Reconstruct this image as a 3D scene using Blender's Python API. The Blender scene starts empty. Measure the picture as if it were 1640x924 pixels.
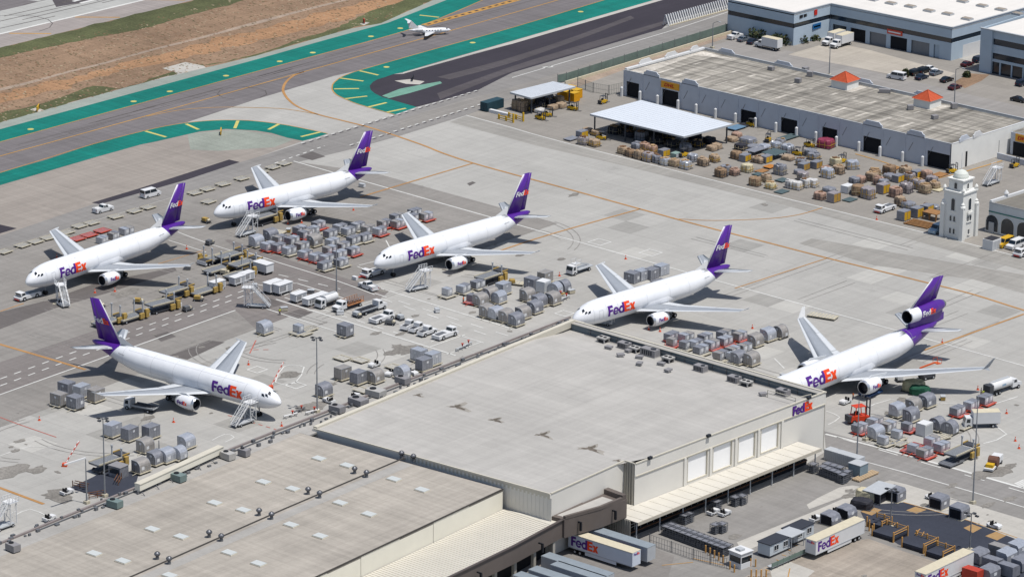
import bpy, bmesh, math, random
from mathutils import Vector, Matrix
from mathutils.geometry import tessellate_polygon
R = random.Random(7)
SC = bpy.context.scene
COL = SC.collection
# ---------------------------------------------------------------- camera
CF, CP, CR, CY, CH = 6076.3814, 0.31340159, -0.00926262, 0.85161463, 278.06788636   # focal px (1640 wide), pitch, roll, yaw, height
ORG = 858.01643672
_F = Vector((0, math.cos(CP), -math.sin(CP))); _Rt = Vector((1, 0, 0)); _D = Vector((0, -math.sin(CP), -math.cos(CP)))
_R2 = math.cos(CR)*_Rt + math.sin(CR)*_D; _D2 = -math.sin(CR)*_Rt + math.cos(CR)*_D
_A = Vector((math.cos(CY), math.sin(CY), 0)); _B = Vector((math.sin(CY), -math.cos(CY), 0)); _Z = Vector((0, 0, 1))
def _w(v): return Vector((v.dot(_B), v.dot(_A), v.z))
CAMPOS = _w(Vector((0, -ORG, CH))); WR, WD, WF = _w(_R2), _w(_D2), _w(_F)
def ray(x, y): return WR*(x-820) + WD*(y-462) + WF*CF
def G(x, y, z=0.0):            # survey point: where the sight line through a point of the photo meets the level z
    d = ray(x, y); t = (z-CAMPOS.z)/d.z
    p = CAMPOS + d*t; p.z = z; return p
def GX(x, y, X):               # ... meets the vertical plane of constant X (walls that face +X)
    d = ray(x, y); t = (X-CAMPOS.x)/d.x; return CAMPOS + d*t
def GY(x, y, Y):
    d = ray(x, y); t = (Y-CAMPOS.y)/d.y; return CAMPOS + d*t
cam = bpy.data.cameras.new('camera'); co = bpy.data.objects.new('camera', cam); COL.objects.link(co)
cam.sensor_width = 36; cam.lens = CF/1640*36; cam.clip_start = 5; cam.clip_end = 9000
co.matrix_world = Matrix.Translation(CAMPOS) @ Matrix((WR, -WD, -WF)).transposed().to_4x4()
SC.camera = co
# ---------------------------------------------------------------- sky, sun, exposure
SUNV = Vector((0.37, 0.07, 1.0)).normalized()         # towards the sun
sun = bpy.data.lights.new('sun', 'SUN'); sun.energy = 4.35; sun.angle = math.radians(0.55); sun.color = (1, .965, .91)
so = bpy.data.objects.new('sun', sun); COL.objects.link(so); so.rotation_euler = SUNV.to_track_quat('Z', 'Y').to_euler()
W = bpy.data.worlds.new('World'); SC.world = W; W.use_nodes = True
nt = W.node_tree; sky = nt.nodes.new('ShaderNodeTexSky'); sky.sky_type = 'NISHITA'; sky.sun_disc = False
sky.sun_elevation = math.asin(SUNV.z); sky.sun_rotation = math.atan2(SUNV.x, SUNV.y)
sky.air_density = 1.0; sky.dust_density = 1.5
bg = nt.nodes['Background']; bg.inputs[1].default_value = 0.1; nt.links.new(sky.outputs[0], bg.inputs[0])
SC.view_settings.view_transform = 'Standard'; SC.view_settings.look = 'None'; SC.view_settings.exposure = 0; SC.view_settings.gamma = 1
SC.cycles.max_bounces = 5; SC.cycles.diffuse_bounces = 3; SC.cycles.glossy_bounces = 3; SC.cycles.transparent_max_bounces = 6
# ---------------------------------------------------------------- helpers
def s2l(c): c /= 255.0; return c/12.92 if c <= .04045 else ((c+.055)/1.055)**2.4
K = 0.70                                               # sunlit display value -> albedo
def alb(rgb, k=K): return tuple(min(.85, s2l(c)*k) for c in rgb)
MATS = {}
def mat(name, rgb, rough=.7, metal=0.0, var=.12, scale=.6, spec=.3, streak=None, bump=0, k=K, fine=0):
    if name in MATS: return MATS[name]
    m = bpy.data.materials.new(name); m.use_nodes = True; n = m.node_tree.nodes; l = m.node_tree.links
    b = n['Principled BSDF']; b.inputs['Roughness'].default_value = rough; b.inputs['Metallic'].default_value = metal
    b.inputs['Specular IOR Level'].default_value = spec
    c = alb(rgb, k); b.inputs['Base Color'].default_value = (*c, 1)
    if var:
        tc = n.new('ShaderNodeTexCoord'); mp = n.new('ShaderNodeMapping'); l.new(tc.outputs['Object'], mp.inputs[0])
        if streak: mp.inputs['Scale'].default_value = streak
        t = n.new('ShaderNodeTexNoise'); t.inputs['Scale'].default_value = scale; t.inputs['Detail'].default_value = 6; t.inputs['Roughness'].default_value = .62
        l.new(mp.outputs[0], t.inputs['Vector'])
        r = n.new('ShaderNodeValToRGB'); r.color_ramp.elements[0].position = .3; r.color_ramp.elements[1].position = .72
        r.color_ramp.elements[0].color = (*[x*(1-var) for x in c], 1); r.color_ramp.elements[1].color = (*[min(.9, x*(1+var)) for x in c], 1)
        l.new(t.outputs[0], r.inputs[0]); out = r.outputs[0]
        if fine:
            t2 = n.new('ShaderNodeTexNoise'); t2.inputs['Scale'].default_value = scale*11; t2.inputs['Detail'].default_value = 4
            l.new(tc.outputs['Object'], t2.inputs['Vector'])
            mr = n.new('ShaderNodeMapRange'); mr.inputs[1].default_value = .3; mr.inputs[2].default_value = .7; mr.inputs[3].default_value = 1-fine; mr.inputs[4].default_value = 1+fine
            l.new(t2.outputs[0], mr.inputs[0]); mx = n.new('ShaderNodeVectorMath'); mx.operation = 'SCALE'
            l.new(out, mx.inputs[0]); l.new(mr.outputs[0], mx.inputs['Scale']); out = mx.outputs[0]
        l.new(out, b.inputs['Base Color'])
        if bump:
            bp = n.new('ShaderNodeBump'); bp.inputs['Strength'].default_value = bump; bp.inputs['Distance'].default_value = .1
            l.new(t.outputs[0], bp.inputs['Height']); l.new(bp.outputs[0], b.inputs['Normal'])
    MATS[name] = m; return m
def pave(name, rgb, slab=0, joint=.82, big=.10, mid=.06, fine=.05, stain=.0, streakamt=.06, rough=.85):
    """paving: broad mottling, tyre-worn streaks along the lanes, dark spots, optional slab joints and per-slab tint"""
    m = bpy.data.materials.new(name); m.use_nodes = True; n = m.node_tree.nodes; l = m.node_tree.links
    b = n['Principled BSDF']; b.inputs['Roughness'].default_value = rough; b.inputs['Specular IOR Level'].default_value = .2
    tc = n.new('ShaderNodeTexCoord'); c = alb(rgb)
    def noise(scale, lo, hi, amt, mapping=None, detail=5, rot=0):
        src = tc.outputs['Object']
        if mapping:
            mp = n.new('ShaderNodeMapping'); mp.inputs['Scale'].default_value = mapping; mp.inputs['Rotation'].default_value = (0, 0, rot); l.new(src, mp.inputs[0]); src = mp.outputs[0]
        t = n.new('ShaderNodeTexNoise'); t.inputs['Scale'].default_value = scale; t.inputs['Detail'].default_value = detail; t.inputs['Roughness'].default_value = .6
        l.new(src, t.inputs['Vector']); r = n.new('ShaderNodeMapRange')
        for i, v in ((1, lo), (2, hi), (3, 1-amt), (4, 1+amt)): r.inputs[i].default_value = v
        l.new(t.outputs[0], r.inputs[0]); return r.outputs[0]
    fs = [noise(.02, .35, .65, big), noise(.12, .3, .7, mid), noise(1.6, .3, .7, fine, detail=3), noise(.9, .3, .72, streakamt, (.03, .9, 1)), noise(.8, .3, .72, streakamt, (.9, .025, 1))]
    if stain:
        t = n.new('ShaderNodeTexNoise'); t.inputs['Scale'].default_value = .09; t.inputs['Detail'].default_value = 9; t.inputs['Roughness'].default_value = .7
        l.new(tc.outputs['Object'], t.inputs['Vector']); r = n.new('ShaderNodeMapRange')
        for i, v in ((1, .60), (2, .74), (3, 1.0), (4, 1-stain)): r.inputs[i].default_value = v
        l.new(t.outputs[0], r.inputs[0]); fs.append(r.outputs[0])
    if slab:
        br = n.new('ShaderNodeTexBrick'); br.offset = 0; br.inputs['Scale'].default_value = 1; br.inputs['Brick Width'].default_value = slab; br.inputs['Row Height'].default_value = slab
        br.inputs['Mortar Size'].default_value = .05; br.inputs['Mortar Smooth'].default_value = .3
        br.inputs['Color1'].default_value = (.97, .97, .97, 1); br.inputs['Color2'].default_value = (1.03, 1.03, 1.03, 1); br.inputs['Mortar'].default_value = (joint, joint, joint, 1)
        l.new(tc.outputs['Object'], br.inputs['Vector']); fs.append(br.outputs['Color'])
    v = n.new('ShaderNodeVectorMath'); v.operation = 'MULTIPLY'; v.inputs[0].default_value = c; l.new(fs[0], v.inputs[1]); out = v.outputs[0]
    for f_ in fs[1:]:
        v = n.new('ShaderNodeVectorMath'); v.operation = 'MULTIPLY'; l.new(out, v.inputs[0]); l.new(f_, v.inputs[1]); out = v.outputs[0]
    l.new(out, b.inputs['Base Color']); MATS[name] = m; return m
class MB:
    def __init__(s): s.v = []; s.f = []; s.m = []; s.T = None
    def add(s, vs, fs, mi=0):
        o = len(s.v); s.v += [tuple(s.T @ Vector(p)) if s.T else tuple(p) for p in vs]
        s.f += [tuple(o+i for i in f) for f in fs]; s.m += [mi]*len(fs)
    def box(s, x0, x1, y0, y1, z0, z1, mi=0):
        s.add([(x0,y0,z0),(x1,y0,z0),(x1,y1,z0),(x0,y1,z0),(x0,y0,z1),(x1,y0,z1),(x1,y1,z1),(x0,y1,z1)],
              [(0,3,2,1),(4,5,6,7),(0,1,5,4),(1,2,6,5),(2,3,7,6),(3,0,4,7)], mi)
    def prism(s, pts, z0, z1, mi=0, mside=None):          # pts: list of 2D, any winding
        a = sum(pts[i][0]*pts[(i+1) % len(pts)][1]-pts[(i+1) % len(pts)][0]*pts[i][1] for i in range(len(pts)))
        if a < 0: pts = pts[::-1]
        n = len(pts); vs = [(p[0], p[1], z0) for p in pts]+[(p[0], p[1], z1) for p in pts]
        tr = tessellate_polygon([[Vector((p[0], p[1], 0)) for p in pts]]) if n > 4 else [tuple(range(n))]
        top = [];
        for t in tr:
            q = [Vector(vs[i]) for i in t]; nz = (q[1]-q[0]).cross(q[2]-q[0]).z
            t = tuple(t) if nz > 0 else tuple(reversed(t)); top.append(tuple(i+n for i in t))
            s.add(vs, [], mi) if 0 else None
        o = len(s.v); s.add(vs, [(i, (i+1) % n, (i+1) % n+n, i+n) for i in range(n)], mi if mside is None else mside)
        s.f += [tuple(o+i for i in t) for t in top]+[tuple(o+i-n for i in reversed(t)) for t in top]; s.m += [mi]*(2*len(top))
    def cyl(s, p0, p1, r0, r1=None, n=10, mi=0, caps=True):
        r1 = r0 if r1 is None else r1; p0 = Vector(p0); p1 = Vector(p1); d = (p1-p0).normalized()
        u = d.orthogonal().normalized(); w = d.cross(u)
        vs = [p0+(u*math.cos(2*math.pi*i/n)+w*math.sin(2*math.pi*i/n))*r0 for i in range(n)]+[p1+(u*math.cos(2*math.pi*i/n)+w*math.sin(2*math.pi*i/n))*r1 for i in range(n)]
        fs = [(i, (i+1) % n, (i+1) % n+n, i+n) for i in range(n)]
        if caps: fs += [tuple(range(n))[::-1], tuple(range(n, 2*n))]
        s.add(vs, fs, mi)
    def bar(s, p0, p1, w, h=None, mi=0):                  # square bar between two points
        h = h or w; p0 = Vector(p0); p1 = Vector(p1); d = (p1-p0).normalized(); up = Vector((0, 0, 1)) if abs(d.z) < .95 else Vector((1, 0, 0))
        u = d.cross(up).normalized()*w/2; v = u.cross(d).normalized()*h/2
        vs = [p0-u-v, p0+u-v, p0+u+v, p0-u+v, p1-u-v, p1+u-v, p1+u+v, p1-u+v]
        s.add(vs, [(0,3,2,1),(4,5,6,7),(0,1,5,4),(1,2,6,5),(2,3,7,6),(3,0,4,7)], mi)
    def lathe(s, prof, org, axis='x', n=20, mi=0, sy=1, mis=None):   # prof [(t, r)...] along axis
        o = Vector(org); vs = []
        for t, r in prof:
            for i in range(n):
                a = 2*math.pi*i/n; c, q = math.cos(a)*r, math.sin(a)*r
                vs.append(o+Vector((t, c, q)) if axis == 'x' else (o+Vector((c, q, t)) if axis == 'z' else o+Vector((c, t, q))))
        for k in range(len(prof)-1):
            s.add(vs[k*n:(k+2)*n], [(i, i+n, (i+1) % n+n, (i+1) % n) for i in range(n)], mis[k] if mis else mi)
    def mesh(s, name, mats, smooth=False, weld=False):
        me = bpy.data.meshes.new(name); me.from_pydata(s.v, [], s.f)
        for m in (mats if isinstance(mats, (list, tuple)) else [mats]): me.materials.append(m)
        me.polygons.foreach_set('material_index', s.m)
        bm = bmesh.new(); bm.from_mesh(me)
        if weld: bmesh.ops.remove_doubles(bm, verts=bm.verts, dist=.0005)
        bmesh.ops.recalc_face_normals(bm, faces=bm.faces); bm.to_mesh(me); bm.free()
        if smooth: me.shade_auto_smooth(use_auto_smooth=True, angle=math.radians(38)) if hasattr(me, 'shade_auto_smooth') else me.polygons.foreach_set('use_smooth', [True]*len(me.polygons))
        me.update(); return me
    def build(s, name, mats, parent=None, loc=(0,0,0), rz=0, smooth=False, weld=False):
        return link(name, s.mesh(name, mats, smooth, weld), parent, loc, rz)
def link(name, me, parent=None, loc=(0,0,0), rz=0):
    o = bpy.data.objects.new(name, me); COL.objects.link(o); o.location = loc; o.rotation_euler = (0, 0, rz)
    if parent: o.parent = parent
    return o
def tag(o, label=None, cat=None, group=None, kind=None):
    if label: o['label'] = label
    if cat: o['category'] = cat
    if group: o['group'] = group
    if kind: o['kind'] = kind
    return o
def thing(name, label, cat, loc=(0,0,0), rz=0, group=None):
    o = bpy.data.objects.new(name, None); COL.objects.link(o); o.location = loc; o.rotation_euler = (0, 0, rz); o.empty_display_size = .5
    return tag(o, label, cat, group)
def dup(root, loc, rz=0, label=None, group=None):
    def cp(o, par):
        c = o.copy(); COL.objects.link(c)
        if par: c.parent = par
        for ch in KIDS.get(o.name, ()): cp(ch, c)
        return c
    if root.name not in KIDS:
        def reg(o):
            KIDS[o.name] = [x for x in ALLK() if x.parent == o]
            for x in KIDS[o.name]: reg(x)
        reg(root)
    r = cp(root, None); r.location = loc; r.rotation_euler = (0, 0, rz)
    if label: r['label'] = label
    if group: r['group'] = group
    return r
KIDS = {}
def ALLK(): return list(COL.objects)
class Proto:                                            # first call places the original itself, later calls place copies
    def __init__(s, root): s.r = root; s.used = False
    def __call__(s, loc, rz=0, label=None, group=None):
        if not s.used:
            s.used = True; s.r.location = loc; s.r.rotation_euler = (0, 0, rz)
            if s.r.name not in KIDS:
                def reg(o):
                    KIDS[o.name] = [x for x in ALLK() if x.parent == o]
                    for x in KIDS[o.name]: reg(x)
                reg(s.r)
            if label: s.r['label'] = label
            if group: s.r['group'] = group
            return s.r
        return dup(s.r, loc, rz, label, group)
def sheet(name, pts, m, lev, kind='structure', parent=None, rag=0):   # flat laid surface through surveyed points, lev*6 mm above the ground
    P = [G(*p) for p in pts]; vs = [Vector((p.x, p.y, lev*.006)) for p in P]
    if rag:
        q = random.Random(len(pts)); out = []
        for i in range(len(vs)):
            a, b = vs[i], vs[(i+1) % len(vs)]; L = (b-a).length; n_ = max(1, min(60, int(L/2.2))); d = (b-a)/max(L, .01); nn = Vector((-d.y, d.x, 0)); w = 0
            for k in range(n_): w = w*.6+q.uniform(-1, 1)*rag; out.append(a+(b-a)*k/n_+nn*(w if 0 < k else 0))
        vs = out
    tr = tessellate_polygon([vs]); fs = []
    for t in tr:
        nz = (vs[t[1]]-vs[t[0]]).cross(vs[t[2]]-vs[t[0]]).z; fs.append(tuple(t) if nz > 0 else tuple(reversed(t)))
    me = bpy.data.meshes.new(name); me.from_pydata(vs, [], fs); me.materials.append(m); o = link(name, me, parent)
    if kind: o['kind'] = kind
    return o
def ribbon(mb, pts, w, lev, mi=0, closed=False):        # painted line through surveyed points, w in metres
    P = [G(*p) if len(p) == 2 else Vector(p) for p in pts]; n = len(P)
    L = []; Rr = []
    for i in range(n):
        a = P[max(0, i-1)] if not closed else P[i-1]; b = P[min(n-1, i+1)] if not closed else P[(i+1) % n]
        d = (b-a); d.z = 0; d.normalize(); q = Vector((-d.y, d.x, 0))*w/2
        L.append((P[i].x+q.x, P[i].y+q.y, lev*.006)); Rr.append((P[i].x-q.x, P[i].y-q.y, lev*.006))
    for i in range(n-1 if not closed else n):
        j = (i+1) % n; mb.add([Rr[i], Rr[j], L[j], L[i]], [(0, 1, 2, 3)], mi)
def dashes(mb, p0, p1, w, on, off, lev, mi=0):
    a = G(*p0); b = G(*p1); L = (b-a).length; d = (b-a)/L; t = 0
    while t < L:
        e = min(L, t+on); ribbon(mb, [tuple(a+d*t), tuple(a+d*e)], w, lev, mi); t += on+off
def smooth_pts(pts, k=4):                               # Catmull-Rom through the points
    out = []
    P = [pts[0]]+list(pts)+[pts[-1]]
    for i in range(1, len(P)-2):
        for j in range(k):
            t = j/k; o = []
            for c in (0, 1):
                a, b, c2, d = P[i-1][c], P[i][c], P[i+1][c], P[i+2][c]
                o.append(.5*((2*b)+(-a+c2)*t+(2*a-5*b+4*c2-d)*t*t+(-a+3*b-3*c2+d)*t**3))
            out.append(tuple(o))
    out.append(tuple(pts[-1])); return out
# ================================================================ SETTING
apronM = pave('apron_concrete', (184, 182, 177), slab=7.6, joint=.83, big=.06, mid=.045, fine=.035, streakamt=.05, stain=.20)
g = MB(); g.add([(-4500,-4500,0),(4500,-4500,0),(4500,4500,0),(-4500,4500,0)], [(0,1,2,3)]); g.build('ground', apronM)['kind'] = 'structure'
rampM = pave('old_ramp', (152, 148, 143), slab=6.1, joint=.90, big=.08, mid=.07, fine=.05, stain=.32, streakamt=.08)
shoulderM = pave('road_asphalt', (148, 145, 142), big=.06, mid=.06, fine=.05, stain=.12, streakamt=.09)
brownM = pave('worn_pavement', (163, 155, 147), slab=7.6, joint=.93, big=.05, mid=.06, fine=.04, stain=.2, streakamt=.09)
taxiM = pave('taxiway_asphalt', (126, 121, 122), big=.05, mid=.05, fine=.04, streakamt=.12)
darkM = pave('fresh_asphalt', (66, 62, 70), big=.10, mid=.06, fine=.05, streakamt=.06)
streakM = pave('dusty_asphalt', (92, 87, 90), big=.12, mid=.08, fine=.06, streakamt=.12)
runM = pave('runway_concrete', (186, 186, 182), slab=7.6, joint=.93, big=.06, mid=.05, fine=.03, streakamt=.06)
shldM = pave('runway_shoulder', (166, 158, 154), big=.05, mid=.05, fine=.04, streakamt=.1)
greenM = pave('green_paint', (18, 126, 114), slab=7.6, joint=.9, big=.10, mid=.10, fine=.07, stain=.16, streakamt=.14, rough=.65)
greenfM = pave('faded_green_paint', (120, 165, 148), big=.1, mid=.1, fine=.1, streakamt=.08)
paleM = pave('pale_concrete', (198, 194, 186), big=.03, mid=.05, fine=.05)
grassM = pave('verge_grass', (94, 98, 66), big=.16, mid=.22, fine=.32, streakamt=.12)
dirtM = pave('dry_dirt', (152, 126, 103), big=.12, mid=.14, fine=.20, streakamt=.14)
dirtoM = pave('orange_dirt', (172, 134, 101), big=.10, mid=.14, fine=.20, streakamt=.16)
sandM = pave('sandy_track', (170, 152, 136), big=.10, mid=.16, fine=.15, streakamt=.1)
patchM = pave('patch_asphalt', (112, 107, 105), big=.06, mid=.08, fine=.06, streakamt=.08)
whiteP = pave('white_line_paint', (226, 226, 222), big=.04, mid=.05, fine=.08, streakamt=.06)
yelP = pave('yellow_line_paint', (198, 152, 84), big=.08, mid=.10, fine=.10, streakamt=.05)
orgP = pave('orange_line_paint', (190, 144, 92), big=.08, mid=.10, fine=.10, streakamt=.05)
barP = pave('bar_paint', (212, 202, 120), big=.05, mid=.08, fine=.08)
redP = pave('red_line_paint', (196, 120, 108), big=.05, mid=.1, fine=.15)
# --- runway side
sheet('runway', [(-400,150),(232,0),(500,-64),(500,-300),(-700,-300)], runM, 1)
sheet('runway_shoulder', [(-400,150),(232,0),(500,-64),(620,-75),(312,0),(180,33),(0,77),(-300,146)], shldM, 2)
sheet('rubber_patch', [(-60,34),(0,18),(40,9),(62,3),(40,0),(-60,0)], taxiM, 2)
sheet('rubber_patch', [(90,12),(180,-4),(180,-12),(80,-6)], streakM, 2)
sheet('infield', [(-300,146),(0,77),(312,0),(620,-75),(1000,-150),(900,-40),(715,0),(610,38),(410,92),(285,118),(0,195),(-300,270)], dirtM, 1)
sheet('infield_band', smooth_pts([(-200,205),(0,150),(120,122),(260,86),(410,48),(520,20),(640,-12)])+smooth_pts([(640,8),(540,36),(410,68),(300,94),(180,118),(60,152),(0,166),(-200,215)]), dirtoM, 2, rag=1.6)
sheet('track', smooth_pts([(-200,190),(0,142),(50,130),(110,114),(160,102),(240,80),(320,60),(410,35),(500,12),(600,-12)])+smooth_pts([(600,-9),(500,15),(410,39.5),(320,63),(240,83),(160,105),(110,117),(50,134),(0,146),(-200,196)]), sandM, 3, rag=.18)
sheet('grass_verge', smooth_pts([(-200,120),(0,77),(100,53),(200,28),(312,0),(420,-26)],3)+smooth_pts([(440,-20),(380,4),(300,26),(230,46),(170,58),(100,72),(60,80),(0,93),(-200,140)],3), grassM, 3, rag=.7)
sheet('grass_verge', smooth_pts([(-200,222),(0,182),(60,168),(110,152),(150,138),(200,142),(250,124),(286,112),(310,104),(340,104),(400,90),(440,78),(480,62),(520,52),(560,34),(600,16),(660,-2),(700,-14)],3)+[(730,-14),(690,1),(612,38),(582,41),(560,47),(410,90),(325,106),(285,118),(200,141),(0,197),(-200,245)], grassM, 3, rag=.9)
sheet('concrete_pad', [(260,110),(297,100),(326,106),(330,109),(287,118)], paleM, 4)
sheet('concrete_pad', [(48,176),(57,173),(74,178),(64,181)], paleM, 4)
sheet('concrete_pad', [(576,39),(584,36),(592,37),(583,41)], paleM, 4)
sheet('taxiway_shoulder', [(-200,252),(0,197),(200,141),(285,120),(410,90),(560,47),(610,38),(700,-2),(760,-14),(760,-2),(650,36),(622,38),(410,96),(0,208),(-200,264)], pave('faded_shoulder', (160,168,160), big=.1, mid=.08), 5)
sheet('taxiway', [(-300,310),(0,228),(410,115),(650,50),(775,0),(900,-40),(1500,-190),(1300,-50),(1062,0),(820,67),(645,117),(580,112),(535,122),(410,159.5),(300,196),(235,209),(250,226),(225,231),(0,297),(-300,380)], taxiM, 5)
sheet('green_shoulder', [(-300,292),(0,207.5),(160,164),(410,96),(520,65),(622,37),(717,0),(760,-16),(840,-25),(775,0),(705,29),(680,41),(650,50),(410,115),(0,228),(-300,312)], greenM, 6)
sheet('green_shoulder', [(-300,366),(0,277),(75,256),(150,231),(235,209),(268,202),(300,197),(340,193.5),(378,193),(410,194.5),(460,201),(500,208.5),(525,214.5),(505,221),(485,226),(460,221),(435,213.5),(410,209.5),(362,207),(320,211),(285,219),(250,227),(225,232),(150,253),(0,297),(-300,385)], greenM, 6)
sheet('green_shoulder', [(970,0),(1100,-38),(1150,-22),(1050,0),(820,66),(700,100),(645,116.5),(630,119.5),(617,124),(604,128),(597,132),(592,138),(594,145),(600,150),(612,156),(640,164),(667,172),(650,178),(632,184),(604,177),(575,168),(555,160),(540,153),(533,146),(532,140),(534,134),(545,125),(560,118.5),(580,112),(700,78),(820,45)], greenM, 6)
sheet('taxiway_edge', [(1050,0),(1150,-26),(1190,-20),(1062,0.5),(820,71),(760,86),(645,119),(645,116.5),(700,101),(820,66.5)], paleM, 6)
sheet('dark_pavement', [(645,119),(760,87),(820,71),(1062,0.5),(1300,-60),(1420,-60),(1200,0),(1075,33),(1060,47),(820,117),(765,145),(705,162),(667,172),(640,164),(612,156),(600,150),(594,145),(592,138),(597,132),(604,128),(617,124),(630,119.5)], darkM, 5)
sheet('dusty_strip', smooth_pts([(700,150),(820,107),(940,70),(1068,33)])+smooth_pts([(1064,40),(950,77),(830,112),(760,138),(705,160)]), streakM, 6)
sheet('dusty_strip', smooth_pts([(700,124),(800,98),(900,66),(1010,26)])+smooth_pts([(1016,30),(905,72),(810,104),(720,128)]), streakM, 7)
sheet('concrete_patch', [(632,130),(656,127.5),(680,131),(672,136),(650,135)], paleM, 7)
sheet('faded_stripe', [(612,154),(640,143),(660,139),(705,131),(708,134),(676,144),(655,150),(623,158)], greenfM, 8)
for bx in ([(576,114),(606,121)],[(543,125.5),(582,130.5)],[(535,143),(575,142.5)],[(551,159),(588,154.5)],[(588,172.5),(619,165)],[(619,180.5),(650,174)],[(233,210.5),(266,220)],[(298,199),(318,208)],[(381,194),(376,206)],[(447,199),(430,208)],[(513,212),(482,219.5)],[(672,25),(703,28.5)]):
    m_ = MB(); ribbon(m_, bx, .9, 8); m_.build('shoulder_bar', barP)['kind'] = 'structure'
for (x, y) in ((49,207.5),(214,163),(272,147),(362,122),(448,99),(501,85),(594,59),(641,46),(757,69),(619,108),(930,19.5),(580,235-231+0)) [:11]:
    m_ = MB(); p = G(x, y); m_.cyl((p.x,p.y,.04),(p.x,p.y,.05),.9,n=10); m_.build('taxiway_light_ring', barP)['kind'] = 'structure'
mk = MB()
ribbon(mk, [(-300,136),(0,55),(232,0),(560,-78)], 1.0, 3)
for a_, b_ in (((105,0),(120,-6)),((117,3),(143,-4)),((129,5.5),(160,-2))): ribbon(mk, [a_, b_], 1.3, 4)
mk.build('runway_marking', whiteP)['kind'] = 'structure'
mk = MB()
ribbon(mk, [(15,54),(82,54.5)], .9, 4); ribbon(mk, [(120,28),(192,28.5)], .9, 4); ribbon(mk, [(228,0),(296,1)], .9, 4)
for pts in ([(-300,312),(0,228),(410,115.5),(650,50),(775,0)], [(-300,366),(0,277),(150,231),(235,209),(268,202),(300,197),(340,193.5),(378,193),(410,194.5),(460,201),(525,214.5)], [(1100,-38),(970,0),(820,45),(700,78),(580,112),(560,118.5),(545,125),(534,134),(532,140),(533,146),(540,153),(555,160),(575,168),(632,184)]):
    ribbon(mk, smooth_pts(pts, 3), .35, 9)
ribbon(mk, smooth_pts([(-300,334),(0,250.5),(72,231),(235,186),(410,137),(487,115.5),(650,70),(820,22),(1000,-30)]), .45, 9)
ribbon(mk, smooth_pts([(235,187),(290,176.5),(350,172.5),(410,173),(460,175.5),(510,184)]), .35, 9)
TL = [(487,115.5),(470,122),(459,131),(454,140),(454,148),(462,160),(478,172),(510,184),(550,194),(600,207),(672,231),(710,246),(757,261.5),(820,279),(920,306),(1025,335),(1120,361),(1230,389),(1325,413.5),(1485,453),(1560,472),(1640,497),(1800,545)]
mk.build('taxi_marking', yelP)['kind'] = 'structure'
mk = MB(); ribbon(mk, smooth_pts(TL), .75, 9)
for pts in ([(757,262),(680,285),(577,316)],[(1025,335),(880,376),(800,402)],[(1325,413.5),(1177,462)],[(1640,503),(1560,532),(1480,561)],[(1087,351),(1145,353.5),(1230,350.5),(1280,344),(1317,333)]): ribbon(mk, smooth_pts(pts), .6 if len(pts) == 3 else .4, 9)
ribbon(mk, [(-120,516),(0,551.5),(70,572),(137,592)], .8, 9); ribbon(mk, [(-60,764),(0,781),(70,807)], .8, 9); ribbon(mk, [(0,499),(38,486)], .35, 9); ribbon(mk, [(250,424),(330,400)], .3, 9)
mk.build('lead_in_marking', orgP)['kind'] = 'structure'
mk = MB(); ribbon(mk, [(680,41),(820,2.5),(900,-20)], 2.6, 10, 0); dashes(mk, (684,40), (900,-20), .9, 1.6, 1.6, 11, 1)
mk.build('holding_marking', [yelP, darkM])['kind'] = 'structure'
# --- ramp side
sheet('ramp_margin', [(-200,340),(0,297),(150,253),(225,232),(250,227),(285,219),(320,211),(362,207),(410,209.5),(435,213.5),(460,221),(485,226),(410,253),(150,327),(0,378),(-200,438)], brownM, 1)
sheet('faded_island', [(300,213),(330,212),(380,208),(435,216),(470,224),(440,236),(350,242),(305,240)], pave('faded_island', (160,166,156), big=.1, mid=.12, fine=.1), 2)
sheet('service_road', [(-200,455),(0,378),(150,327),(410,253),(482,230),(632,184),(705,162),(765,145),(820,117),(1060,47),(1200,0),(1420,-60),(1500,-50),(1182,46),(907,131),(800,165),(746,185),(640,218),(560,240),(410,276),(0,398),(-200,470)], shoulderM, 4)
sheet('worn_strip', [(640,192),(745,160),(800,146),(905,114),(960,95),(980,98),(905,128),(800,163),(700,190),(640,208)], rampM, 5)
sheet('asphalt_patch', [(147,325),(230,300),(367,256),(384,260),(300,288),(160,327.5)], darkM, 6)
sheet('asphalt_patch', [(-40,366),(0,360),(27,366),(0,374),(-40,384)], darkM, 6)
sheet('asphalt_patch', [(478,251),(500,243),(521,251),(500,257)], patchM, 6)
sheet('asphalt_patch', [(748,294),(757,291),(762,293),(752,298)], patchM, 6)
sheet('left_ramp', [(-200,470),(0,398),(205,338),(410,276),(470,259),(595,276),(810,335),(893,358),(757,404),(610,452),(490,497),(410,527),(0,683),(-200,755)], rampM, 2)
sheet('ramp_road', [(-150,640),(0,580),(180,520),(350,452),(410,425),(390,405),(360,385),(365,383),(450,412),(560,448),(625,465),(610,478),(490,497),(410,527),(377,497),(0,632),(-150,690)], pave('ramp_road_asphalt', (136,130,127), big=.06, mid=.06, fine=.05, streakamt=.1), 3)
for p_ in ([(-20,518),(0,500),(80,480),(150,455),(280,428),(283,434),(170,470),(90,493),(0,527)],[(270,569),(335,545),(360,548),(300,576)],[(246,537),(268,531),(282,539),(258,547)],[(417,485),(434,478),(456,487),(430,494)],[(455,503),(480,495),(502,500),(478,510)]):
    sheet('asphalt_patch', p_, patchM, 5)
sheet('cargo_yard', [(746,185),(820,205),(912,231),(1230,311),(1550,390),(1700,430),(1900,480),(1900,200),(1640,120),(1460,75),(1182,50),(907,133),(800,165)], pave('yard_asphalt', (158,153,146), slab=9, joint=.93, big=.05, mid=.06, fine=.05, stain=.25, streakamt=.06), 1)
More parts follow.
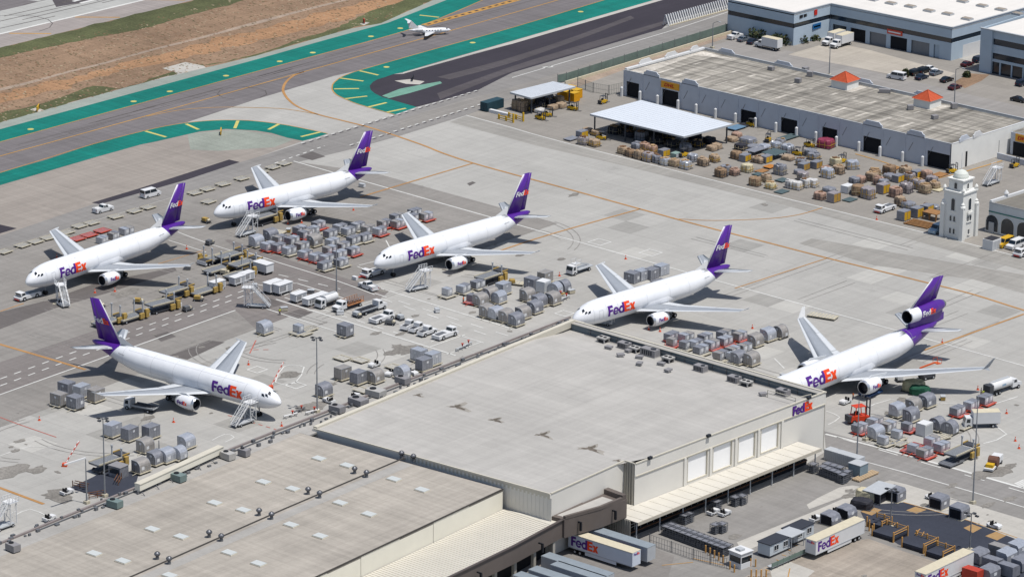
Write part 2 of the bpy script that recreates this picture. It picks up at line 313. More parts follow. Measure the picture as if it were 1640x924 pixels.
sheet('yard_margin', [(746,186),(912,232),(1230,312),(1550,391),(1700,431),(1700,450),(1560,412),(1300,340),(1000,266),(860,234),(720,196)], pave('margin_concrete', (166,163,157), big=.08, mid=.08, fine=.04, streakamt=.1), 1)
sheet('dusty_verge', [(907,131),(1182,46),(1215,50),(1182,56),(1000,112),(925,140)], sandM, 2)
sheet('side_street', [(1185,60),(1300,92),(1460,130),(1640,172),(1800,212),(1800,255),(1640,195),(1460,158),(1280,112),(1130,78)], pave('street_concrete', (160,156,152), big=.06, mid=.06, fine=.04, streakamt=.08), 2)
sheet('truck_court', [(1262,88),(1330,68),(1390,80),(1530,118),(1512,128),(1420,118)], pave('court_concrete', (190,182,170), slab=5, joint=.95, big=.05, mid=.08, fine=.05, stain=.35), 3)
sheet('flower_bed', [(1528,132),(1552,118),(1585,120),(1572,130),(1545,142)], dirtM, 4)
sheet('stain', [(1280,390),(1300,382),(1640,440),(1640,470),(1560,448),(1400,425)], MATS['margin_concrete'], 2)
# white markings
mk = MB()
for pts, w in (([(470,258.5),(640,307),(785,348),(1095,435),(1230,472.5),(1640,586),(1800,630)], .45), ([(746,185),(820,205),(912,231),(1230,311),(1550,390),(1650,417)], .4), ([(-100,668),(0,632),(377,497)], .4), ([(442,479.5),(730,569.5)], .5), ([(380,399),(450,422),(540,450),(600,472)], .35), ([(610,462),(820,527)], .4),
               ([(476,454),(536,473),(590,492),(660,515),(775,549)], .35), ([(470,585),(455,587),(441,612),(472,614),(487,588),(470,586)], .3), ([(413,490),(470,509),(560,538)], .35), ([(455,453),(476,454)], .3),
               ([(480,463),(455,473)], .3), ([(505,470),(478,482)], .3), ([(535,478),(505,490)], .3), ([(635,500),(605,515)], .3), ([(720,533),(690,548)], .3), ([(770,548),(715,568)], .3), ([(745,536),(688,556)], .3),
               ([(408,455),(442,462),(430,468)], .3), ([(575,425),(600,419)], .3), ([(572,427),(595,435),(610,440)], .3), ([(618,385),(627,402)], .3), ([(285,372),(330,389),(400,411)], .3), ([(270,385),(330,404)], .3),
               ([(1240,574),(1256,590)], .3), ([(1385,655),(1425,640),(1500,645),(1560,649)], .3), ([(1630,635),(1570,660),(1612,695),(1575,710)], .35), ([(1323,658),(1345,668),(1326,680)], .3),
               ([(1320,722),(1452,757),(1640,812),(1700,830)], .35), ([(1322,695),(1390,712),(1500,742),(1640,782),(1700,800)], .7), ([(0,730),(48,715),(90,718)], .2), ([(24,825),(48,815),(75,826)], .3), ([(340,705),(360,695),(375,700),(360,708)], .25)):
    ribbon(mk, smooth_pts(pts, 2), w, 8)
for p0, p1 in (((0,607),(400,462)), ((0,618),(412,466))): dashes(mk, p0, p1, .35, 2.2, 2.2, 8)
for p0, p1, on, off in (((400,459),(640,535),3,3),((446,452-12),(545,463),3,3),((600,470),(820,540),4,4),((820-10,500),(820-5,502),1,1),((610,478),(790,540),4,4),((1340,700),(1640,788),5,6),((620,500),(700,530),4,9)): dashes(mk, p0, p1, .35, on, off, 8)
for k in range(5): ribbon(mk, [(1625+k*3,775+k*1.5),(1640+k*3,768+k*1.5)], .5, 8)
for (x, y, s_) in ((474,617,1.6),(960,388,2.0),(1042,405,2.0),(904,502,1.6),(412,592,1.6)):
    c = G(x, y); ribbon(mk, [tuple(c+Vector(q)*s_) for q in ((-1,-1,0),(1,-1,0),(1,1,0),(-1,1,0))], .5, 8, closed=True)
mk.build('ramp_marking', whiteP)['kind'] = 'structure'
mk = MB()
for p0, p1 in (((454,580),(432,622)), ((430,560),(406,560)), ((365,665),(450,690))): dashes(mk, p0, p1, .3, 1.2, 1.0, 9)
for pts in ([(454,580),(434,618)],[(410,545),(400,566)],[(127,707),(103,744)],[(0,668),(26,678),(90,700)]): ribbon(mk, pts, .3, 8)
mk.build('red_marking', redP)['kind'] = 'structure'
# zipper lines of the service road
mk = MB()
for p0, p1 in (((482,230),(765,145)),((560,233),(800,158)),((440,262),(520,234))):
    dashes(mk, p0, p1, .45, 1.5, 1.5, 8)
mk.build('zipper_marking', [whiteP])['kind'] = 'structure'
mk = MB(); dashes(mk, (484,231.5), (767,146), .45, 1.5, 1.5, 9); dashes(mk, (562,234.5), (802,159), .45, 1.5, 1.5, 9); mk.build('zipper_dark_marking', darkM)['kind'] = 'structure'  # dark dashes offset beside the white ones
mk = MB(); ribbon(mk, [(820,125),(905,100),(1068,52),(1190,12)], .35, 8); ribbon(mk, [(870,109),(885,107)], 1.2, 8); mk.build('road_edge_marking', whiteP)['kind'] = 'structure'

# tyre marks, oil drips and repaired slabs
tyreM = pave('tyre_mark', (154, 151, 147), big=.05, mid=.1, fine=.15, streakamt=.1); oilM = pave('oil_stain', (142, 138, 132), big=.1, mid=.2, fine=.25, streakamt=.05); tyreD = pave('tyre_mark_dark', (104, 99, 97), big=.05, mid=.1, fine=.15, streakamt=.1)
slabA = pave('replaced_slab', (196, 194, 188), big=.03, mid=.04, fine=.03); slabB = pave('darker_slab', (168, 166, 161), big=.04, mid=.06, fine=.04, stain=.2)
rs = random.Random(21)
mk = MB()
def arc(mb, x, y, r, a0, a1, w=.22, lev=7, n=9):
    c = G(x, y); pts = [(c.x+r*math.cos(a0+(a1-a0)*i/n), c.y+r*math.sin(a0+(a1-a0)*i/n), 0) for i in range(n+1)]; ribbon(mb, pts, w, lev)
for k in range(34):
    x, y = rs.choice(((rs.uniform(20,560), rs.uniform(440,560)), (rs.uniform(440,760), rs.uniform(540,620)), (rs.uniform(720,900), rs.uniform(380,420)), (rs.uniform(1340,1640), rs.uniform(690,760)), (rs.uniform(0,300), rs.uniform(660,760)))); r = rs.uniform(8, 30); a = rs.choice((0, math.pi/2, math.pi, 4.7))+rs.uniform(-.4,.4); d = rs.uniform(.3, 1.2)
    arc(mk, x, y, r, a, a+d); arc(mk, x, y, r+1.7, a, a+d)
for k in range(40):
    x, y = rs.choice(((rs.uniform(0,700), rs.uniform(400,640)), (rs.uniform(0,600), rs.uniform(330,560)), (rs.uniform(900,1640), rs.uniform(330,600)))); c = G(x, y); L = rs.uniform(10, 50); al = rs.random() < .5
    for o in (0, 1.9): ribbon(mk, [(c.x+(o if al else 0), c.y+(0 if al else o), 0), (c.x+(o+rs.uniform(-1,1) if al else L), c.y+(L if al else o+rs.uniform(-1,1)), 0)], .18, 7)
mk.build('tyre_marks', tyreM)['kind'] = 'structure'
mk = MB()
for k in range(22):
    x = rs.uniform(-40, 380); y = 20-x*.24+rs.uniform(-4, 26); c = G(x, y)
    ribbon(mk, [(c.x, c.y, 0), (c.x+rs.uniform(-1,1), c.y+rs.uniform(25, 90), 0)], .5, 2.5)
for k in range(16):
    x = rs.uniform(0, 760); y = 236-x*.278+rs.uniform(-4, 14); c = G(x, y); ribbon(mk, [(c.x, c.y, 0), (c.x+rs.uniform(-2,2), c.y+rs.uniform(20, 70), 0)], .3, 5.6)
arc(mk, 388, 150, 7, 0, 5.2, .3, 9); arc(mk, 20, 40, 12, 0, 4, .3, 3)
mk.build('tyre_marks', tyreD)['kind'] = 'structure'
mk = MB()
def blob(mb, x, y, r, lev, el=1.0):
    c = G(x, y); n = 14; lev += len(mb.v)*.0004; vs = [(c.x+math.cos(2*math.pi*i/n)*r*rs.uniform(.55,1.15), c.y+math.sin(2*math.pi*i/n)*r*el*rs.uniform(.55,1.15), lev*.006) for i in range(n)]; mb.add([(c.x, c.y, lev*.006)]+vs, [(0, 1+i, 1+(i+1) % n) for i in range(n)])
for k in range(80):
    x, y = rs.choice(((rs.uniform(20,700), rs.uniform(380,640)), (rs.uniform(600,900), rs.uniform(380,540)), (rs.uniform(0,400), rs.uniform(640,760)), (rs.uniform(1340,1640), rs.uniform(640,800)), (rs.uniform(830,1400), rs.uniform(190,330)), (rs.uniform(1050,1640), rs.uniform(780,924)))); blob(mk, x, y, rs.uniform(.2, 1.3), 9.5, rs.uniform(.5, 2.2))
for (x, y, r) in ((18,754,3.5),(60,752,2),(500,650,3),(655,560,2.6),(640,562,2),(625,565,1.6),(100,800,3),(285,800,2),(1600,755,3),(1570,760,2.2),(465,600,2),(200,470,2.5),(640,556,2.4),(90,790,2.5),(1320,835,2),(1445,640,1.5)): blob(mk, x, y, r, 9.6, rs.uniform(.8,2))
mk.build('oil_stains', oilM)['kind'] = 'structure'
for mname, mm, n_ in (('pale_slabs', slabA, 26), ('dark_slabs', slabB, 30)):
    mk = MB(); seen = set()
    for k in range(n_):
        x, y = rs.choice(((rs.uniform(430,1640), rs.uniform(200,640)), (rs.uniform(650,1640), rs.uniform(300,500)), (rs.uniform(0,640), rs.uniform(560,760)))); c = G(x, y); i, j = math.floor(c.x/7.6), math.floor(c.y/7.6)
        if (i, j) in seen: continue
        seen.add((i, j)); L = 1; mk.add([(i*7.6+.05, j*7.6+.05, .005), ((i+L)*7.6-.05, j*7.6+.05, .005), ((i+L)*7.6-.05, (j+1)*7.6-.05, .005), (i*7.6+.05, (j+1)*7.6-.05, .005)] if mname[0] == 'p' else [(i*7.6+.05, j*7.6+.05, .0035), ((i+L)*7.6-.05, j*7.6+.05, .0035), ((i+L)*7.6-.05, (j+1)*7.6-.05, .0035), (i*7.6+.05, (j+1)*7.6-.05, .0035)], [(0,1,2,3)])
    mk.build(mname, mm)['kind'] = 'structure'

# scrubby tufts and bare spots in the infield
mk = MB(); tf = random.Random(5)
for k in range(3200):
    x = tf.uniform(-10, 640); t = tf.random(); yt = 90-x*.245; yb = 197-x*.27; y = yt+(yb-yt)*t
    c = G(x, y); r_ = tf.uniform(.12, .42); z = .03; n = 5; a0 = tf.uniform(0, 6)
    mk.add([(c.x+math.cos(a0+2*math.pi*i/n)*r_*tf.uniform(.5,1.5)*1.5, c.y+math.sin(a0+2*math.pi*i/n)*r_*tf.uniform(.4,1), z) for i in range(n)]+[(c.x, c.y, z+r_*.35)], [(i, (i+1) % n, n) for i in range(n)], tf.choice((0,0,1,2)))
mk.build('scrub', [mat('scrub_olive', (116,106,80), .9, 0, .3, 2), mat('scrub_straw', (182,164,138), .9, 0, .2, 2), mat('scrub_rust', (140,108,84), .9, 0, .2, 2)])['kind'] = 'stuff'
# ================================================================ LETTERING (outlines cut from strokes)
def ringpts(cx, cy, r, a0, a1, n): return [(cx+r*math.cos(math.radians(a0+(a1-a0)*i/n)), cy+r*math.sin(math.radians(a0+(a1-a0)*i/n))) for i in range(n+1)]
def glyphs(word):
    """list of (quads, colour index); unit cap height. returns quads as 4-point polygons so they can wrap round a hull"""
    out = []; x = 0
    def rect(x0, x1, y0, y1, ci): out.append(([(x0,y0),(x1,y0),(x1,y1),(x0,y1)], ci))
    def ring(cx, cy, ro, ri, a0, a1, ci, n=16, clampx=None):
        for i in range(n):
            b0 = math.radians(a0+(a1-a0)*i/n); b1 = math.radians(a0+(a1-a0)*(i+1)/n)
            q = [(cx+ri*math.cos(b0), cy+ri*math.sin(b0)), (cx+ro*math.cos(b0), cy+ro*math.sin(b0)), (cx+ro*math.cos(b1), cy+ro*math.sin(b1)), (cx+ri*math.cos(b1), cy+ri*math.sin(b1))]
            if clampx is not None:
                q = [(min(p[0], clampx), p[1]) for p in q]
                if len(set(p[0] for p in q)) < 2: continue
            out.append((q, ci))
    for ch in word:
        if ch == 'F': rect(0+x, .27+x, 0, 1, 0); rect(.27+x, .66+x, .77, 1, 0); rect(.27+x, .60+x, .40, .61, 0); x += .62
        elif ch == 'e': c = x+.39; ring(c, .37, .38, .19, 8, 325, 0); rect(c-.19, c+.37, .31, .43, 0); x += .76
        elif ch == 'd': c = x+.38; ring(c, .37, .38, .18, 0, 360, 0, 18, clampx=x+.50); rect(x+.50, x+.76, 0, 1, 0); x += .76
        elif ch == 'E': rect(x, x+.27, 0, 1, 1); [rect(x+.27, x+.70, a, b, 1) for a, b in ((0,.23),(.40,.61),(.77,1))]; x += .70
        elif ch == 'x':
            w = .30; o = [(x, 0), (x+w, 0), (x+.36, .17), (x+.42, 0), (x+.76, 0), (x+.53, .38), (x+.74, .72), (x+.45, .72), (x+.36, .56), (x+.29, .72), (x-.03, .72), (x+.20, .36)]
            out.append(([o[0], o[1], o[2], o[11]], 1)); out.append(([o[3], o[4], o[5], o[2]], 1)); out.append(([o[6], o[7], o[8], o[5]], 1)); out.append(([o[9], o[10], o[11], o[8]], 1)); out.append(([o[11], o[2], o[5], o[8]], 1)); x += .76
    return out, x
def lettering(mb, word, f, h, cols=(0, 1), sub=.12, stretch=1.0):
    """f(u, v) -> 3D point; u along, v up, metres"""
    qs, wd = glyphs(word)
    for q, ci in qs:
        nu = max(1, int((max(p[0] for p in q)-min(p[0] for p in q))/sub)); nv = max(1, int((max(p[1] for p in q)-min(p[1] for p in q))/sub))
        vs = []
        for j in range(nv+1):
            for i in range(nu+1):
                a = i/nu; b = j/nv
                u = (q[0][0]*(1-a)+q[1][0]*a)*(1-b)+(q[3][0]*(1-a)+q[2][0]*a)*b; v = (q[0][1]*(1-a)+q[1][1]*a)*(1-b)+(q[3][1]*(1-a)+q[2][1]*a)*b
                vs.append(f(u*h*stretch, v*h))
        mb.add(vs, [(j*(nu+1)+i, j*(nu+1)+i+1, (j+1)*(nu+1)+i+1, (j+1)*(nu+1)+i) for j in range(nv) for i in range(nu)], cols[ci])
    return wd*h*stretch
# materials of vehicles and aircraft
hullW = mat('white_hull_paint', (240, 242, 246), .34, 0, .05, .35, .5, k=.80)
purpM = mat('purple_paint', (84, 34, 146), .35, 0, .05, .3, .5, k=.78)
orngM = mat('orange_lettering', (248, 78, 28), .5, 0, 0, k=.85)
purpL = mat('purple_lettering', (88, 40, 140), .5, 0, 0, k=.8)
whiteL = mat('white_lettering', (245, 245, 248), .5, 0, 0)
wgrey = mat('wing_grey', (168, 174, 182), .45, 0, .05, .4)
wlight = mat('wing_light', (226, 230, 234), .4, 0, .04, .4)
bareM = mat('bare_metal', (205, 208, 212), .28, .75, .05, .6, k=.95)
blackM = mat('black_rubber', (38, 37, 40), .8, 0, 0)
glassM = mat('dark_glass', (30, 42, 52), .12, 0, 0, spec=.8)
intM = mat('dark_duct', (58, 62, 70), .6, .3, 0)
fanM = mat('fan_metal', (120, 124, 132), .4, .7, 0)
steelM = mat('grey_steel', (128, 130, 134), .5, .3, .06)
whiteM = mat('white_paint', (238, 239, 240), .45, 0, .04, .8)
lgreyM = mat('light_grey_paint', (196, 200, 204), .5, 0, .06, .8)
redM = mat('red_paint', (196, 70, 52), .6, 0, .12, 1.2)
yelM = mat('yellow_paint', (226, 182, 40), .6, 0, .1, 1.0)
creamM = mat('cream_paint', (224, 214, 188), .6, 0, .08, 1.0)
orM = mat('orange_plastic', (236, 92, 48), .6, 0, 0)
gearM = mat('gear_paint', (170, 172, 176), .5, .2, 0)
def build_jet(label, loc, rz, big=False, near=1, Lk=1.0, span=22.3, tipz=5.5, xtip=30.2, cat='cargo jet', group='parked white and purple cargo jets'):
    root = thing('cargo_jet', label, cat, loc, rz, group)
    rad = 3.01 if big else 2.82; L = (61.6 if big else 53.4)*Lk; za = 5.1 if big else 4.85
    nose = [(0,.02,-.55),(.35,.62,-.52),(.9,1.05,-.46),(1.7,1.52,-.36),(2.8,1.98,-.22),(4.2,2.40,-.10),(5.8,2.66,-.03),(7.6,2.80,0),(9,2.82,0)]
    tail = [(.66,1,1,0),(.72,.97,.97,.07),(.78,.88,.88,.30),(.84,.74,.73,.62),(.89,.59,.58,.93),(.93,.45,.44,1.20),(.965,.29,.29,1.45),(.985,.19,.20,1.56),(1,.07,.09,1.62)]
    NO = -2.6 if big else 0
    st = [(s+NO, r*rad/2.82, z, r*rad/2.82) for s, r, z in nose]+[(L*t, rad, 0, rad) for t in (.3, .45, .55)]+[(L*t, rad*a, z*rad/2.82, rad*b) for t, a, b, z in tail]
    def sec(s):
        for i in range(len(st)-1):
            if st[i][0] <= s <= st[i+1][0]:
                k = (s-st[i][0])/(st[i+1][0]-st[i][0]); return [st[i][j]*(1-k)+st[i+1][j]*k for j in range(4)]
        return st[-1]
    def surf(s, th, side=1, off=0.0):        # th: angle up from the horizontal, degrees
        _, ry, zc, rz_ = sec(s); a = math.radians(th); return Vector((-s, side*math.cos(a)*(ry+off), za+zc+math.sin(a)*(rz_+off)))
    N = 28
    def loft(ss, name, m_, cap=False):
        mb = MB(); vs = []
        for s in ss:
            _, ry, zc, r2 = sec(s); vs += [(-s, math.cos(2*math.pi*i/N)*ry, za+zc+math.sin(2*math.pi*i/N)*r2) for i in range(N)]
        for k in range(len(ss)-1): mb.add(vs[k*N:(k+2)*N], [(i, i+N, (i+1) % N+N, (i+1) % N) for i in range(N)])
        mb.add(vs[:N], [tuple(range(N))]); mb.add(vs[-N:], [tuple(range(N))])
        return mb.build(name, m_, root, smooth=True, weld=True)
    # purple begins along a raked line behind the wing; the hull is cut there
    sp = L*(.80 if big else .865)
    body = [s for s, *_ in st if s < sp-.5]+[sp-1.0, sp]
    mb = MB(); vs = []; rows = body
    def rake(s, i): return s-(math.sin(2*math.pi*i/N))*1.6 if s >= sp-.001 else s
    for s in rows:
        for i in range(N):
            s2 = rake(s, i) if s == rows[-1] else s
            _, ry, zc, r2 = sec(s2); vs.append((-s2, math.cos(2*math.pi*i/N)*ry, za+zc+math.sin(2*math.pi*i/N)*r2))
    rows2 = rows[:-2]+[rows[-1]]; vs = vs[:-2*N]+vs[-N:]
    for k in range(len(rows2)-1): mb.add(vs[k*N:(k+2)*N], [(i, i+N, (i+1) % N+N, (i+1) % N) for i in range(N)])
    mb.add(vs[:N], [tuple(range(N))]); mb.build('fuselage', hullW, root, smooth=True, weld=True)
    mb = MB(); vs = []; rows3 = [sp]+[s for s, *_ in st if s > sp+1.8]
    for j, s in enumerate(rows3):
        for i in range(N):
            s2 = rake(s, i) if j == 0 else s
            _, ry, zc, r2 = sec(s2); vs.append((-s2, math.cos(2*math.pi*i/N)*ry, za+zc+math.sin(2*math.pi*i/N)*r2))
    for k in range(len(rows3)-1): mb.add(vs[k*N:(k+2)*N], [(i, i+N, (i+1) % N+N, (i+1) % N) for i in range(N)])
    mb.add(vs[-N:], [tuple(range(N))]); mb.build('tail_cone', purpM, root, smooth=True, weld=True)
    # cockpit windows
    for side in (1, -1):
        for k, (s0, s1, t0, t1) in enumerate(((2.0,2.7,52,76),(2.3,3.0,33,49),(3.0,3.75,26,41))):
            mb = MB(); gr_ = []
            for j in range(4):
                for i in range(4): u = i/3; v = j/3; a_ = NO+s0+(s1-s0)*u; gr_.append(surf(a_+v*(.35-.23*u), t0+2*u+(t1-t0-2*u)*v, side, .03))
            mb.add(gr_, [(j*4+i, j*4+i+1, j*4+i+5, j*4+i+4) for j in range(3) for i in range(3)])
            mb.build('cockpit_window', glassM, root)
    # side lettering
    h = 3.0 if big else 2.5; s0 = 10.0 if big else 8.6
    for side in (1, -1):
        mb = MB(); wd = glyphs('FedEx')[1]*h*.98
        def f(u, v, side=side):
            s = s0+u if side == 1 else s0+wd-u
            return surf(s, math.degrees((v-h*.42)/rad)+(10 if big else 3), side, .03)
        lettering(mb, 'FedEx', f, h, (0, 1), stretch=.98); mb.build('lettering', [purpL, orngM], root)
        mb = MB()                                                   # door outlines and small print
        def strip(sa, ta, sb, tb, w=.06):
            for i in range(8):
                a0 = i/8; a1 = (i+1)/8
                p = [surf(sa+(sb-sa)*t, ta+(tb-ta)*t, side, .02) for t in (a0, a1)]
                q = Vector((w, 0, 0)) if abs(sb-sa) < .01 else Vector((0, 0, w)); mb.add([p[0], p[1], p[1]+q, p[0]+q], [(0,1,2,3)])
        strip(6.0+NO,-18,6.0+NO,22); strip(7.1+NO,-18,7.1+NO,22); strip(6.0+NO,22,7.1+NO,22)
        strip(11.5-3.2,-20,11.5-3.2,62); strip(11.9,-20,11.9,62) if side == 1 else None
        for rg in (4.6, 14.8, 21.5, 29.0, 35.5, L*.80): strip(rg, -30, rg, 84, .05)
        for ln in (-14, 58): strip(9, ln, 20, ln, .04); strip(20, ln, 30, ln, .04); strip(30, ln, L*.78, ln, .04)
        for k in range(7): strip(L*.79+k*.28, 20, L*.79+k*.28+.18, 20, .22)
        mb.build('door_outline', mat('panel_line', (200, 203, 208), .6, 0, 0), root)['kind'] = 'stuff'
    # wings
    S = 25.9 if big else span
    if big: sec_w = [(2.6, 22.5, 12.4, 3.1, 1.55), (9.5, 28.6, 8.4, 4.0, .95), (S-.5, 43.0, 2.9, 6.1, .30)]
    else: sec_w = [(2.4, 18.0, 10.6, 3.15, 1.35), (8.0, 20.9+.3, 7.4, 3.75, .85), (S, xtip, 2.7, tipz, .28)]
    def prof(fr): return 1.9*(math.sqrt(max(fr, 0))*.55-.3*fr-.25*fr*fr)*1.0
    def wingpart(name, fa, fb, m_, side, flip=0, dz=0, y0=None, y1=None):
        mb = MB(); fr = [fa+(fb-fa)*k/4 for k in range(5)]; vs = []; secs = sec_w
        if y0 is not None:
            def at(y):
                for i in range(len(sec_w)-1):
                    a, b = sec_w[i], sec_w[i+1]
                    if a[0] <= y <= b[0]+1e-6: k = (y-a[0])/(b[0]-a[0]); return tuple(a[j]*(1-k)+b[j]*k for j in range(5))
            secs = [at(y0)]+[s for s in sec_w if y0 < s[0] < y1]+[at(y1)]
        for (y, le, ch, z, th) in secs:
            up = [(-(le+ch*q), side*y, z+th*prof(q)*.62+dz) for q in fr]; lo = [(-(le+ch*q), side*y, z-th*prof(q)*.42+dz-.015) for q in reversed(fr)]
            vs += up+lo
        n = 10
        for k in range(len(secs)-1): mb.add(vs[k*n:(k+2)*n], [(i, i+n, (i+1) % n+n, (i+1) % n) for i in range(n)])
        mb.add(vs[:n], [tuple(range(n))]); mb.add(vs[-n:], [tuple(range(n))])
        return mb.build(name, m_, wr, smooth=True)
    for side in (1, -1):
        mbw = MB(); wr = None
        mb = MB(); fr = [.16, .35, .55, .72]
        vs = []
        for (y, le, ch, z, th) in sec_w: vs += [(-(le+ch*q), side*y, z+th*prof(q)*.62) for q in fr]+[(-(le+ch*q), side*y, z-th*prof(q)*.42) for q in reversed(fr)]
        for k in range(len(sec_w)-1): mb.add(vs[k*8:(k+2)*8], [(i, i+8, (i+1) % 8+8, (i+1) % 8) for i in range(8)])
        mb.add(vs[-8:], [tuple(range(8))]); wr = mb.build('wing', wgrey, root, smooth=True)
        wingpart('slat', 0, .158, wlight, side)
        yk = sec_w[1][0]; Se = sec_w[2][0]
        for a, b in ((2.9, yk-.1), (yk+.1, Se*.70), (Se*.70+.12, Se-.1)): wingpart('flap', .722, .995, wlight, side, y0=a, y1=b)
        mb = MB()
        for y in (S*.42, S*.58, S*.28): 
            k = (y-sec_w[0][0])/(S-sec_w[0][0]); le = sec_w[0][1]+(sec_w[2][1]-sec_w[0][1])*k; ch = sec_w[1][2]*.8; z = sec_w[0][3]+(sec_w[2][3]-sec_w[0][3])*k
            mb.cyl((-(le+ch*.5), side*y, z-.25), (-(le+ch*1.12), side*y, z-.3), .22, .05, 8)
        fo = mb.build('flap_fairing', wlight, root, smooth=True); fo['kind'] = 'stuff'
        if big:
            mb = MB(); le = sec_w[2][1]
            mb.add([(-(le+.2), side*(S-.5), 6.1), (-(le+2.9), side*(S-.5), 6.1), (-(le+3.9), side*(S+.35), 8.1), (-(le+2.9), side*(S+.35), 8.1),
                    (-(le+.3), side*(S-.36), 6.1), (-(le+2.9), side*(S-.36), 6.1), (-(le+3.9), side*(S+.43), 8.1), (-(le+2.9), side*(S+.43), 8.1)], [(0,1,2,3),(7,6,5,4),(0,4,5,1),(1,5,6,2),(2,6,7,3),(3,7,4,0)])
            mb.add([(-(le+.6), side*(S-.5), 6.1), (-(le+2.4), side*(S-.5), 6.1), (-(le+2.6), side*(S), 5.3), (-(le+.6), side*(S-.4), 6.1), (-(le+2.4), side*(S-.4), 6.1), (-(le+2.6), side*(S+.08), 5.3)], [(0,1,2),(5,4,3),(0,3,4,1),(1,4,5,2),(2,5,3,0)])
            mb.build('winglet', wgrey if side == 1 else whiteM, root)
        else:
            mb = MB(); le = sec_w[2][1]
            mb.add([(-(le+.3), side*S, tipz), (-(le+3.2), side*S, tipz), (-(le+3.5), side*(S+.1), tipz+.25), (-(le+2.6), side*(S+.1), tipz+.25), (-(le+.3), side*(S+.1), tipz), (-(le+3.2), side*(S+.1), tipz), (-(le+3.5), side*(S+.18), tipz+.25), (-(le+2.6), side*(S+.18), tipz+.25)], [(0,1,2,3),(7,6,5,4),(0,4,5,1),(1,5,6,2),(2,6,7,3),(3,7,4,0)])
            mb.build('wingtip_fence', wlight, root)
        # engine
        ey = 8.35 if big else 7.95; ex = (23.1 if big else 17.4); ez = 2.9 if big else 2.35; er = 1.62 if big else 1.42
        mb = MB(); mb.lathe([(.25, er*.80), (0, er*.93), (-.35, er*1.0), (-1.4, er*1.08), (-2.6, er*1.08), (-3.8, er*.98), (-5.0, er*.80)], (-ex, side*ey, ez), n=22)
        en = mb.build('engine', hullW, root, smooth=True)
        mb = MB(); mb.lathe([(.27, er*.80), (.30, er*.86), (.10, er*.96), (-.25, er*1.0)], (-ex+.01, side*ey, ez), n=22); mb.v = [(x, side*ey+(y-side*ey)*1.012, ez+(z-ez)*1.012) for x, y, z in mb.v]
        mb.build('intake_lip', bareM, en, smooth=True)
        mb = MB(); mb.lathe([(.22, er*.80), (-.9, er*.78), (-1.0, er*.78), (-1.0, .02)], (-ex, side*ey, ez), n=22); mb.build('intake_duct', intM, en, smooth=True)
        mb = MB(); mb.lathe([(-.35, .03), (-.75, er*.26), (-.9, er*.28)], (-ex, side*ey, ez), n=12)
        for k in range(18):
            a = 2*math.pi*k/18; u = Vector((0, math.cos(a), math.sin(a))); w = Vector((0, -math.sin(a), math.cos(a))); c = Vector((-ex-.85, side*ey, ez))
            mb.add([c+u*er*.25-w*.06, c+u*er*.76-w*.14+Vector((.06,0,0)), c+u*er*.76+w*.10, c+u*er*.25+w*.06], [(0,1,2,3)])
        fo = mb.build('fan', fanM, en); fo['kind'] = 'stuff'
        mb = MB(); mb.lathe([(-5.0, er*.78), (-4.6, er*.62), (-6.1, er*.46), (-6.1, er*.38), (-5.6, er*.34), (-7.0, .05)], (-ex, side*ey, ez), n=16); mb.build('exhaust', steelM, en, smooth=True)
        mb = MB()
        mb.add([(-ex-1.0, side*ey-.2, ez+er*.9), (-ex-1.0, side*ey+.2, ez+er*.9), (-ex-6.6, side*ey+.2, ez+er*.35), (-ex-6.6, side*ey-.2, ez+er*.35), (-ex-2.6, side*ey-.16, ez+er*1.35), (-ex-2.6, side*ey+.16, ez+er*1.35), (-ex-8.5, side*ey+.1, ez+er*.9), (-ex-8.5, side*ey-.1, ez+er*.9)],
               [(0,1,5,4),(1,2,6,5),(2,3,7,6),(3,0,4,7),(4,5,6,7),(0,3,2,1)]); mb.build('pylon', wlight, root)
        for sd in (1, -1):
            mb = MB(); hh = .78; wd = glyphs('FedEx')[1]*hh
            def f2(u, v, sd=sd):
                x = -ex-1.2-u if sd == 1 else -ex-1.2-wd+u
                a = (v-hh*.3)/er; rr = er*1.09+.02; return Vector((x, side*ey+sd*math.cos(a)*rr, ez+math.sin(a)*rr+.0))
            lettering(mb, 'FedEx', f2, hh, (0, 1), sub=.4); mb.build('lettering', [purpL, orngM], en)
        # belly fairing and main gear
        hs = 9.3 if not big else 9.9; hx = (45.6 if not big else 52.5)*Lk; hz = 6.5 if not big else 6.7
        mb = MB(); vs = []
        for (y, le, ch, z, th) in ((.9, hx, 5.2, hz, .5), (hs-1.1, hx+5.0, 2.2, hz+.85, .22)):
            vs += [(-(le+ch*q), side*y, z+th*k) for q, k in ((0,0),(.15,.5),(.45,.55),(1,0),(.45,-.4),(.15,-.35))]
        mb.add(vs, [(i, i+6, (i+1) % 6+6, (i+1) % 6) for i in range(6)]+[tuple(range(6)), tuple(range(6, 12))]); mb.build('tailplane', wlight, root, smooth=True)
        mb = MB(); le = hx+.7
        mb.add([(-(hx+1.2), side*2.2, hz+.36), (-(hx+3.3), side*2.2, hz+.24), (-(hx+5.0+1.5), side*(hs-1.5), hz+.98), (-(hx+5.0+.6), side*(hs-1.5), hz+1.0)], [(0,1,2,3)]); mb.build('tailplane_panel', wgrey, root)
        mb = MB(); gx = 27.5 if not big else 34.5; gy = 4.6 if not big else 5.2
        mb.cyl((-gx, side*gy, 3.2), (-gx, side*gy, .7), .2, .16); mb.cyl((-gx+.8, side*gy, .62), (-gx-.8, side*gy, .62), .13); mb.bar((-gx, side*gy, 1.6), (-gx, side*(gy-1.5), 3.0), .14)
        gr = mb.build('main_gear', gearM, root)
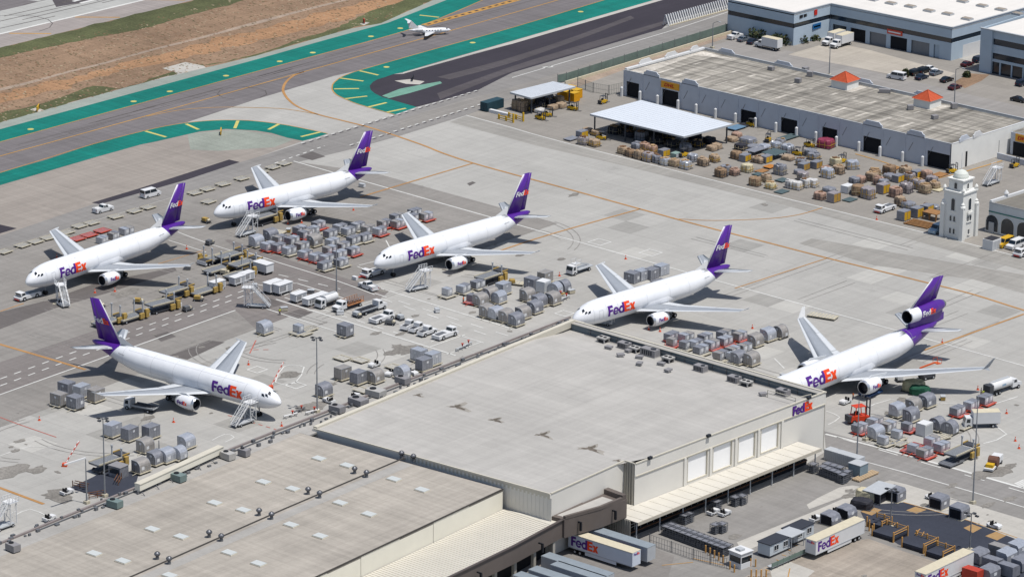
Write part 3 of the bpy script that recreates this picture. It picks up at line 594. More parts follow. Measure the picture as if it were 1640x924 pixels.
        for dx in (.75, -.75):
            for dy in (.42, -.42):
                mb = MB(); mb.cyl((-gx+dx, side*gy+dy-.2, .58), (-gx+dx, side*gy+dy+.2, .58), .58, n=14); mb.cyl((-gx+dx, side*gy+dy-.21, .58), (-gx+dx, side*gy+dy+.21, .58), .26, n=10, mi=1); mb.build('wheel', [blackM, gearM], gr)
    mb = MB(); mb.lathe([(0, .1), (-1.5, rad*.75), (-5, rad*.98), (-11, rad*1.0), (-15, rad*.8), (-17.5, .1)], (-(17.2 if not big else 22), 0, za-.75), n=20); mb.v = [(x, y*1.03, z) for x, y, z in mb.v]; mb.build('wing_box_fairing', hullW, root, smooth=True)
    mb = MB(); mb.cyl((-6.2, 0, 2.6), (-6.2, 0, .6), .13); mb.bar((-6.2, 0, 1.4), (-7.4, 0, 2.6), .1); gr = mb.build('nose_gear', gearM, root)
    for dy in (.3, -.3): mb = MB(); mb.cyl((-6.2, dy-.15, .5), (-6.2, dy+.15, .5), .5, n=14); mb.build('wheel', blackM, gr)
    # fin
    zt = 17.6 if big else 16.6
    if big: F = dict(b0=50.5, b1=60.8, t0=59.0, t1=63.6, z0=12.1)
    else: F = dict(b0=44.3*Lk, b1=51.6*Lk, t0=50.9*Lk, t1=54.0*Lk, z0=za+rad*.78)
    def finpt(q, z, y): k = (z-F['z0'])/(zt-F['z0']); le = F['b0']+(F['t0']-F['b0'])*k; te = F['b1']+(F['t1']-F['b1'])*k; return Vector((-(le+(te-le)*q), y, z))
    th = .38
    def finpart(name, qa, qb, m_, z0, z1, yk=1.0):
        mb = MB(); pr = {0: 0.02, .05: .5, .25: 1, .5: .9, .74: .55, 1: .05}
        qs = [q for q in sorted(set(list(pr)+[qa, qb])) if qa <= q <= qb]
        def tk(q):
            ks = sorted(pr); 
            for i in range(len(ks)-1):
                if ks[i] <= q <= ks[i+1]: t = (q-ks[i])/(ks[i+1]-ks[i]); return pr[ks[i]]*(1-t)+pr[ks[i+1]]*t
        vs = []
        for z in (z0, z1):
            kk = 1-.45*(z-F['z0'])/(zt-F['z0'])
            vs += [finpt(q, z, tk(q)*th*kk*yk) for q in qs]+[finpt(q, z, -tk(q)*th*kk*yk) for q in reversed(qs)]
        n = 2*len(qs); mb.add(vs, [(i, i+n, (i+1) % n+n, (i+1) % n) for i in range(n)]+[tuple(range(n)), tuple(range(n, 2*n))]); return mb.build(name, m_, root, smooth=True)
    finpart('fin', .055, .735, purpM, F['z0'], zt); finpart('fin_leading_edge', 0, .055, whiteM, F['z0']+.3, zt, 1.0); finpart('rudder', .745, 1, purpM, F['z0']+.4, zt-.15)
    if not big:
        mb = MB(); z0 = za+rad*.95
        mb.add([(-F['b0']+4.2, 0, z0-.15), (-F['b0']-2, .3, z0-.3), (-F['b0']-2, -.3, z0-.3), (-F['b0']-.9, 0, z0+1.8), (-F['b0']-2, 0, z0+1.2)], [(0,1,3),(0,3,2),(1,4,3),(2,3,4),(0,2,1)]); mb.build('dorsal_fillet', whiteM, root)
        for sd in (1, -1):
            mb = MB(); hh = 1.25; zb = 11.3; wd = glyphs('FedEx')[1]*hh; xs = F['b0']+(F['t0']-F['b0'])*(zb-F['z0'])/(zt-F['z0'])+.75
            def f3(u, v, sd=sd): s = xs+u+v*.0; s = s if sd == 1 else xs+wd-u; return Vector((-(s+.35*v), sd*(th+.03), zb+v))
            lettering(mb, 'FedEx', f3, hh, (0, 1), sub=2); mb.build('lettering', [whiteL, orngM], root)
    else:
        # centre engine through the fin root
        mb = MB(); mb.lathe([(.2, 1.42), (0, 1.58), (-.6, 1.66), (-1.9, 1.70), (-3.2, 1.72)], (-50.2, 0, 10.7), n=22); en = mb.build('centre_engine', hullW, root, smooth=True)
        mb = MB(); mb.lathe([(.22, 1.42), (.26, 1.5), (.1, 1.6)], (-50.2, 0, 10.7), n=22); mb.build('intake_lip', bareM, en, smooth=True)
        mb = MB(); mb.lathe([(.18, 1.4), (-2.5, 1.3), (-2.5, .02)], (-50.2, 0, 10.7), n=22); mb.build('intake_duct', intM, en, smooth=True)
        mb = MB(); mb.lathe([(-3.2, 1.722), (-6, 1.72), (-9.5, 1.66), (-12.2, 1.3), (-12.9, 1.08)], (-50.2, 0, 10.7), n=22); mb.build('engine_cowl', purpM, en, smooth=True)
        mb = MB(); mb.lathe([(-12.6, 1.1), (-13.6, .9), (-13.6, .6), (-14.3, .1)], (-50.2, 0, 10.7), n=16); mb.build('exhaust', steelM, en, smooth=True)
        mb = MB(); mb.prism([(-50.9, .30), (-53, .5), (-60, .45), (-63.6, .1), (-63.6, -.1), (-60, -.45), (-53, -.5), (-50.9, -.30)], 7.2, 9.3); mb.build('engine_strut', purpM, root)
        mb = MB(); mb.add([(-59.6,.2,8.2),(-64.2,.06,8.6),(-64.2,.06,6.9),(-59.6,.2,6.6),(-59.6,-.2,8.2),(-64.2,-.06,8.6),(-64.2,-.06,6.9),(-59.6,-.2,6.6)],[(0,1,2,3),(7,6,5,4),(0,4,5,1),(1,5,6,2),(2,6,7,3),(3,7,4,0)]); mb.build('lower_rudder', purpM, root)
        for sd in (1, -1):
            mb = MB(); hh = 1.35; wd = glyphs('FedEx')[1]*hh
            def f4(u, v, sd=sd):
                s = 53.9+u if sd == 1 else 53.9+wd-u; a = (v-hh*.45)/1.73; return Vector((-s, sd*1.76*math.cos(a), 10.7+1.76*math.sin(a)))
            lettering(mb, 'FedEx', f4, hh, (0, 1), sub=.4); mb.build('lettering', [whiteL, orngM], en)
    return root
def H4(h): return math.radians(-90+h)
build_jet('white and purple cargo jet parked farthest left, beside the pale pallet row', (-77.2, -84.6, 0), H4(3.2), Lk=1.02)
build_jet('white and purple cargo jet parked farthest back, behind the packed container block', (-85.0, -15.6, 0), H4(-6.3), span=23.2, Lk=.96)
build_jet('white and purple cargo jet in the middle with a red towbar lying before its nose', (-27.4, -18.6, 0), H4(-3.3), Lk=.99)
build_jet('white and purple cargo jet whose nose is tucked behind the big flat roof corner', (34.6, -18.3, 0), H4(-5.2), span=23.4, Lk=.97)
build_jet('white and purple cargo jet facing the opposite way, stairs at its nose', (25.2, -103.4, 0), math.radians(3.3), Lk=1.04, span=22.9)
build_jet('large white and purple three-engine cargo jet with winglets and a tail-mounted engine', (100.0, -30.2, 0), H4(-.4), big=True)
# small business jet on the taxiway
def biz_jet(loc, rz):
    r = thing('business_jet', 'small white twin-engine business jet taxiing with a T-shaped tail', 'business jet', loc, rz)
    mb = MB(); pr = [(0,.02),(-.4,.35),(-1.2,.7),(-2.4,1.0),(-4,1.15),(-12,1.15),(-14.5,.95),(-17,.55),(-18.6,.12)]; mb.lathe(pr, (0,0,2.0), n=16); mb.v = [(x, y, z+max(0, (-x-12))*.09) for x, y, z in mb.v]; mb.build('fuselage', hullW, r, smooth=True)
    for sd in (1, -1):
        mb = MB(); mb.add([(-7.2,sd*.9,1.35),(-11.6,sd*.9,1.35),(-13.2,sd*9.6,1.95),(-12.0,sd*9.6,1.95),(-7.2,sd*.9,1.6),(-11.6,sd*.9,1.4),(-13.2,sd*9.6,2.05),(-12.0,sd*9.6,2.1)],[(0,1,2,3),(7,6,5,4),(0,4,5,1),(1,5,6,2),(2,6,7,3),(3,7,4,0)]); mb.build('wing', whiteM, r)
        mb = MB(); mb.lathe([(0,.52),(-.3,.62),(-2.2,.62),(-3.3,.42)], (-12.6, sd*1.75, 2.9), n=12); e = mb.build('engine', whiteM, r, smooth=True)
        mb = MB(); mb.lathe([(-.05,.5),(-.5,.45),(-.5,.01)], (-12.6, sd*1.75, 2.9), n=12); mb.build('intake_duct', intM, e)
        mb = MB(); mb.add([(-17.6,0,6.6),(-19.3,0,6.6),(-20.0,sd*4.0,6.65),(-19.1,sd*4.0,6.65),(-17.6,0,6.75),(-19.3,0,6.68),(-20.0,sd*4.0,6.72),(-19.1,sd*4.0,6.75)],[(0,1,2,3),(7,6,5,4),(0,4,5,1),(1,5,6,2),(2,6,7,3),(3,7,4,0)]); mb.build('tailplane', whiteM, r)
        for k in range(6): mb = MB(); mb.add([(-4.4-k*1.25, sd*1.17, 2.15),(-4.9-k*1.25, sd*1.17, 2.15),(-4.9-k*1.25, sd*1.10, 2.55),(-4.4-k*1.25, sd*1.10, 2.55)],[(0,1,2,3)]); mb.build('cabin_window', glassM, r)
        mb = MB(); mb.cyl((-10.6, sd*1.8, 1.3),(-10.6, sd*1.8, .4),.08); g_ = mb.build('main_gear', gearM, r); mb = MB(); mb.cyl((-10.6, sd*1.8-.15,.35),(-10.6, sd*1.8+.15,.35),.35); mb.build('wheel', blackM, g_)
    mb = MB(); mb.add([(-13.8,.14,3.0),(-18.6,.14,3.4),(-19.4,.06,6.7),(-17.5,.06,6.7),(-13.8,-.14,3.0),(-18.6,-.14,3.4),(-19.4,-.06,6.7),(-17.5,-.06,6.7)],[(0,1,2,3),(7,6,5,4),(0,4,5,1),(1,5,6,2),(2,6,7,3),(3,7,4,0)]); mb.build('fin', whiteM, r)
    mb = MB(); mb.add([(-1.5,.62,2.55),(-2.3,.72,2.85),(-2.3,-.72,2.85),(-1.5,-.62,2.55),(-1.6,0,2.95)],[(0,1,4),(1,2,4),(2,3,4),(3,0,4)]); mb.build('cockpit_window', glassM, r)
    mb = MB(); mb.cyl((-2.6,0,1.3),(-2.6,0,.4),.07); g_ = mb.build('nose_gear', gearM, r); mb = MB(); mb.cyl((-2.6,-.12,.3),(-2.6,.12,.3),.3); mb.build('wheel', blackM, g_); return r
pj = G(722, 48, 1.4); o_ = biz_jet((pj.x, pj.y, 0), math.radians(52)); o_.scale = (.68,.68,.68)
# ================================================================ BUILDINGS
def roofmat(name, rgb, slab=0, **k): return pave(name, rgb, slab=slab, **k)
roofA = roofmat('grey_roof_membrane', (189, 186, 181), big=.05, mid=.045, fine=.03, stain=.05, streakamt=.06, slab=5.5, joint=.975)
roofB = roofmat('tan_roof_membrane', (182, 175, 165), big=.06, mid=.06, fine=.05, stain=.10, streakamt=.11, slab=6, joint=.97)
roofS = roofmat('roof_coating', (180, 177, 172), big=.05, mid=.06, fine=.05, stain=.2, streakamt=.06)
roofD = roofmat('weathered_roof', (156, 151, 142), big=.12, mid=.2, fine=.12, stain=.3, streakamt=.42)
roofW = roofmat('white_roof', (240, 236, 230), big=.02, mid=.03, fine=.02, streakamt=.03)
wallC = mat('cream_wall_panel', (217, 214, 207), .7, 0, .04, .15, k=.92)
wallR = mat('ribbed_metal', (186, 182, 172), .6, .0, .05, .4)
wallCr = mat('pale_cream_wall', (226, 222, 208), .7, 0, .04, .2, k=.9)
ribCr = mat('cream_deck', (226, 221, 209), .6, 0, .05, .3)
copeM = mat('cream_coping', (222, 216, 200), .6, 0, .05, .5)
brownW = mat('brown_fascia', (112, 103, 98), .7, 0, .07, .4)
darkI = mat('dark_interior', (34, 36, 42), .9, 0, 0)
paneW = mat('translucent_pane', (246, 250, 255), .35, 0, .03, .2, spec=.5, k=1.0)
dhlW = mat('shade_blue_wall', (198, 204, 214), .75, 0, .06, .3, k=.84)  # bluish shade of the warehouse front, turned from the sun, is in this colour
whiteW = mat('white_stucco', (232, 232, 228), .8, 0, .05, .3, k=.85)
stripM = mat('dark_band_glass', (38, 48, 60), .15, 0, 0, spec=.7)
officeW = mat('slate_blue_panel', (174, 190, 204), .7, 0, .05, .3, k=.9)
def quad(mb, p, mi=0): mb.add([tuple(q) for q in p], [tuple(range(len(p)))], mi)
def wallpart(parent, name, m, a, b, z0, z1, t=.3, mi=None):      # wall slab from a to b (2D), thickness inward to the left of a->b
    a = Vector((a[0], a[1], 0)); b = Vector((b[0], b[1], 0)); d = (b-a).normalized(); nrm = Vector((-d.y, d.x, 0))*t
    mb = MB(); mb.prism([tuple(a[:2]), tuple(b[:2]), tuple((b+nrm)[:2]), tuple((a+nrm)[:2])], z0, z1); return mb.build(name, m, parent)
def ribs(mb, a, b, z0, z1, pitch=.6, d=.12, mi=0):                # raised vertical ribs on a wall a->b, on its right-hand (outer) side
    a = Vector((a[0], a[1], 0)); b = Vector((b[0], b[1], 0)); L = (b-a).length; u = (b-a)/L; n = Vector((u.y, -u.x, 0)); k = pitch/2
    while k < L:
        p = a+u*k; q = p+u*pitch*.45; mb.prism([tuple(p[:2]), tuple(q[:2]), tuple((q+n*d)[:2]), tuple((p+n*d)[:2])], z0, z1, mi); k += pitch
def flatroof(parent, name, pts, z, m, th=.35):
    mb = MB(); mb.prism(pts, z-th, z); return mb.build(name, m, parent)
# ---- big sorting hangar
T = thing('sorting_hangar', 'huge flat grey-roofed cargo building with four pale windows over a long dock canopy', 'building', (0,0,0))
A2, B2, C2, D2, E2, F2 = (57.6,-127.0), (51.6,-37.9), (121.0,-38.1), (119.0,-98.4), (116.3,-98.5), (117.5,-122.4)
A2 = (55.8,-125.2)
def zr_(x, y): u = min(1, max(0, (x-54)/66)); v = min(1, max(0, (-38-y)/87)); t_ = min(1, max(0, (y+56)/16)); return 13.0-(1-u)*v*1.05-1.55*t_*t_*(3-2*t_)
mb = MB(); NN = 12; gq = []
for j in range(NN+1):
    for i in range(NN+1):
        u, v = i/NN, (j/NN)**1.6; b_ = Vector((*B2,0)).lerp(Vector((*A2,0)), v); yv = -38.1-v*84.4; xe = 121.0-(121-119)*min(1, (-38.1-yv)/60.3) if yv > -98.4 else 116.3+(-98.5-yv)*.05
        e_ = Vector((xe, yv, 0)); p_ = b_.lerp(e_, u); gq.append((p_.x, p_.y, zr_(p_.x, p_.y)))
mb.add(gq, [(j*(NN+1)+i, (j+1)*(NN+1)+i, (j+1)*(NN+1)+i+1, j*(NN+1)+i+1) for j in range(NN) for i in range(NN)]); ro = mb.build('roof', roofA, T)
mb = MB(); za_ = zr_(*A2); mb.add([(*A2,0),(*F2,0),(*F2,12.95),(*A2,za_-.05),(A2[0],A2[1]+.3,0),(F2[0],F2[1]+.3,0),(F2[0],F2[1]+.3,12.95),(A2[0],A2[1]+.3,za_-.05)], [(0,1,2,3),(7,6,5,4),(3,2,6,7),(0,4,5,1),(1,5,6,2),(0,3,7,4)]); mb.build('wall', wallC, T)
wallpart(T, 'wall', wallC, F2, E2, 0, 12.98); wallpart(T, 'wall', wallR, (116.3,-98.5), (119.0,-98.4), 0, 12.98)
wallpart(T, 'wall', wallR, C2, B2, 0, 11.2); wallpart(T, 'wall', wallR, B2, A2, 0, 11.8)
# front wall with window openings between Y=-98.4 and -38.1 (plane X leans 119->121 : built straight)
def FX(y): return 119.0+(y+98.4)*(2.0/60.3)
def fpan(y0, y1, z0, z1, out=0.0, name='wall_panel', m=wallC, t=.35):
    mb = MB(); a, b = FX(y0)+out, FX(y1)+out
    mb.prism([(a, y0), (b, y1), (b-t, y1), (a-t, y0)], z0, z1); return mb.build(name, m, T)
fpan(-98.4, -38.1, 10.3, 12.98, .06); fpan(-98.4, -38.1, 0, 4.7, 0); fpan(-98.4, -82.6, 4.7, 10.3, 0)
wins = [(-82.3,-76.0),(-74.4,-68.3),(-66.4,-60.9),(-59.2,-53.4)]
prev = -82.6
for a, b in wins:
    if a > prev+.1: fpan(prev, a, 4.7, 10.3, 0)
    prev = b
    w_ = fpan(a, b, 4.9, 10.1, -.30, 'window', paneW, .06)
    mb = MB(); 
    for yy in (a+.08, b-.08): mb.box(FX(yy)-.32, FX(yy)+.05, yy-.08, yy+.08, 4.75, 10.25)
    mb.prism([(FX(a)+.05,a),(FX(b)+.05,b),(FX(b)-.32,b),(FX(a)-.32,a)], 4.7, 4.9); mb.prism([(FX(a)+.05,a),(FX(b)+.05,b),(FX(b)-.32,b),(FX(a)-.32,a)], 10.1, 10.29); mb.build('window_frame', copeM, w_)
fpan(prev, -38.1, 4.7, 10.3, 0)
for yy in (-83.2, -75.2, -67.3, -60.0, -52.4): mb = MB(); mb.box(FX(yy)-.1, FX(yy)+.28, yy-.35, yy+.35, 3.9, 10.35); mb.build('pilaster', wallC, T)
mb = MB(); ribs(mb, (80,-124.1), F2, .5, 12.3, 1.0, .06); mb.build('rib_course', wallC, T)['kind'] = 'stuff'
mb = MB(); ribs(mb, E2, (119.0,-98.5), 4.0, 12.9, .62, .12); mb.build('rib_course', wallR, T)['kind'] = 'stuff'
def coping(parent, pts, z, w, h, m, name='coping', closed=False):
    for i in range(len(pts)-(0 if closed else 1)):
        a = Vector((*pts[i], 0)); b = Vector((*pts[(i+1) % len(pts)], 0)); d = (b-a).normalized(); n = Vector((-d.y, d.x, 0))*w/2
        mb = MB(); mb.prism([tuple((a-n-d*.0)[:2]), tuple((b-n)[:2]), tuple((b+n)[:2]), tuple((a+n)[:2])], z, z+h); mb.build(name, m, parent)
for p0_, p1_, w_, h_ in (((51.9,-38.6),(56.2,-124.7),1.0,.45),((56.2,-125.0),(117.4,-122.3),.3,.2)):
    mb = MB(); n_ = 8
    zc_ = lambda x, y: 13.0-(1-min(1, max(0, (x-54)/66)))*min(1, max(0, (-38-y)/87))*1.05
    for i in range(n_):
        q0 = [p0_[k]+(p1_[k]-p0_[k])*i/n_ for k in (0,1)]; q1 = [p0_[k]+(p1_[k]-p0_[k])*(i+1)/n_ for k in (0,1)]; mb.bar((*q0, zc_(*q0)+h_/2-.5), (*q1, zc_(*q1)+h_/2-.5), w_, h_+1.0)
    mb.build('coping', copeM, T)
coping(T, [(117.45,-122.1),(116.3,-98.7)], 13.0, .3, .22, copeM); coping(T, [(116.5,-98.45),(118.9,-98.4)], 13.0, .3, .24, copeM); coping(T, [(119.0,-98.2),(121.0,-38.4)], 13.0, .35, .2, copeM); coping(T, [(119.1,-98.2),(121.1,-38.3)], 10.3, .22, .2, copeM, 'ledge')
# far parapet gallery
mb = MB(); mb.box(52.5, 121.0, -39.9, -38.1, 11.3, 12.9); pg = mb.build('parapet_wall', mat('shade_grey_parapet', (120, 134, 142), .7, 0, .06, .5), T)  # grey-blue shade of the inner face is put into its colour
mb = MB(); mb.box(52.0, 121.2, -38.5, -38.0, 12.9, 13.12); mb.build('coping', copeM, T); mb = MB(); mb.box(52.4, 121.1, -40.1, -39.75, 12.9, 13.04); mb.build('coping', wallR, T); mb = MB(); mb.box(52.4,121.1,-39.74,-38.51,12.9,12.96); mb.build('gallery_deck', roofS, T)
mb = MB()
for k in range(17): x = 58+k*3.8; mb.bar((x, -40.1, 11.4), (x, -39.95, 12.9), .12)
mb.bar((57, -40.8, 11.7), (120, -40.8, 11.7), .12); mb.bar((57, -40.2, 12.4), (120, -40.2, 12.4), .08); mb.build('pipe_run', steelM, T)['kind'] = 'stuff'
mb = MB(); 
for a, b in (((112.5,-47,12),(112.5,-47,13.7)),((119.8,-41.5,11.5),(119.8,-41.5,13.1)),((112.5,-47,13.7),(119.8,-47,13.7)),((112.5,-47,13.0),(119.8,-47,13.0)),((119.8,-47,13.7),(119.8,-41.5,13.1)),((119.8,-47,12),(119.8,-47,13.7))): mb.bar(a, b, .12)
mb.build('roof_railing', copeM, T)
# dock canopy
cz = 4.3
mb = MB(); mb.prism([(119.05,-105.0),(125.6,-105.2),(126.8,-47.0),(120.8,-47.0),(119.05,-98.5)], cz-.15, cz); can = mb.build('dock_canopy', ribCr, T)
mb = MB(); mb.prism([(116.9,-104.9),(119.0,-105.0),(119.0,-98.6),(116.9,-98.7)], cz-.15, cz+.02); mb.build('canopy_return', ribCr, T)
mb = MB(); mb.prism([(125.6,-105.3),(125.75,-105.3),(126.95,-46.9),(126.8,-46.9)], cz-.6, cz+.08); mb.build('canopy_fascia', mat('canopy_edge', (214,206,190), .6, 0, .05, .5), T)
mb = MB(); 
for k in range(19): y = -103.5+k*3.0; mb.box(119.3+(y+105)*.03, 125.5+(y+105)*.021, y, y+.07, cz, cz+.05)
mb.build('deck_seam', copeM, T)['kind'] = 'stuff'
for k in range(9):
    y = -104.5+k*7.1; mb = MB(); x = 124.7+(y+105)*.021; mb.cyl((x, y, 0), (x, y, cz-.3), .13, n=8); mb.build('canopy_column', lgreyM, T)
mb = MB(); mb.prism([(116.9,-105.1),(123.6,-105.2),(123.6,-104.9),(116.9,-104.8)], 0, cz-.16); mb.build('canopy_end_wall', wallR, T)
mb = MB(); ribs(mb, (116.9,-105.1), (123.6,-105.2), .05, cz-.2, .62, .12); mb.build('rib_course', wallR, T)['kind'] = 'stuff'
mb = MB(); mb.prism([(119.3,-104.5),(122.4,-104.5),(123.4,-47.2),(121.0,-47.2)], 0, 1.15); mb.build('loading_dock', mat('shaded_dock_concrete', (44,44,48), .8, 0, .1, .5), T)  # near-black here and on the back wall stands in for canopy shade
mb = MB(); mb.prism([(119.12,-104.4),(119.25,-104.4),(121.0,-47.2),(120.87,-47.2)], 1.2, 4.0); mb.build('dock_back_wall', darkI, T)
mb = MB(); mb.prism([(122.45,-104.5),(122.65,-104.5),(123.6,-47.2),(123.4,-47.2)], .8, 1.0); mb.build('dock_bumper', mat('rusty_orange', (124,88,66), .8, 0, .2, 1.5), T)
mb = MB()
for zz in (1.9, 2.5): mb.bar((122.3,-104.4,zz), (123.3,-47.2,zz), .09)
for k in range(30): y = -104.2+k*1.96; mb.bar((122.3+(y+104)*.018, y, 1.15), (122.3+(y+104)*.018, y, 2.55), .07)
mb.build('dock_railing', lgreyM, T)['kind'] = 'stuff'
# roof equipment of the hangar
acM = mat('grey_roof_unit', (158, 156, 158), .6, .1, .08, 1.5); acL = mat('pale_roof_unit', (196, 194, 190), .6, .1, .08, 1.5)
def ac_box():
    r = thing('roof_unit', 'grey boxy air conditioner', 'roof unit', group='air conditioning units on the big flat roof')
    mb = MB(); mb.box(-1.7,1.7,-1.1,1.1,.2,1.9); b = mb.build('casing', acM, r); mb = MB(); mb.box(-1.8,1.8,-1.2,1.2,0,.2); mb.build('curb', acL, r)
    mb = MB(); [mb.box(-1.3+k*.5, -1.0+k*.5, -1.13, -1.1, .5, 1.6) for k in range(5)]; mb.build('louvre', intM, r)['kind'] = 'stuff'; mb = MB(); mb.cyl((.8,0,1.9),(.8,0,2.05),.6,n=12); mb.build('fan_guard', intM, r); return r
def ac_fan():
    r = thing('roof_unit', 'white roof fan unit', 'roof unit', group='air conditioning units on the big flat roof')
    mb = MB(); [mb.box(sx*1.2-.15, sx*1.2+.15, sy*1.0-.15, sy*1.0+.15, 0, 1.3) for sx in (-1,1) for sy in (-1,1)]; mb.build('leg_frame', acL, r)
    mb = MB(); mb.box(-1.5,1.5,-1.2,1.2,1.2,1.6); mb.build('top_panel', acL, r); mb = MB(); mb.box(-1.0,1.0,-.85,.85,.1,1.2); mb.build('coil', intM, r)
    for sx in (-.7, .7): mb = MB(); mb.cyl((sx,0,1.6),(sx,0,1.72),.5,n=12); mb.build('fan_guard', darkI, r)
    return r
def vent():
    r = thing('roof_vent', 'small hooded roof vent', 'roof vent', group='small vents on the big flat roof')
    mb = MB(); mb.box(-.45,.45,-.45,.45,0,.35); mb.build('curb', acL, r); mb = MB(); mb.prism([(-.8,-.6),(.8,-.6),(.8,.6),(-.8,.6)], .35, .75); mb.build('hood', acM, r); return r
PA, PF, PV = Proto(ac_box()), Proto(ac_fan()), Proto(vent())
ords = ['first','second','third','fourth','fifth','sixth','seventh','eighth','ninth','tenth']
for k, (x, y, t) in enumerate(((966,537,'f'),(1000,547,'b'),(1017,553,'f'),(1041,559,'B'),(1070,569,'f'),(1122,584,'b'),(1176,602,'b'),(1195,608,'f'),(1254,623,'b'))):
    p = G(x, y+5, 12.3); p.z = zr_(p.x, p.y); o = (PF if t == 'f' else PA)((p.x, p.y, p.z), 0, f"{'twin-fan white' if t == 'f' else 'boxy grey'} air conditioner, {ords[k]} from the left along the far parapet", 'air conditioning units on the big flat roof')
    o.scale = (1.2, .85, .9) if t == 'B' else (.8, .8, .75)
for k, (x, y) in enumerate(((994,571),(1024,572),(1024,587),(1059,583),(1070,597),(1222,633),(975,556),(1007,560),(1050,566))):
    p = G(x, y, 12.2); PV((p.x, p.y, zr_(p.x, p.y)), R.uniform(0, 3), f'small roof vent on the big flat roof, {ords[k]} of the scattered ones behind the parapet' if k < 9 else None, 'small vents on the big flat roof')
# water stains on the membrane
stM = roofmat('dried_puddle', (112, 104, 95), big=.2, mid=.2, fine=.25, streakamt=.1)
for (x, y, s_) in ((668,628,1.5),(730,647,2.5),(792,669,2.4),(867,694,2.4),(943,717,2.8),(988,737,1.2)):
    c = G(x, y, 13.0); ph = R.uniform(.2,.5); ex_ = R.uniform(1.2, 1.9); el_ = R.uniform(.75,.9)
    for q, (m_, k, lv) in enumerate(((roofmat('damp_halo', (166,161,153), big=.1, mid=.1, fine=.1) if 'damp_halo' not in MATS else MATS['damp_halo'], 1.55, .004), (stM, 1.0, .008))):
        pts = []
        for i in range(26):
            a = 2*math.pi*i/26; rr = s_*k*(.3+.7*abs(math.cos(a*1.5+ph))**ex_)*R.uniform(.6, 1.1)*(1.3 if math.cos(a-.7) > .4 else .7)*el_; xx_, yy_ = c.x+math.cos(a)*rr, c.y+math.sin(a)*rr*.8; pts.append(Vector((xx_, yy_, zr_(xx_, yy_)+lv+.02)))
        me = bpy.data.meshes.new('water_stain'); tr = tessellate_polygon([pts]); me.from_pydata(pts, [], [tuple(t) if (pts[t[1]]-pts[t[0]]).cross(pts[t[2]]-pts[t[0]]).z > 0 else tuple(reversed(t)) for t in tr]); me.materials.append(m_); link('water_stain', me, T)
# 'FedEx' sign on the front wall
for wd_, X_ in (('FedEx', None),):
    mb = MB(); p0 = GX(1270, 672, 120.9); h = 2.1
    lettering(mb, 'FedEx', lambda u, v: Vector((FX(p0.y+u)+.22, p0.y+u, 10.45+v*.98)), h, (0, 1), sub=2, stretch=.86)
    vs = list(mb.v); n = len(vs); mb.v += [(x-.15, y, z) for x, y, z in vs]; mb.f += [tuple(i+n for i in reversed(f)) for f in mb.f]; mb.m += list(mb.m)
    mb.build('sign_lettering', [purpL, orngM], T)
for (x, y) in ((1046,726),(1136,694),(1290,637)):
    p = GX(x, y, 120.2); q = (FX(p.y)+.1); mb = MB(); mb.box(q-.1, q+.5, p.y-.5, p.y+.5, 13.1, 13.6); mb.bar((q, p.y, 12.8), (q, p.y, 13.2), .2); mb.build('wall_lamp', intM, T)
# ---- lower office roof (tan)
T = thing('tan_roofed_terminal', 'low cargo terminal with a tan roof, rows of white skylights and ball ventilators', 'building', (0,0,0))
z2 = 11.6
pts = [(47.6,-30),(50.9,-130.6),(53.4,-171.4),(56.0,-209.2),(58.0,-245),(113,-245),(111.2,-180.9),(106.6,-123.6),(57.3,-127.4),(51.2,-36)]
flatroof(T, 'roof', [(50.9,-128),(53.4,-171.4),(56.0,-209.2),(58.0,-245),(113,-245),(111.2,-180.9),(106.6,-123.75),(57.3,-127.7)], z2, roofB)
mb = MB(); mb.prism([(47.2,-34),(50.9,-128),(57.25,-127.6),(51.3,-38.2),(51.3,-34)], z2-.35, z2-.02); mb.build('roof_walkway', roofS, T)
wallpart(T, 'wall', wallCr, (47.2,-34), (50.9,-130), 0, z2-.1, .3); wallpart(T, 'wall', wallCr, (50.9,-130), (58,-245), 0, z2-.1, .3)
mb = MB(); mb.prism([(51.0,-128.2),(54.9,-128),(58.5,-171),(60.5,-209),(62,-245),(58.1,-245)], z2, z2+.012); mb.build('roof_coating_strip', roofS, T)
for k in range(4):                      # cream wall facing the docks, panel by panel
    ys = [-245,-190,-168,-146,-123.9]; a, b = ys[k], ys[k+1]; xa = 106.6+( -123.75-a)*.0805; xb = 106.6+(-123.75-b)*.0805
    mb = MB(); mb.prism([(xa, a+.06), (xb, b-.06), (xb-.3, b-.06), (xa-.3, a+.06)], 0, z2-.05); mb.build('wall_panel', wallCr, T)
mb = MB(); mb.prism([(111.3,-181),(106.75,-123.8),(106.35,-123.8),(110.9,-181)], z2, z2+.14); mb.build('gutter', mat('dark_gutter', (70,66,62), .7, 0, 0), T); mb = MB(); mb.prism([(113.2,-245),(111.3,-181.1),(110.9,-181.1),(112.8,-245)], z2, z2+.14); mb.build('gutter', MATS['dark_gutter'], T)
mb = MB(); mb.prism([(80.6,-122.9),(80.2,-125.5),(82.2,-160),(85.6,-204),(88,-245),(88.5,-245),(86.1,-204),(82.7,-160),(80.7,-125.5),(81,-122.9)], z2, z2+.05); mb.build('roof_joint', MATS['dark_gutter'], T)
mb = MB(); mb.prism([(81.6,-126),(83.6,-160),(87,-204),(89.4,-245),(92,-245),(89.4,-204),(86,-160),(84.4,-126)], z2, z2+.014); mb.build('roof_coating_strip', roofS, T)
sky_m = mat('skylight_dome', (216, 220, 218), .3, 0, .02, .5)
sk = [(344,806),(390,817.5),(244,848),(290,860),(151,887),(197,899),(367,885.5),(414,903),(272,922),(511,735),(556,746),(422,772.5),(469,783.5),(631,768),(676,785),(545,806),(591,824),(466,841),(513,859)]
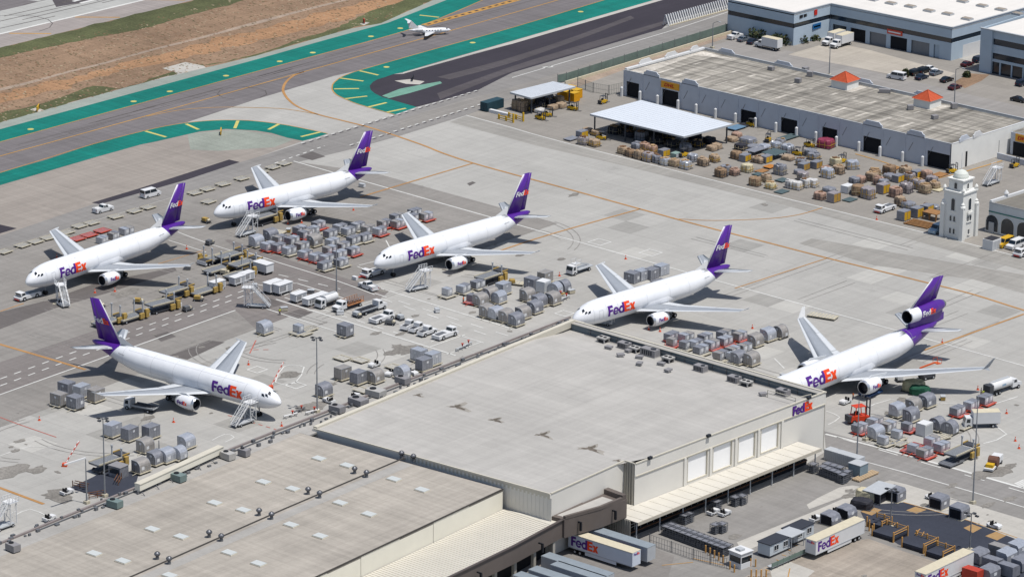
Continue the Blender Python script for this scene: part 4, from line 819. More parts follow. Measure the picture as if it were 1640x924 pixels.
for x, y in sk:
    p = G(x, y, z2); mb = MB(); mb.box(-1.35,1.35,-1.0,1.0,0,.16,1); mb.prism([(-1.25,-.9),(1.25,-.9),(1.25,.9),(-1.25,.9)], .16, .3); o = mb.build('skylight', [sky_m, copeM], T, (p.x, p.y, z2), math.radians(3))
def turbine():
    r = thing('roof_ventilator', 'ball ventilator', 'roof ventilator', group='ball ventilators along the roof joint')
    mb = MB(); mb.cyl((0,0,0),(0,0,.6),.38,.3); mb.build('stack', steelM, r)
    mb = MB(); n = 14
    for k in range(n):
        a = 2*math.pi*k/n; prev_ = None
        for j in range(5):
            t = j/4; rr = .12+.50*math.sin(math.pi*(t*.86+.07)); z = .6+t*.95; p = Vector((math.cos(a)*rr, math.sin(a)*rr, z)); q = Vector((math.cos(a+.36)*rr*.96, math.sin(a+.36)*rr*.96, z))
            if prev_: mb.add([prev_[0], prev_[1], q, p], [(0,1,2,3)])
            prev_ = (p, q)
    mb.lathe([(.62,.30),(.85,.48),(1.1,.54),(1.35,.46),(1.55,.1)], (0,0,0), 'z', 12); mb.build('turbine_head', mat('turbine_metal', (128,130,136), .45, .5, .1, 2), r, smooth=True)['kind'] = 'stuff'; return r
PT = Proto(turbine())
vl = sorted([(335,858),(354.5,864),(252,893),(271,900.5),(643,731),(662,736),(568,756),(587,762),(493.5,789),(512,795),(415,823),(435,829)])
for k, (x, y) in enumerate(vl):
    p = G(x, y+2, z2); nm_ = ['first','second','third','fourth','fifth','sixth','seventh','eighth','ninth','tenth','eleventh','twelfth'][k]
    PT((p.x, p.y, z2), k, f'grey ball ventilator by the tan roof joint, {nm_} from the left', 'ball ventilators along the roof joint')
# far parapet and its pipes, transfer gallery
mb = MB(); mb.prism([(46.9,-34),(50.6,-130.6),(53.1,-171.4),(55.7,-209.2),(57.7,-245),(58.2,-245),(56.2,-209.2),(53.6,-171.4),(51.1,-130.6),(47.3,-34)], z2-1, z2+.35, 0); mb.build('parapet', mat('mauve_parapet', (150,140,138), .8, 0, .1, .8), T)
mb = MB()
for k in range(130):
    y = -36-k*1.35+R.uniform(-1, 1); x = 47.1+(-34-y)*.0395+R.uniform(.6, 3.6); s_ = R.uniform(.12, .3); mb.box(x-s_, x+s_, y-s_*1.5, y+s_*1.5, z2, z2+R.uniform(.2, .7))
mb.build('pipe_stub', steelM, T)['kind'] = 'stuff'
mb = MB(); mb.bar((48.3,-36,z2+.2),(52.0,-128,z2+.2),.18); mb.bar((52.0,-128,z2+.2),(56.3,-200,z2+.2),.18); mb.build('pipe_run', steelM, T)
g0, g1 = G(220,783,12.6), G(354,722,12.6); d = (g1-g0).normalized(); n = Vector((d.y,-d.x,0))
tg = thing('transfer_gallery', 'long cream boxed gallery with a glazed end, standing on struts at the roof edge', 'gallery')
mb = MB(); mb.prism([tuple((g0-n*.65)[:2]), tuple((g1-n*.65)[:2]), tuple((g1+n*.65)[:2]), tuple((g0+n*.65)[:2])], 12.3, 13.6); mb.build('gallery_box', wallCr, tg)
mb = MB(); mb.prism([tuple((g0-n*.75)[:2]), tuple((g1-n*.75)[:2]), tuple((g1+n*.75)[:2]), tuple((g0+n*.75)[:2])], 13.6, 13.75); mb.build('gallery_roof', copeM, tg)
for k in range(7): q = g0+(g1-g0)*(k/6); mb = MB(); mb.bar((q.x+n.x*1.1, q.y+n.y*1.1, 12.3), (q.x+n.x*1.9, q.y+n.y*1.9, z2), .12); mb.bar((q.x-n.x*.9, q.y-n.y*.9, 12.4), (q.x-n.x*.9, q.y-n.y*.9, z2-.0), .14); mb.build('strut', steelM, tg)
for k, (x, y, s_, c_) in enumerate(((21,882,1.3,acM),(184,812,1.4,mat('green_grey_unit', (130,148,146), .6, .1, .08, 1.5)),(286,770,1.4,MATS['green_grey_unit']),(602,634,1.9,acL),(574,648,1.9,acM),(540,660,1.5,acM),(645,614,1.5,acM),(365,735,1.4,acL),(391,730,1.1,acM),(1270//2+143,560,0,acM))):
    if not s_: continue
    p = G(x, y, z2); desc = ('grey boxy air conditioner near the left end of the tan roof','pale green air conditioner standing alone on the tan roof','teal roof unit beside the cream gallery struts','long white air handler on the roof edge strip beside the big roof','grey box unit on the roof strip next to the white air handler','dark small unit on the roof strip above the big roof corner','square grey unit on the roof strip nearest the baggage carts','twin cased unit right of the cream gallery','small dark unit at the narrow end of the gallery strip')[k]
    r = thing('roof_unit', desc, 'roof unit', (p.x, p.y, z2), R.uniform(-.1,.1)); mb = MB(); mb.box(-s_,s_,-s_*.65,s_*.65,.2,1.5); mb.build('casing', c_, r); mb = MB(); mb.box(-s_*.9,s_*.9,-s_*.55,s_*.55,0,.2); mb.build('curb', intM, r); mb = MB(); mb.cyl((-s_*.4,0,1.5),(-s_*.4,0,1.66),s_*.38,n=12); mb.build('fan_guard', darkI, r)
# ---- cream roofed truck dock with brown fascia
T = thing('truck_dock_building', 'truck dock wing with a cream ribbed roof behind a tall brown fascia', 'building')
mb = MB(); mb.prism([(106.7,-123.9),(119.7,-121.1),(122.0,-138),(123.3,-157.6),(125,-182),(127,-245),(113,-245),(111.4,-181)], 7.3, 7.5); cr = mb.build('ribbed_roof', ribCr, T)
mb = MB()
for k in range(150):
    y = -124-k*.8; x0 = 106.9+(-123.9-y)*.081; x1 = 119.6+(-121-y)*.098; x1 = min(x1, 121.4+(-138-y)*.06) if y < -138 else x1
    mb.box(x0, x1-.5, y, y+.14, 7.5, 7.58)
mb.build('roof_rib', copeM, T)['kind'] = 'stuff'
bw = [(119.9,-121.3),(122.0,-138),(123.4,-157.6),(125.2,-182),(127.2,-245)]
for i in range(4): 
    mb = MB(); a, b = bw[i], bw[i+1]; mb.prism([a, b, (b[0]-.5, b[1]), (a[0]-.5, a[1])], 4.4, 8.1); mb.build('fascia_panel', brownW, T)
coping(T, bw, 8.1, .6, .12, mat('brown_coping', (90,82,80), .7, 0, 0))
mb = MB(); mb.prism([(114.0,-122.3),(120.4,-121.4),(122.1,-112.4),(122.3,-104.7),(117.0,-104.2),(117.2,-112),(114,-113)], 4.4, 8.3); mb.build('fascia_block', brownW, T)
mb = MB(); mb.prism([(117.8,-120.6),(119.9,-120.3),(121.2,-107),(117.9,-107)], 8.3, 8.31); mb.build('block_roof', roofA, T)
mb = MB(); mb.prism([(120.9,-105.9),(122.1,-105.8),(122.2,-104.8),(117.1,-104.3),(117.1,-105.6)], 8.3, 9.3); mb.prism([(120.5,-121.2),(122.2,-112.4),(122.2,-105.9),(121.6,-105.9),(121.6,-112.4),(119.9,-121.2)], 8.3, 8.9); mb.build('block_parapet', brownW, T)
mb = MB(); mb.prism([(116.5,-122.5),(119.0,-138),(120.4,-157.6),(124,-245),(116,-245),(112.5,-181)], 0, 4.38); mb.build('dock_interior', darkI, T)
for k in range(9):
    y = -124-k*6.2; x = 119.2+(-122-y)*.075; mb = MB(); mb.box(x, x+.7, y-.35, y+.35, 0, 4.39); mb.build('dock_column', wallR, T)
for (y, z) in ((-109,7),(-118,6.9),(-131,6.6),(-150,6.6)):
    x = 122.3 if y > -112 else (121 if y > -120 else 122.4+(-131-y)*.06); mb = MB(); mb.box(x-.3, x+.9, y-.15, y+.15, z, z+.25); mb.box(x+.5, x+.9, y-.2, y+.2, z-1.6, z); mb.build('wall_lamp', darkI, T)
# ---- long freight warehouse with orange cupolas
T = thing('freight_warehouse', 'long low grey warehouse with a weathered streaky roof and dark dock doors', 'building')
Y0, Y1, X0, X1, zr = 153.8, 187.5, -93.4, 18.6, 7.0
flatroof(T, 'roof', [(X0,Y0+.3),(X1,Y0+.3),(X1+1.6,Y1),(X0+1.2,Y1+1)], zr, roofD, .4)
bays = [1000,1029,1057,1090,1119,1150,1182,1214,1247,1280,1311,1344,1380,1414,1450,1482,1520]
bx = [GY(p, 116+(p-1000)*.2265, Y0).x for p in bays]; bx[0] = X0; bx[-1] = X1
doors = {0: (.13,.82,4.4), 2: (.12,.90,4.6), 6: (.15,.92,3.9), 8: (.13,.92,4.2), 10: (.2,.92,4.2), 12: (.1,.93,4.3), 15: (.1,.95,4.3)}
def panelwall(T, a, b, z1, m, door=None, zb=0):
    L = b-a
    if door:
        d0, d1, dh = a+L*door[0], a+L*door[1], door[2]
        mb = MB(); mb.box(a+.04, d0, Y0, Y0+.3, zb, z1); mb.box(d1, b-.04, Y0, Y0+.3, zb, z1); mb.box(d0, d1, Y0+.005, Y0+.295, dh, z1); mb.build('wall_panel', m, T)
        mb = MB(); mb.box(d0, d1, Y0+.6, Y0+.7, 0, dh); mb.build('dock_door', darkI, T)
    else: mb = MB(); mb.box(a+.04, b-.04, Y0, Y0+.3, zb, z1); mb.build('wall_panel', m, T)
for i in range(16):
    panelwall(T, bx[i], bx[i+1], zr+.35, dhlW, doors.get(i))
    mb = MB(); mb.box(bx[i]-.18, bx[i]+.18, Y0-.12, Y0+.02, 0, zr+.4); mb.build('pilaster', dhlW, T)
    mb = MB(); mb.cyl((bx[i]+.1, Y0-1.1, 0), (bx[i]+.1, Y0-1.1, 2.6), .42, n=8); mb.cyl((bx[i]+.1, Y0-1.1, 2.6), (bx[i]+.1, Y0-1.1, 2.85), .42, .15, n=8); mb.build('door_post', whiteM, T)
    mb = MB(); mb.bar((bx[i]+1.2, Y0-.04, 3.0), (bx[i]+2.6, Y0-.04, 5.6), .08); mb.build('drain_pipe', steelM, T)
mb = MB(); mb.prism([(X1+.02,Y0),(X1+1.6,Y1),(X1+1.3,Y1),(X1-.28,Y0)], 0, zr+.35); mb.build('wall', whiteW, T)
wallpart(T, 'wall', whiteW, (X1+1.6,Y1), (X0+1.2,Y1+1), 0, zr+.35); wallpart(T, 'wall', whiteW, (X0+1.2,Y1+1), (X0,Y0+.3), 0, zr+.34)
coping(T, [(X0,Y0+.15),(X1,Y0+.15)], zr+.41, .4, .12, lgreyM); coping(T, [(X0+.1,Y0+.6),(X0+1.2,Y1+.8)], zr+.36, .9, .5, whiteM); coping(T, [(X1-.1,Y0+.6),(X1+1.4,Y1-.3)], zr+.37, .4, .15, whiteM)
coping(T, [(X0+1.6,Y1+.8),(X1+1,Y1-.1)], zr+.3, .4, .5, lgreyM)
def crest(a, b, fixed, axis, z, m, name='parapet_crest'):
    mb = MB(); c = .5
    pr = [(a,0),(b,0),(b,.8),(b-c,.95),(b-c-.5,1.5),(a+c+.5,1.5),(a+c,.95),(a,.8)]
    vs = [((u, fixed, z+v) if axis == 'x' else (fixed, u, z+v)) for u, v in pr]+[((u, fixed+.3, z+v) if axis == 'x' else (fixed+.3, u, z+v)) for u, v in pr]
    mb.add(vs, [tuple(range(8)), tuple(range(15, 7, -1))]+[(i, (i+1) % 8, (i+1) % 8+8, i+8) for i in range(8)]); mb.build(name, m, T)
for i in (1, 3, 12, 14): crest(bx[i]+.5, bx[i+1]-.3, Y0-.05, 'x', zr+.4, dhlW)
for i in (1, 4, 8, 11): crest(bx[i], bx[i+1]-.6, Y1+.6, 'x', zr+.3, dhlW)
crest(160,165.5,X0+.1,'y',zr+.6,whiteM); crest(171,176.5,X0+.6,'y',zr+.6,whiteM); crest(182,186,X0+1.0,'y',zr+.6,whiteM); crest(157,161.5,X1+.0,'y',zr+.3,dhlW); crest(163,167,X1+.3,'y',zr+.3,whiteM)
wpatch = roofmat('white_roof_patch', (200,194,184), big=.15, mid=.3, fine=.2, streakamt=.2)
for i in range(1, 15):
    for (ya, yb, o) in ((158.5,166.5,.5),(172.5,177,2.2)):
        x = bx[i]+o+R.uniform(-.5,.5); l_ = R.uniform(0,1.5); w = R.uniform(.7,1.2)
        mb = MB(); mb.prism([(x,ya+l_),(x+w,ya+l_+.6),(x+w*.9,yb-l_),(x+.1,yb-l_-.5)], zr, zr+.05); mb.build('roof_light', wpatch, T)
mb = MB(); mb.prism([(X0+.5,Y0+1),(X0+6,Y0+1),(X0+3,Y1-6),(X0+14,Y1-1.5),(X0+1.5,Y1-.5)], zr, zr+.02); mb.build('white_coating', wpatch, T)
for (cx, cy, w) in ((G(1353,140,7.0).x, G(1353,140,7.0).y, 5.4), (G(1485,170,7.0).x, G(1485,170,7.0).y, 5.4)):
    mb = MB(); mb.box(cx-w/2-1.2, cx+w/2+2.2, cy-w/2-.8, cy+w/2+1.2, zr, zr+.03); mb.build('white_coating', wpatch, T)
    mb = MB(); mb.box(cx-w/2, cx+w/2, cy-w/2, cy+w/2, zr, zr+2.3); cu = mb.build('cupola', whiteW, T)
    tm = mat('orange_roof_tile', (212,98,62), .7, 0, .07, 1.0)
    mb = MB(); e = w/2+.35; mb.add([(cx-e,cy-e,zr+2.3),(cx+e,cy-e,zr+2.3),(cx+e,cy+e,zr+2.3),(cx-e,cy+e,zr+2.3),(cx,cy,zr+4.5)], [(0,1,4),(1,2,4),(2,3,4),(3,0,4),(0,3,2,1)]); mb.build('cupola_roof', tm, cu)
    mb = MB()
    for sx, sy in ((-1,-1),(1,-1),(1,1),(-1,1)): mb.bar((cx+sx*e,cy+sy*e,zr+2.36),(cx,cy,zr+4.58),.16)
    for k in range(1, 9):
        t = k/9
        for q in range(4):
            a = ((-e,-e),(e,-e),(e,e),(-e,e))[q]; b = ((-e,-e),(e,-e),(e,e),(-e,e))[(q+1) % 4]
            mb.bar((cx+a[0]*(1-t), cy+a[1]*(1-t), zr+2.33+2.2*t), (cx+b[0]*(1-t), cy+b[1]*(1-t), zr+2.33+2.2*t), .07)
    mb.build('tile_course', tm, cu)['kind'] = 'stuff'
for k, (x, y) in enumerate(((1235,113),(1278,133),(1297,123),(1417,149),(1458,176),(1528,174),(1497,191),(1290,115))):
    p = G(x, y, zr); r = thing('roof_unit', 'small roof unit on the streaky warehouse roof, %s from the left' % ords[k], 'roof unit', (p.x,p.y,zr), .2*k, 'small units on the warehouse roof'); s_ = 1.6 if k == 3 else .8
    mb = MB(); mb.box(-s_,s_,-.7,.7,.15,1.1+.2*(k % 3)); mb.build('casing', acM, r); mb = MB(); mb.box(-s_*.8,s_*.8,-.5,.5,0,.15); mb.build('curb', wpatch, r)
# yellow and red freight sign boards on the wall
sgn = mat('yellow_sign_board', (255, 186, 60), .5, 0, 0); sred = mat('red_sign_letters', (214, 52, 40), .5, 0, 0)
def slab_letters(mb, word, f, h, sl=.18):
    pats = {'D': [(0,.22,0,1),(.22,.62,0,.2),(.22,.62,.8,1),(.5,.72,.15,.85)], 'H': [(0,.22,0,1),(.5,.72,0,1),(.22,.5,.4,.62)], 'L': [(0,.22,0,1),(.22,.62,0,.22)], 'U': [(0,.22,0,1),(.5,.72,0,1),(.22,.5,0,.2)],
            'P': [(0,.22,0,1),(.22,.6,.8,1),(.22,.6,.4,.58),(.5,.7,.45,.95)], 'S': [(0,.65,0,.2),(0,.65,.4,.6),(0,.65,.8,1),(0,.2,.5,.9),(.45,.65,.1,.5)], 'G': [(0,.22,0,1),(.22,.65,0,.2),(.22,.65,.8,1),(.45,.65,.1,.5)]}
    x = 0
    for ch in word:
        for a, b, c, d_ in pats[ch]: mb.add([f((x+a+c*sl)*h, c*h), f((x+b+c*sl)*h, c*h), f((x+b+d_*sl)*h, d_*h), f((x+a+d_*sl)*h, d_*h)], [(0,1,2,3)])
        x += .82
    return x*h
a = bx[2]+.5; mb = MB(); mb.box(a, bx[3]-.4, Y0-.14, Y0-.02, 5.0, 6.9); s1 = mb.build('sign_board', sgn, T)
mb = MB(); slab_letters(mb, 'DHL', lambda u, v: Vector((a+1.1+u*1.6, Y0-.17, 5.45+v)), 1.0); mb.build('sign_lettering', sred, s1)
# east annex with second sign, ramped dock
T = thing('freight_annex', 'grey annex at the right frame edge with a yellow sign board', 'building')
mb = MB(); mb.prism([(20.6,178.5),(60,178.5),(60,196),(21.4,196)], 0, 6.2); mb.build('body', dhlW, T)
mb = MB(); mb.prism([(20.9,178.8),(59.7,178.8),(59.7,195.7),(21.7,195.7)], 6.2, 6.35); mb.build('roof', roofD, T)
q = GY(1627, 212, 178.4); mb = MB(); mb.box(q.x, q.x+5.5, 178.25, 178.4, 4.0, 6.0); s1 = mb.build('sign_board', sgn, T); mb = MB(); slab_letters(mb, 'DHL', lambda u, v: Vector((q.x+.7+u*1.6, 178.2, 4.5+v)), 1.0); mb.build('sign_lettering', sred, s1)
mb = MB(); mb.box(q.x-.6, q.x+6, 178.3, 178.49, 0, 3.7); mb.build('dock_door', darkI, T)
mb = MB(); mb.box(18.75,18.95,160,165.5,0,4.2); mb.box(19.4,19.6,174.5,178,0,4.4); mb.build('side_door', darkI, T)
mb = MB(); mb.prism([(20.5,172.5),(45,170.5),(45,170.8),(20.5,172.8)], 0, 1.6); mb.build('ramp_wall', dhlW, T)
# yellow kerb rails
mb = MB(); ribbon(mb, [(1370,247),(1405,257),(1440,268),(1500,287),(1540,277),(1605,258)], .5, 12); mb.build('kerb_marking', yelP)['kind'] = 'structure'
# ---- open sheds
def shed(label, corners, z, cols, split=None):
    T = thing('open_shed', label, 'shed'); P = [Vector(c) for c in corners]
    mt = mat('white_deck_roof', (206,212,220), .5, 0, .02, .2, k=.9); n = 2 if split else 1
    for k in range(n):
        a, b = (0, split) if k == 0 else (split, 1)
        if n == 1: a, b = 0, 1
        q = [P[0].lerp(P[1], a), P[0].lerp(P[1], b), P[3].lerp(P[2], b), P[3].lerp(P[2], a)]
        q2 = [tuple((x-(y-x).normalized()*0)[:2]) for x, y in zip(q, q[1:]+q[:1])]
        mb = MB(); mb.prism([tuple(x[:2]) for x in q], z-.18, z+.02*(1-k)); mb.build('roof_deck', mt, T)
    cnt = sum(P, Vector((0,0,0)))/4
    for i in range(4):
        a, b = P[i], P[(i+1) % 4]; d = (b-a).normalized(); nn = Vector((d.y,-d.x,0)); nn = nn if nn.dot(a-cnt) > 0 else -nn
        mb = MB(); mb.prism([tuple(a[:2]), tuple(b[:2]), tuple((b+nn*.16)[:2]), tuple((a+nn*.16)[:2])], z-.42, z+.04); mb.build('fascia', lgreyM, T)
    for c in cols: mb = MB(); mb.cyl((c[0],c[1],0), (c[0],c[1],z-.2), .22, n=8); mb.build('column', mat('dark_column', (84,88,96), .6, .2, 0), T)
    sm = MB()
    for u in range(1, 24):
        a = P[0].lerp(P[1], u/24); b = P[3].lerp(P[2], u/24); sm.bar((a.x,a.y,z+.03),(b.x,b.y,z+.03),.06)
    sm.build('deck_seam', lgreyM, T)['kind'] = 'stuff'
    for u in range(6):
        a = P[0].lerp(P[3], (u+.5)/6); b = P[1].lerp(P[2], (u+.5)/6); mb = MB(); mb.bar((a.x,a.y,z-.36),(b.x,b.y,z-.36),.18,.3); mb.build('roof_beam', MATS['dark_column'], T)
shed('smaller white-roofed open shed full of stacked goods near the service road', [(-106.9,120.6,0),(-98.8,120.0,0),(-97.7,137.6,0),(-105.7,137.5,0)], 5.0, [(-99.8,121.5),(-99.3,128.5),(-98.8,136.4),(-105.8,121.5),(-105.4,136.4)])
shed('larger white-roofed open shed with dark stacked pallets beneath', [(-74.7,116.9,0),(-41.9,116.7,0),(-40.2,135.4,0),(-73.7,137.5,0)], 5.5, [(-73.8,117.8),(-63,117.8),(-53,117.8),(-42.9,117.6),(-41.4,134.6),(-52,135.4),(-72.8,136.4)])
# ---- slate office block top right
T = thing('slate_office_block', 'slate-blue office and dock building with a dark window band and white roof', 'building')
zb = 9.5; fp = [(-112,232),(-93.1,232),(-92.3,249),(-48.6,249.6),(-46,300),(-46,340),(-130,340),(-118,232)]
flatroof(T, 'roof', fp, zb, roofW, .3)
def bandwall(a, b, segs, openings=None):
    a = Vector((*a, 0)); b = Vector((*b, 0)); d = (b-a).normalized(); nn = Vector((-d.y, d.x, 0))
    def slab(o, t, z0, z1, name, m):
        mb = MB(); mb.prism([tuple((a+nn*o)[:2]), tuple((b+nn*o)[:2]), tuple((b+nn*(o+t))[:2]), tuple((a+nn*(o+t))[:2])], z0, z1); mb.build(name, m, T)
    slab(0, .4, 6.7, zb+.4, 'wall_panel', officeW); slab(.15, .3, 5.3, 6.7, 'window_band', stripM); slab(0, .4, 0 if not openings else 3.9, 5.3, 'wall_panel', officeW); slab(-.12, .5, zb+.4, zb+.6, 'coping', lgreyM)
    if openings:
        L = (b-a).length; t0 = 0
        for o0, o1, m_ in openings:
            for (u0, u1, mm, off) in ((t0, o0, officeW, 0), (o0, o1, m_, .5)):
                if u1-u0 < .05: continue
                p, q = a+d*u0, a+d*u1; mb = MB(); mb.prism([tuple((p+nn*off)[:2]), tuple((q+nn*off)[:2]), tuple((q+nn*(off+.3))[:2]), tuple((p+nn*(off+.3))[:2])], 0, 3.9); mb.build('dock_door' if off else 'wall_panel', mm, T)
            t0 = o1
        p, q = a+d*t0, b; mb = MB(); mb.prism([tuple(p[:2]), tuple(q[:2]), tuple((q+nn*.3)[:2]), tuple((p+nn*.3)[:2])], 0, 3.9); mb.build('wall_panel', officeW, T)
shut = mat('roller_shutter', (140,144,150), .6, .1, .06, .8)
bandwall((-118,232), (-93.1,232), 1); bandwall((-93.1,232), (-92.3,249), 1)
bandwall((-92.3,249), (-48.6,249.6), 1, [(1,6,stripM),(7.5,13,darkI),(14.5,20.5,shut),(22,28,darkI),(29.5,36,shut),(37.5,39.5,officeW)])
bandwall((-48.6,249.6), (-46,300), 1)
mb = MB(); mb.prism([(-48.4,254),(-48.1,258),(-47.9,262),(-47,282),(-47.3,282),(-48.7,254)], 0, 3.8); mb.build('garage_door', whiteM, T)
for (x, y) in ((1398,1),(1427,7),(1458,12),(1488,19),(1518,24),(1549,32),(1542,4),(1573,11),(1603,17),(1517,-2),(1630,24)):
    p = G(x, y, zb); mb = MB(); mb.box(-1.6,1.6,-1.1,1.1,0,.5,0); mb.box(-1.4,1.4,-.9,.9,.5,.62,1); mb.build('roof_hatch', [lgreyM, mat('tan_hatch', (170,160,148), .7, 0, .05, 1)], T, (p.x,p.y,zb))
# signs
sg = GY(1290, 27, 249); mb = MB()
for i, wz in enumerate((1.6,1.3,1.5,1.2,1.6)): mb.box(-93.25+.35, -93.25+.45, 234.5+i*1.9, 234.5+i*1.9+1.5, 7.9, 8.8)
mb.build('sign_lettering', darkI, T)
q0 = GX(1309, 23, -92.6); 
def on_side(y0, y1, z0, z1, m, name='sign_board'):
    mb = MB(); x = -93.1+(.8/17)*((y0+y1)/2-232)+.05; mb.box(x, x+.15, y0, y1, z0, z1); return mb.build(name, m, T)
on_side(241.2, 242.6, 7.7, 9.3, sred); on_side(240.6,244.6,3.4,5.0, mat('blue_sign', (40,110,170), .5, 0, 0)); on_side(241.0,244.2,3.9,4.4, whiteM)
mb = MB(); mb.box(-71.5,-66,249.2,249.35,4.4,5.8); s1 = mb.build('sign_board', mat('red_sign_board', (222,84,62), .5, 0, 0), T); mb = MB(); mb.box(-71,-66.6,249.1,249.18,4.9,5.3); mb.build('sign_lettering', whiteL, s1)
# right-hand block
T = thing('corner_office', 'slate office corner with white roof and dark window bands at the right edge', 'building')
flatroof(T, 'roof', [(-35.4,246.1),(-10,246.1),(10,246.1),(10,300),(-33,300)], 12.4, roofW)
def side(x0, x1, z0, z1, m, name, y=246.1, t=.3): mb = MB(); mb.box(x0, x1, y-t, y, z0, z1); return mb.build(name, m, T)
side(-35.6,-31.6,0,12.8,officeW,'corner_pier',t=.9); side(-31.6,10,10.4,12.8,officeW,'wall_panel'); side(-31.6,10,8.6,10.4,stripM,'window_band',t=.1); side(-31.6,10,6.2,8.6,officeW,'wall_panel'); side(-31.6,10,4.4,6.2,stripM,'window_band',t=.1); side(-31.6,10,3.6,4.4,officeW,'wall_panel'); side(-31.6,10,0,3.6,stripM,'shopfront',t=.05)
for k in range(9): side(-29+k*4,-28.6+k*4,0,3.7,officeW,'mullion',t=.35)
mb = MB(); mb.box(-35.9,-35.6,246,300,0,12.8); mb.build('wall', officeW, T); mb = MB(); mb.box(-36,10,245.1,245.9,12.8,13.05); mb.build('coping', lgreyM, T)
# ---- white tower and arched hangar
T = thing('white_tower', 'square white mission-style tower with a white dome and arched windows', 'tower')
cx, cy = 53.4, 107.7; hw = 2.9
def ty(z0, z1, h, name='wall', m=whiteW, dx=0): mb = MB(); mb.box(cx-h, cx+h, cy-h, cy+h, z0, z1); return mb.build(name, m, T)
ty(0, 11.8, hw, 'shaft'); ty(11.8, 12.2, hw+.25, 'cornice'); ty(12.2, 14.9, 2.1, 'belfry'); ty(14.9, 15.2, 2.45, 'cornice')
for sx in (-1, 1):
    for sy in (-1, 1):
        mb = MB(); mb.box(cx+sx*hw-.55, cx+sx*hw+.55, cy+sy*hw-.55, cy+sy*hw+.55, 0, 8.4); mb.lathe([(8.4,.75),(8.7,.7),(9.0,.4),(9.3,.5),(9.8,.05)], (cx+sx*hw, cy+sy*hw, 0), 'z', 8); mb.build('buttress', whiteW, T)
        mb = MB(); mb.lathe([(12.2,.35),(12.5,.3),(12.8,.5),(13.2,.3),(13.5,.05)], (cx+sx*(hw-.1), cy+sy*(hw-.1), 0), 'z', 8); mb.build('finial', whiteW, T)
mb = MB(); mb.lathe([(15.2,2.0),(15.7,1.95),(16.4,1.65),(16.9,1.1),(17.2,.3),(17.3,.02)], (cx,cy,0), 'z', 16); mb.build('dome', mat('pale_green_dome', (232,236,228), .6, 0, .05, .5), T, smooth=True)
mb = MB(); mb.cyl((cx,cy,17.2),(cx,cy,21.5),.09,.05,8); mb.build('flagpole', whiteM, T)
def archpts(w, h, n=8): return [(-w/2,0),(w/2,0),(w/2,h-w/2)]+[(w/2*math.cos(math.pi*i/n), h-w/2+w/2*math.sin(math.pi*i/n)) for i in range(1, n)]+[(-w/2,h-w/2)]
def arch(u0, z0, w, h, face, off, m=stripM, parent=None, name='window', d=.12):
    a = archpts(w, h); f = (lambda u, z, o: (u0+u, off-o, z0+z)) if face == 'y' else (lambda u, z, o: (off+o, u0+u, z0+z))
    for nm, mm, k, o1 in ((name, m, 1.0, .05),):
        n = len(a); vs = [f(u, z, o1) for u, z in a]+[f(u, z, -.2) for u, z in a]; mb = MB(); mb.add(vs, [tuple(range(n)), tuple(range(2*n-1, n-1, -1))]+[(i, (i+1) % n, (i+1) % n+n, i+n) for i in range(n)]); w_ = mb.build(nm, mm, parent or T)
    mb = MB(); n = len(a)-0
    for i in range(1, n):
        p, q = a[i], a[(i+1) % n] if i+1 < n else a[0]
        mb.bar(f(p[0]*1.06, p[1], .07), f(q[0]*1.06, q[1], .07), .10)
    mb.bar(f(-w/2-.25, -.05, .12), f(w/2+.25, -.05, .12), .22); mb.build('window_surround', whiteW, w_); return w_
for face, c0, off in (('y', cx, cy-hw), ('x', cy, cx+hw)):
    arch(c0, 7.2, 1.1, 3.2, face, off)
    for s_ in (-.55, .55): arch(c0+s_, 3.9+.5, .62, 1.5, face, off)
    if face == 'y': [arch(c0+s_, 1.2, .62, 1.5, face, off) for s_ in (-.55, .55)]
    else: arch(c0, 1.0, .62, 1.5, face, off)
arch(cx, 12.6, .9, 1.7, 'y', cy-2.1); arch(cy, 12.6, .7, 1.5, 'x', cx+2.1)
mb = MB(); mb.box(cx+hw, cx+hw+.5, cy-1, cy+1, 6.3, 6.9); mb.build('balcony', whiteW, T)
T = thing('arched_hangar', 'pale blue-grey historic hangar wing with three large dark arches and a teal stripe', 'building')
hy = 115.5; x0 = 56.9
mb = MB(); mb.box(x0, 110, hy, hy+.4, 0, 7.6); mb.build('wall', mat('pale_blue_wall', (208,214,218), .75, 0, .05, .3, k=.85), T)
mb = MB(); mb.box(x0, 110, hy-.15, hy, 5.35, 5.6); mb.build('teal_stripe', mat('teal_trim', (40,128,118), .6, 0, 0), T)
mb = MB(); mb.box(x0, 110, hy-.1, hy, 7.6, 7.9); mb.build('coping', lgreyM, T)
for k, px in enumerate((1587, 1612, 1638)):
    q = GY(px, 375, hy); arch(q.x+.2, .4, 3.7 if k else 3.5, 4.3, 'y', hy, m=stripM, name='arched_window'); 
mb = MB(); qq = GY(1585, 370, hy); mb.box(qq.x-.2, qq.x+1.3, hy-.3, hy-.06, 0, 2.8); mb.build('door', lgreyM, T)
mb = MB(); mb.prism([(x0,hy+.4),(110,hy+.4),(110,150),(x0+2,150),(x0+.6,130)], 7.2, 7.5); mb.build('roof', roofmat('grey_hangar_roof', (132,128,120), big=.06, mid=.06, streakamt=.1), T)
mb = MB(); mb.prism([(x0-.1,hy+.3),(x0+2.2,150),(x0+2.8,150),(x0+.5,hy+.3)], 7.0, 8.2); mb.build('side_parapet', whiteM, T)
mb = MB(); mb.box(x0-.2,x0+2.2,hy-.02,hy+.0,0,.1); mb.prism([(x0,hy+.5),(x0+2.2,150),(x0+2.3,150),(x0+.1,hy+.5)], 0, 7.0); mb.build('side_wall', whiteW, T)
